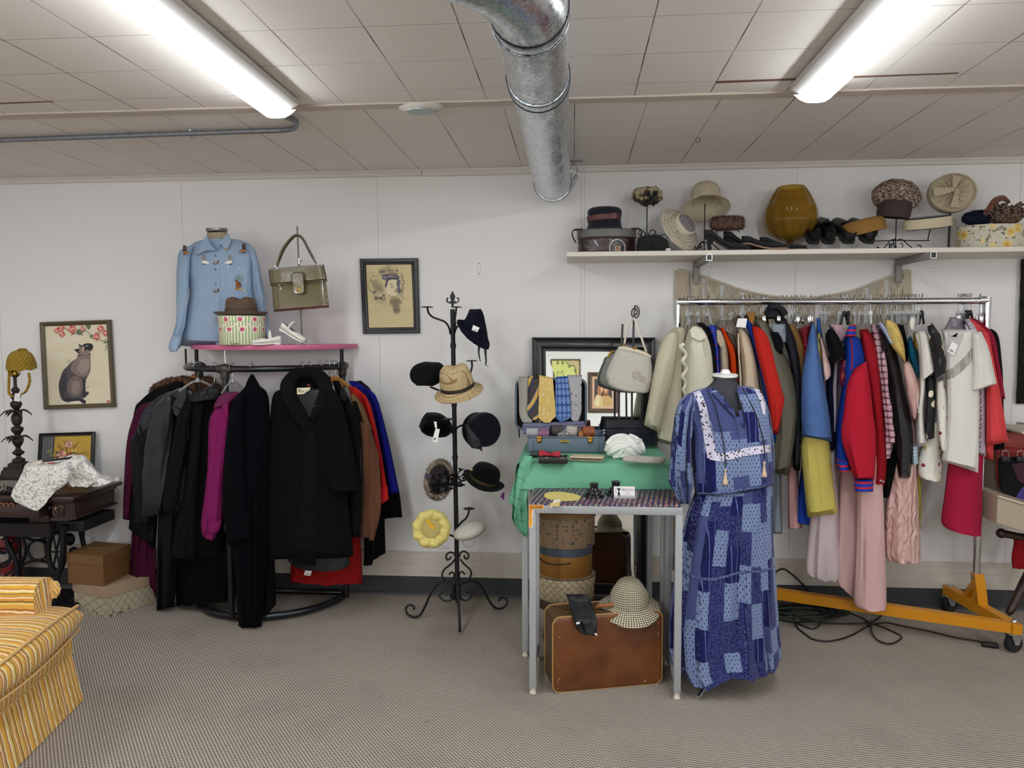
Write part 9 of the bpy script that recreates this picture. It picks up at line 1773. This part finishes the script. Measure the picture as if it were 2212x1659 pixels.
M_WHT=cloth('white_cotton','e4e1da',800,'d8d4cc',.3);M_WKN=cloth('white_rib_knit','e2dfd9',300,'d5d2cb',.5)
def gwh(r,T,B):
 part('collar',blob([(1966,686),(1963,700),(1968,716)],[(1976,682),(1978,696),(1974,716)],3.96,.08,nr=8),M_WHT,r);part('drawstring',tube([W(a,c,3.9)for a,c in((1983,850),(1982,870),(1985,884),(1984,892))],.002,6,smooth=3),M_WHT,r)
gm_('blouse','plain white blouse with short sleeve in front of the floral shirt','blouse',[('body',M_WHT,[(1974,716),(1984,770),(1985,830),(1980,880),(1978,964)],[(1988,712),(2000,760),(2000,830),(1996,890),(2004,963)],3.92,.26),('sleeve',M_WHT,[(1984,716),(1988,760),(1991,800),(1994,822)],[(2000,712),(2010,740),(2018,780),(2022,800)],3.88,.14,dict(top=.15))],[(1960,'clear'),(1965,'clear')],extra=gwh)
n=N('hibiscus_print');d=n. vor(14);w=n. noise(30,det=2);fl=n. ma('LESS_THAN',n. ma('ADD',d,n. ma('MULTIPLY',w,.45)),.56);ce=n. ma('LESS_THAN',d,.1);lf=n. ma('GREATER_THAN',n. noise(16,det=1),.62);n. set(col=n. mix(fl,n. mix(lf,'09090b','33444a'),n. mix(ce,'e2d6c2','b5905a')),rough=.7);M_HIB=n. m
gm_('floral_shirt','black shirt printed with big cream flowers','shirt',[('body',M_HIB,[(2000,800),(2000,860),(1998,910),(2000,948)],[(2022,800),(2022,860),(2020,910),(2020,946)],3.92,.24),('sleeve',M_HIB,[(2002,700),(2008,740),(2016,780),(2018,820)],[(2014,698),(2032,726),(2043,780),(2043,806)],3.86,.14,dict(top=.15))],[(1976,'clear')])
n=N('coloured_dots');v=n. vor(24,rnd=.5);cl=n. sep(n. vor(24,out='Color',rnd=.5))[0];n. set(col=n. mix(n. ma('LESS_THAN',v,.25),'e2ded2',n. ramp(cl,[(0,'8c2a48'),(.28,'d0a23a'),(.5,'3c3a5c'),(.7,'6a9ab0'),(.85,'98303a')],True)),rough=.75);M_PDT=n. m
gm_('polka_dot_blouse','white blouse with coloured polka dots and a long frilled hem','blouse',[('body',M_PDT,[(2010,900),(1996,950),(1984,985),(1983,1023),(2000,1030)],[(2034,900),(2036,960),(2037,1000),(2036,1026),(2034,1036)],3.97,.22),('sleeve',M_PDT,[(2024,820),(2024,880),(2026,930),(2033,972)],[(2038,815),(2046,860),(2049,930),(2048,979)],3.9,.14)],[(1985,'clear'),(1992,'black')])
def gkn(r,T,B):
 for A,B_ in(([(2118,716),(2104,745),(2080,775),(2058,794),(2044,800)],[(2122,730),(2110,762),(2086,794),(2062,814),(2044,820)]),([(2032,712),(2034,740),(2040,770)],[(2040,712),(2041,740),(2044,775)])):part('lace_band',decal(T[0],A,B_,off=.003,n=30),M_LCB,r)
 part('neck_inside',decal(T[0],[(2034,712),(2044,750),(2056,770)],[(2084,716),(2074,745),(2062,768)],off=.002,n=16),mat('inside_white','b9b7b2',.9),r)
 pricetag([(2057,738),(2070,745),(2060,768),(2047,759)],3.82,r);part('size_label',decal(T[0],[(2054,727),(2062,723)],[(2066,728),(2069,718)],off=.004,n=4,sm=False),M_BLKT,r)
n=N('openwork_lace');f=n. vor(150,rnd=.2);n. set(col=n. mix(n. ma('GREATER_THAN',f,.42),'dcd8cd','9c9890'),rough=.8);n. bump(f,.9,.005);M_LCB=n. m
gm_('knit_blouse','white V-neck knit top with lace bands, facing the room','top',[('body',M_WKN,[(2033,712),(2040,740),(2044,800),(2046,880),(2040,960),(2034,995)],[(2110,712),(2112,740),(2114,800),(2116,880),(2115,960),(2113,1021)],3.88,.12,dict(fold=.01,ff=5,p=2.8)),('sleeve',M_WKN,[(2100,716),(2100,760),(2099,810),(2097,848)],[(2120,716),(2136,752),(2146,795),(2153,829)],3.84,.14,dict(top=.15))],[(2070,'clear'),(2079,'wire')],extra=gkn)
GL=mat('grey_pleated_satin','948a94',.5,nz=(30,.6,'6d656e'),bp=(60,.4,.01))
gm_('padded_blouse','lilac grey gathered satin shoulders above the white knit top','blouse',[('shoulders',GL,[(2052,685),(2042,704),(2032,716)],[(2080,686),(2084,704),(2088,716)],4.0,.12,dict(nr=10,wr=.004))],[(2081,'clear')])
n=N('lavender_stripe');x,y,z=n. sep(n. co());f=n. ma('FRACT',n. ma('MULTIPLY',n. ma('ADD',x,n. ma('MULTIPLY',z,-.28)),75));n. set(col=n. ramp(f,[(0,'cfcbd6'),(.4,'6b6488'),(.55,'cfcbd6'),(.75,'9a6a86')],True),rough=.8);M_LST=n. m
gm_('striped_shirt','lavender striped shirt with a turned cuff between white knit and coral','shirt',[('body',M_LST,[(2082,690),(2096,720),(2108,770),(2112,850),(2112,930),(2109,980)],[(2094,688),(2112,714),(2126,770),(2130,850),(2130,930),(2130,987)],3.94,.2)],[(2088,'black')])
M_COR=cloth('coral_crepe','d9484a',500,'c83f42',.3)
gm_('jacket','coral jacket near the end of the garment rack','jacket',[('body',M_COR,[(2090,688),(2108,730),(2124,800),(2128,880),(2126,990)],[(2098,686),(2134,722),(2142,790),(2146,880),(2146,992)],3.98,.2),('sleeve',M_COR,[(2120,712),(2128,780),(2130,860),(2130,964)],[(2136,720),(2148,780),(2163,860),(2178,954)],3.92,.12,dict(top=.12))],[(2084,'wire')])
M_ROS=cloth('raspberry_wool','9e1c3e',500,'8c1735',.3)
gm_('jacket','raspberry pink jacket behind the coral jacket','jacket',[('body',M_ROS,[(2098,688),(2124,716),(2146,790),(2156,860)],[(2106,688),(2146,722),(2160,790),(2172,862),(2170,880)][:4],4.06,.18)],[(2092,'black')])
gm_('jacket','black jacket outermost beside the rack upright','jacket',[('body',M_BLKT,[(2120,706),(2140,730),(2150,790),(2158,840),(2140,972)],[(2134,706),(2156,724),(2164,780),(2167,830),(2170,970)],4.12,.18)],[(2097,'black')])
gm_('skirt','dark pink pleated skirt hanging low beside the bare upright','skirt',[('skirt',cloth('dark_pink_crepe','a81f40',500,'951a37',.3),[(2056,970),(2047,1010),(2040,1070),(2034,1129),(2060,1140)],[(2126,970),(2123,1020),(2122,1080),(2120,1140),(2120,1156)],3.96,.2,dict(fold=.014,ff=4))],[(2076,'clip')])
hk(2117,'clip','nothing, an empty clear skirt hanger at the rack end',.085)
M_CHF=N('pink_chiffon'). set(col='dcb6b4',rough=.8,trans=.0,alpha=.82,spec=.15). m
M_PCH=cloth('blush_chiffon','d6b2b0',800,'c9a2a0',.25)
gm_('evening_gown','very long blush pink chiffon gown sweeping over the yellow base','gown',[('skirt',M_PCH,[(1862,960),(1852,1060),(1850,1160),(1847,1240),(1845,1302),(1872,1310)],[(1900,960),(1908,1070),(1911,1150),(1914,1240),(1915,1300),(1914,1314)],3.94,.14,dict(fold=.014,ff=3)),('underskirt',M_CHF,[(1820,960),(1812,1060),(1806,1150),(1800,1235),(1822,1258)],[(1870,960),(1866,1100),(1860,1200),(1850,1280),(1848,1288)],4.04,.16,dict(fold=.014,ff=4))],[(1868,'clear')])
gm_('nightgown','pale pinkish white nightgown beside the chiffon gown','nightgown',[('skirt',cloth('pale_nylon','cdbdbf',800,'c0afb2',.3),[(1770,950),(1758,1050),(1747,1140),(1739,1227),(1760,1236)],[(1806,950),(1810,1050),(1812,1140),(1815,1236),(1797,1247)],4.0,.2,dict(fold=.02,ff=5))],[(1775,'clear')])
gm_('skirt','pale pink hem between grey-olive coat and blue skirt','skirt',[('skirt',cloth('dusty_pink','c79a98',700,'b78a88',.3),[(1700,960),(1702,1060),(1702,1142)],[(1724,960),(1726,1060),(1733,1140)],4.08,.16)],[(1700,'wire')])
gm_('trousers','grey-blue trousers hem beside the blue patchwork dress','trousers',[('leg',cloth('grey_blue','8a949c',700,'7a848c',.3),[(1664,960),(1668,1050),(1670,1152)],[(1686,960),(1688,1050),(1690,1152)],4.1,.14)],[(1645,'clip')])
gm_('scarf','thin yellow and green flowered strip behind the quilted robe','scarf',[('cloth',mat('yellow_green_floral','c9a02a',.7,nz=(30,1.0,'6f9a2e')),[(1980,1000),(1981,1060),(1982,1140)],[(1988,1000),(1990,1060),(1989,1142)],4.08,.06)],[(1970,'clear')])
n=N('pale_blue_plaid');x,y,z=n. sep(n. co());f=n. ma('FRACT',n. ma('MULTIPLY',z,60));n. set(col=n. ramp(f,[(0,'a9c0d0'),(.4,'d8dad8'),(.7,'7fa0b8')],True),rough=.8)
gm_('shirt','pale blue striped hem beside the polka dot blouse','shirt',[('hem',n. m,[(1970,960),(1969,985),(1970,1002)],[(1982,960),(1983,985),(1984,1002)],3.95,.16,dict(nr=10))],[(1979,'wire')])
def fcord(pts,rr,z=.006):return tube([F(a,c,z)for a,c in pts],rr,8,smooth=7)
M_GCORD=mat('dark_green_cord','14241d',.5);M_BCORD=mat('dark_brown_cord','1a1214',.45);rnd=random. Random(17)
r=thing('cable_bundle','tangled coil of dark green electric cable under the garment rack','cable',F(1740,1325))
for i in range(16):
 cx,cy=1735+rnd. uniform(-20,25),1322+rnd. uniform(-6,6);rx,ry=rnd. uniform(45,80),rnd. uniform(8,17);ph=rnd. uniform(0,6);zz=.006+.004*i
 part('cable_loop',tube([F(cx+rx*cos(a),cy+ry*sin(a+ph*.08),zz+.004*sin(3*a+ph))for a in[j*pi/14 for j in range(28)]],.0042,7,closed=True,smooth=2),M_GCORD,r)
part('cable_end',fcord([(1715,1322),(1712,1332),(1720,1343),(1735,1352),(1756,1358),(1770,1350),(1768,1338),(1750,1335),(1730,1340),(1722,1345)],.0042),M_GCORD,r)
part('cable_end',fcord([(1906,1325),(1900,1333),(1886,1342),(1870,1345)],.006),M_GCORD,r)
part('cable_tag',box(F(1811,1313,.03)+V((0,0,0)),(.028,.004,.012)),M_TAG,r);part('plug_prong',ellip(F(1711,1318,.03),(.012,.008,.016),n=10,m=6),mat('pale_plug','7a857e',.5),r)
r=thing('extension_cord','dark brown extension cord looping over the carpet to a flat socket','cord',F(2145,1390))
part('cord',fcord([(1716,1338),(1722,1355),(1740,1370),(1755,1380),(1780,1385),(1810,1382),(1840,1372),(1862,1360),(1880,1350),(1900,1346),(1918,1345),(1940,1350),(1970,1356),(2010,1364),(2060,1376),(2108,1384),(2124,1388)],.0045),M_BCORD,r)
part('cord',fcord([(1770,1345),(1820,1347),(1875,1347),(1900,1352),(1930,1365),(1947,1374),(1944,1381),(1930,1389),(1914,1390),(1895,1382),(1884,1368),(1880,1350),(1868,1338),(1845,1328),(1822,1318)],.0042,.009),M_BCORD,r)
part('cord',tube([F(1758,1320,.012),W(1752,1284,4.44),W(1730,1258,4.45),W(1708,1238,4.46),W(1692,1229,4.46),W(1678,1234,4.46),W(1670,1242,4.46)],.005,8,smooth=6),M_BCORD,r)
p=F(2138,1393,.012);part('socket_block',box(p,(.075,.032,.024),.006,rot=Matrix. Rotation(-.28,3,'Z')),M_BCORD,r)
Yc=4.3
r=thing('open_case','open cream hard case with pink ruched lining propped against the wall','suitcase',W(2190,1130,4.1))
M_CASE=mat('cream_vinyl_case','b0a28e',.5,nz=(9,.5,'9c8d78'),bp=(140,.15));M_PNK=mat('salmon_satin_lining','b8504a',.5,nz=(6,.6,'9c3e3c'),bp=(30,.4,.01));M_DKL=mat('painted_lid_shadow','3a1018',.7)
part('lid',prism([W(a,c,4.44)for a,c in((2136,928),(2290,928),(2290,1085),(2160,1085),(2146,1075),(2138,1050))][::-1],(0,-.12,0),bev=.006),M_CASE,r,ang=40)
part('lining',pprism([(2160,934),(2290,934),(2290,1080),(2172,1068),(2156,1052),(2150,1020)],4.31,.006),M_PNK,r)
part('lid_edge',box(W(2230,927,4.28)+V((.1,0,0)),(.5,.34,.012),.004),mat('cream_rim','cfc3b0',.5),r)
part('shadow_band',pprism([(2168,924),(2290,924),(2290,931),(2170,931)],4.3,.01),M_DKL,r)  # dark maroon strip, shadow under the lid edge put into the colour
fr_=MB()
for i in range(26):x_=2152+i*4;tube([W(x_+1,966+.1*i,4.29),W(x_,976,4.275-.01*(i%2)),W(x_+1.5,984+2*sin(i),4.285),W(x_-1,994,4.29)],.006,6,smooth=3,mb=fr_)
part('ruched_pocket',fr_,M_PNK,r);part('pocket_cord',tube([W(2160,962,4.28),W(2180,964,4.275),W(2212,966,4.275),W(2280,970,4.28)],.004,8,smooth=3),M_PNK,r)
part('side',prism([W(a,c,4.43)for a,c in((2122,985),(2136,984),(2138,1045),(2146,1062),(2160,1074),(2156,1082),(2134,1068),(2122,1050))][::-1],(0,-.1,0),bev=.003),M_CASE,r,ang=40)
bs=[W(a,c,4.0)for a,c in((2154,1072),(2212,1088),(2300,1116),(2300,1190),(2212,1152),(2151,1132))]
part('base',prism(bs[::-1],(0,.26,.02),bev=.004),M_CASE,r,ang=40);part('base_rim',tube([W(a,c,3.995)for a,c in((2156,1072),(2212,1089),(2300,1117))],.006,8,smooth=3),mat('cream_rim_edge','c9bda8',.5),r)
part('base_line',tube([W(a,c,3.995)for a,c in((2152,1128),(2212,1148),(2300,1185))],.003,6,smooth=3),M_CASE,r)
n=N('dark_plum_print');x,y,z=n. sep(n. co());d1=n. ma('SQRT',n. ma('ADD',n. ma('POWER',n. ma('SUBTRACT',x,.09),2.0),n. ma('POWER',n. ma('ADD',z,.0),2.0)));n. set(col='0f0f11',rough=.8,spec=.2)
r2=thing('swimsuit','dark bathing suit with plum and violet curves clipped inside the cream case','swimsuit',W(2190,1060,4.22))
sw=blob([(2156,990),(2156,1020),(2160,1050),(2170,1080)],[(2270,982),(2275,1020),(2280,1060),(2285,1120)],4.2,.06,p=5,nr=20,wr=.003);part('body',sw,n. m,r2);T=sw. bvh()
part('plum_panel',decal(T,[(2186,1002),(2194,1025),(2206,1042),(2240,1056)],[(2268,990),(2270,1010),(2272,1030),(2272,1050)],off=.003),mat('plum_cloth','3a1424',.8),r2);part('violet_panel',decal(T,[(2212,1050),(2200,1064),(2192,1082),(2188,1084)],[(2272,1060),(2272,1075),(2272,1100),(2272,1110)],off=.0035),mat('violet_cloth','42347c',.8),r2)
for x_ in(2172,2204):
 c=W(x_,992,4.16);o=part('clip',box(c,(.045,.02,.03),.004),M_BPL,r2);part('clip_wire',tube([c+V((-.015,0,.012)),c+V((-.015,0,.04)),c+V((.012,0,.045)),c+V((.015,0,.012))],.0016,6,smooth=3),M_CHROME,o)
r=thing('wooden_stand','dark wooden cross-leg stand carrying the open cream case','stand',F(2200,1330));M_DKW=mat('dark_turned_wood','2e1812',.4)
part('rail',MB(). join(tube([W(2160,1151,4.1),W(2300,1180,4.1)],.02,12)). join(ellip(W(2163,1152,4.1),(.026,.026,.026),n=14,m=10)),M_DKW,r)
part('leg',tube([W(2175,1326,4.2),W(2185,1315,4.2),W(2212,1260,4.25),W(2262,1160,4.3)],[.014,.022,.026,.024],12,smooth=3),M_DKW,r)
st_=blob([(2190,1150),(2188,1180),(2186,1210),(2187,1226)],[(2260,1160),(2262,1190),(2255,1220),(2230,1230)],4.12,.08,nr=18,wr=.006,fold=.006)
solo('red_shawl',st_,mat('dark_red_wool','7d1014',.95,bp=(120,.3),spec=.15),'dark red knitted cloth hanging over the wooden stand below the cream case','cloth')
r=solo('fringed_rug',blob([(2206,560),(2202,660),(2198,800),(2194,872)],[(2400,560),(2400,660),(2400,800),(2400,870)],4.462,.02,p=8,nr=30,wr=.003),fur('dark_rug_pile','101012','2c2a20',90),'dark shaggy rug hung on the wall at the edge of the room','rug')
lc=MB();rnd=random. Random(5)
for i in range(9):x_=2196+i*4;tube([W(x_,917,4.2),W(x_+2,912+rnd. uniform(-3,2),4.19),W(x_+5,916,4.2)],.003,6,smooth=3,mb=lc)
solo('lace_doily',lc,mat('dark_cream_lace','8f8876',.8),'scrap of openwork lace on the upper edge of the cream case','lace')
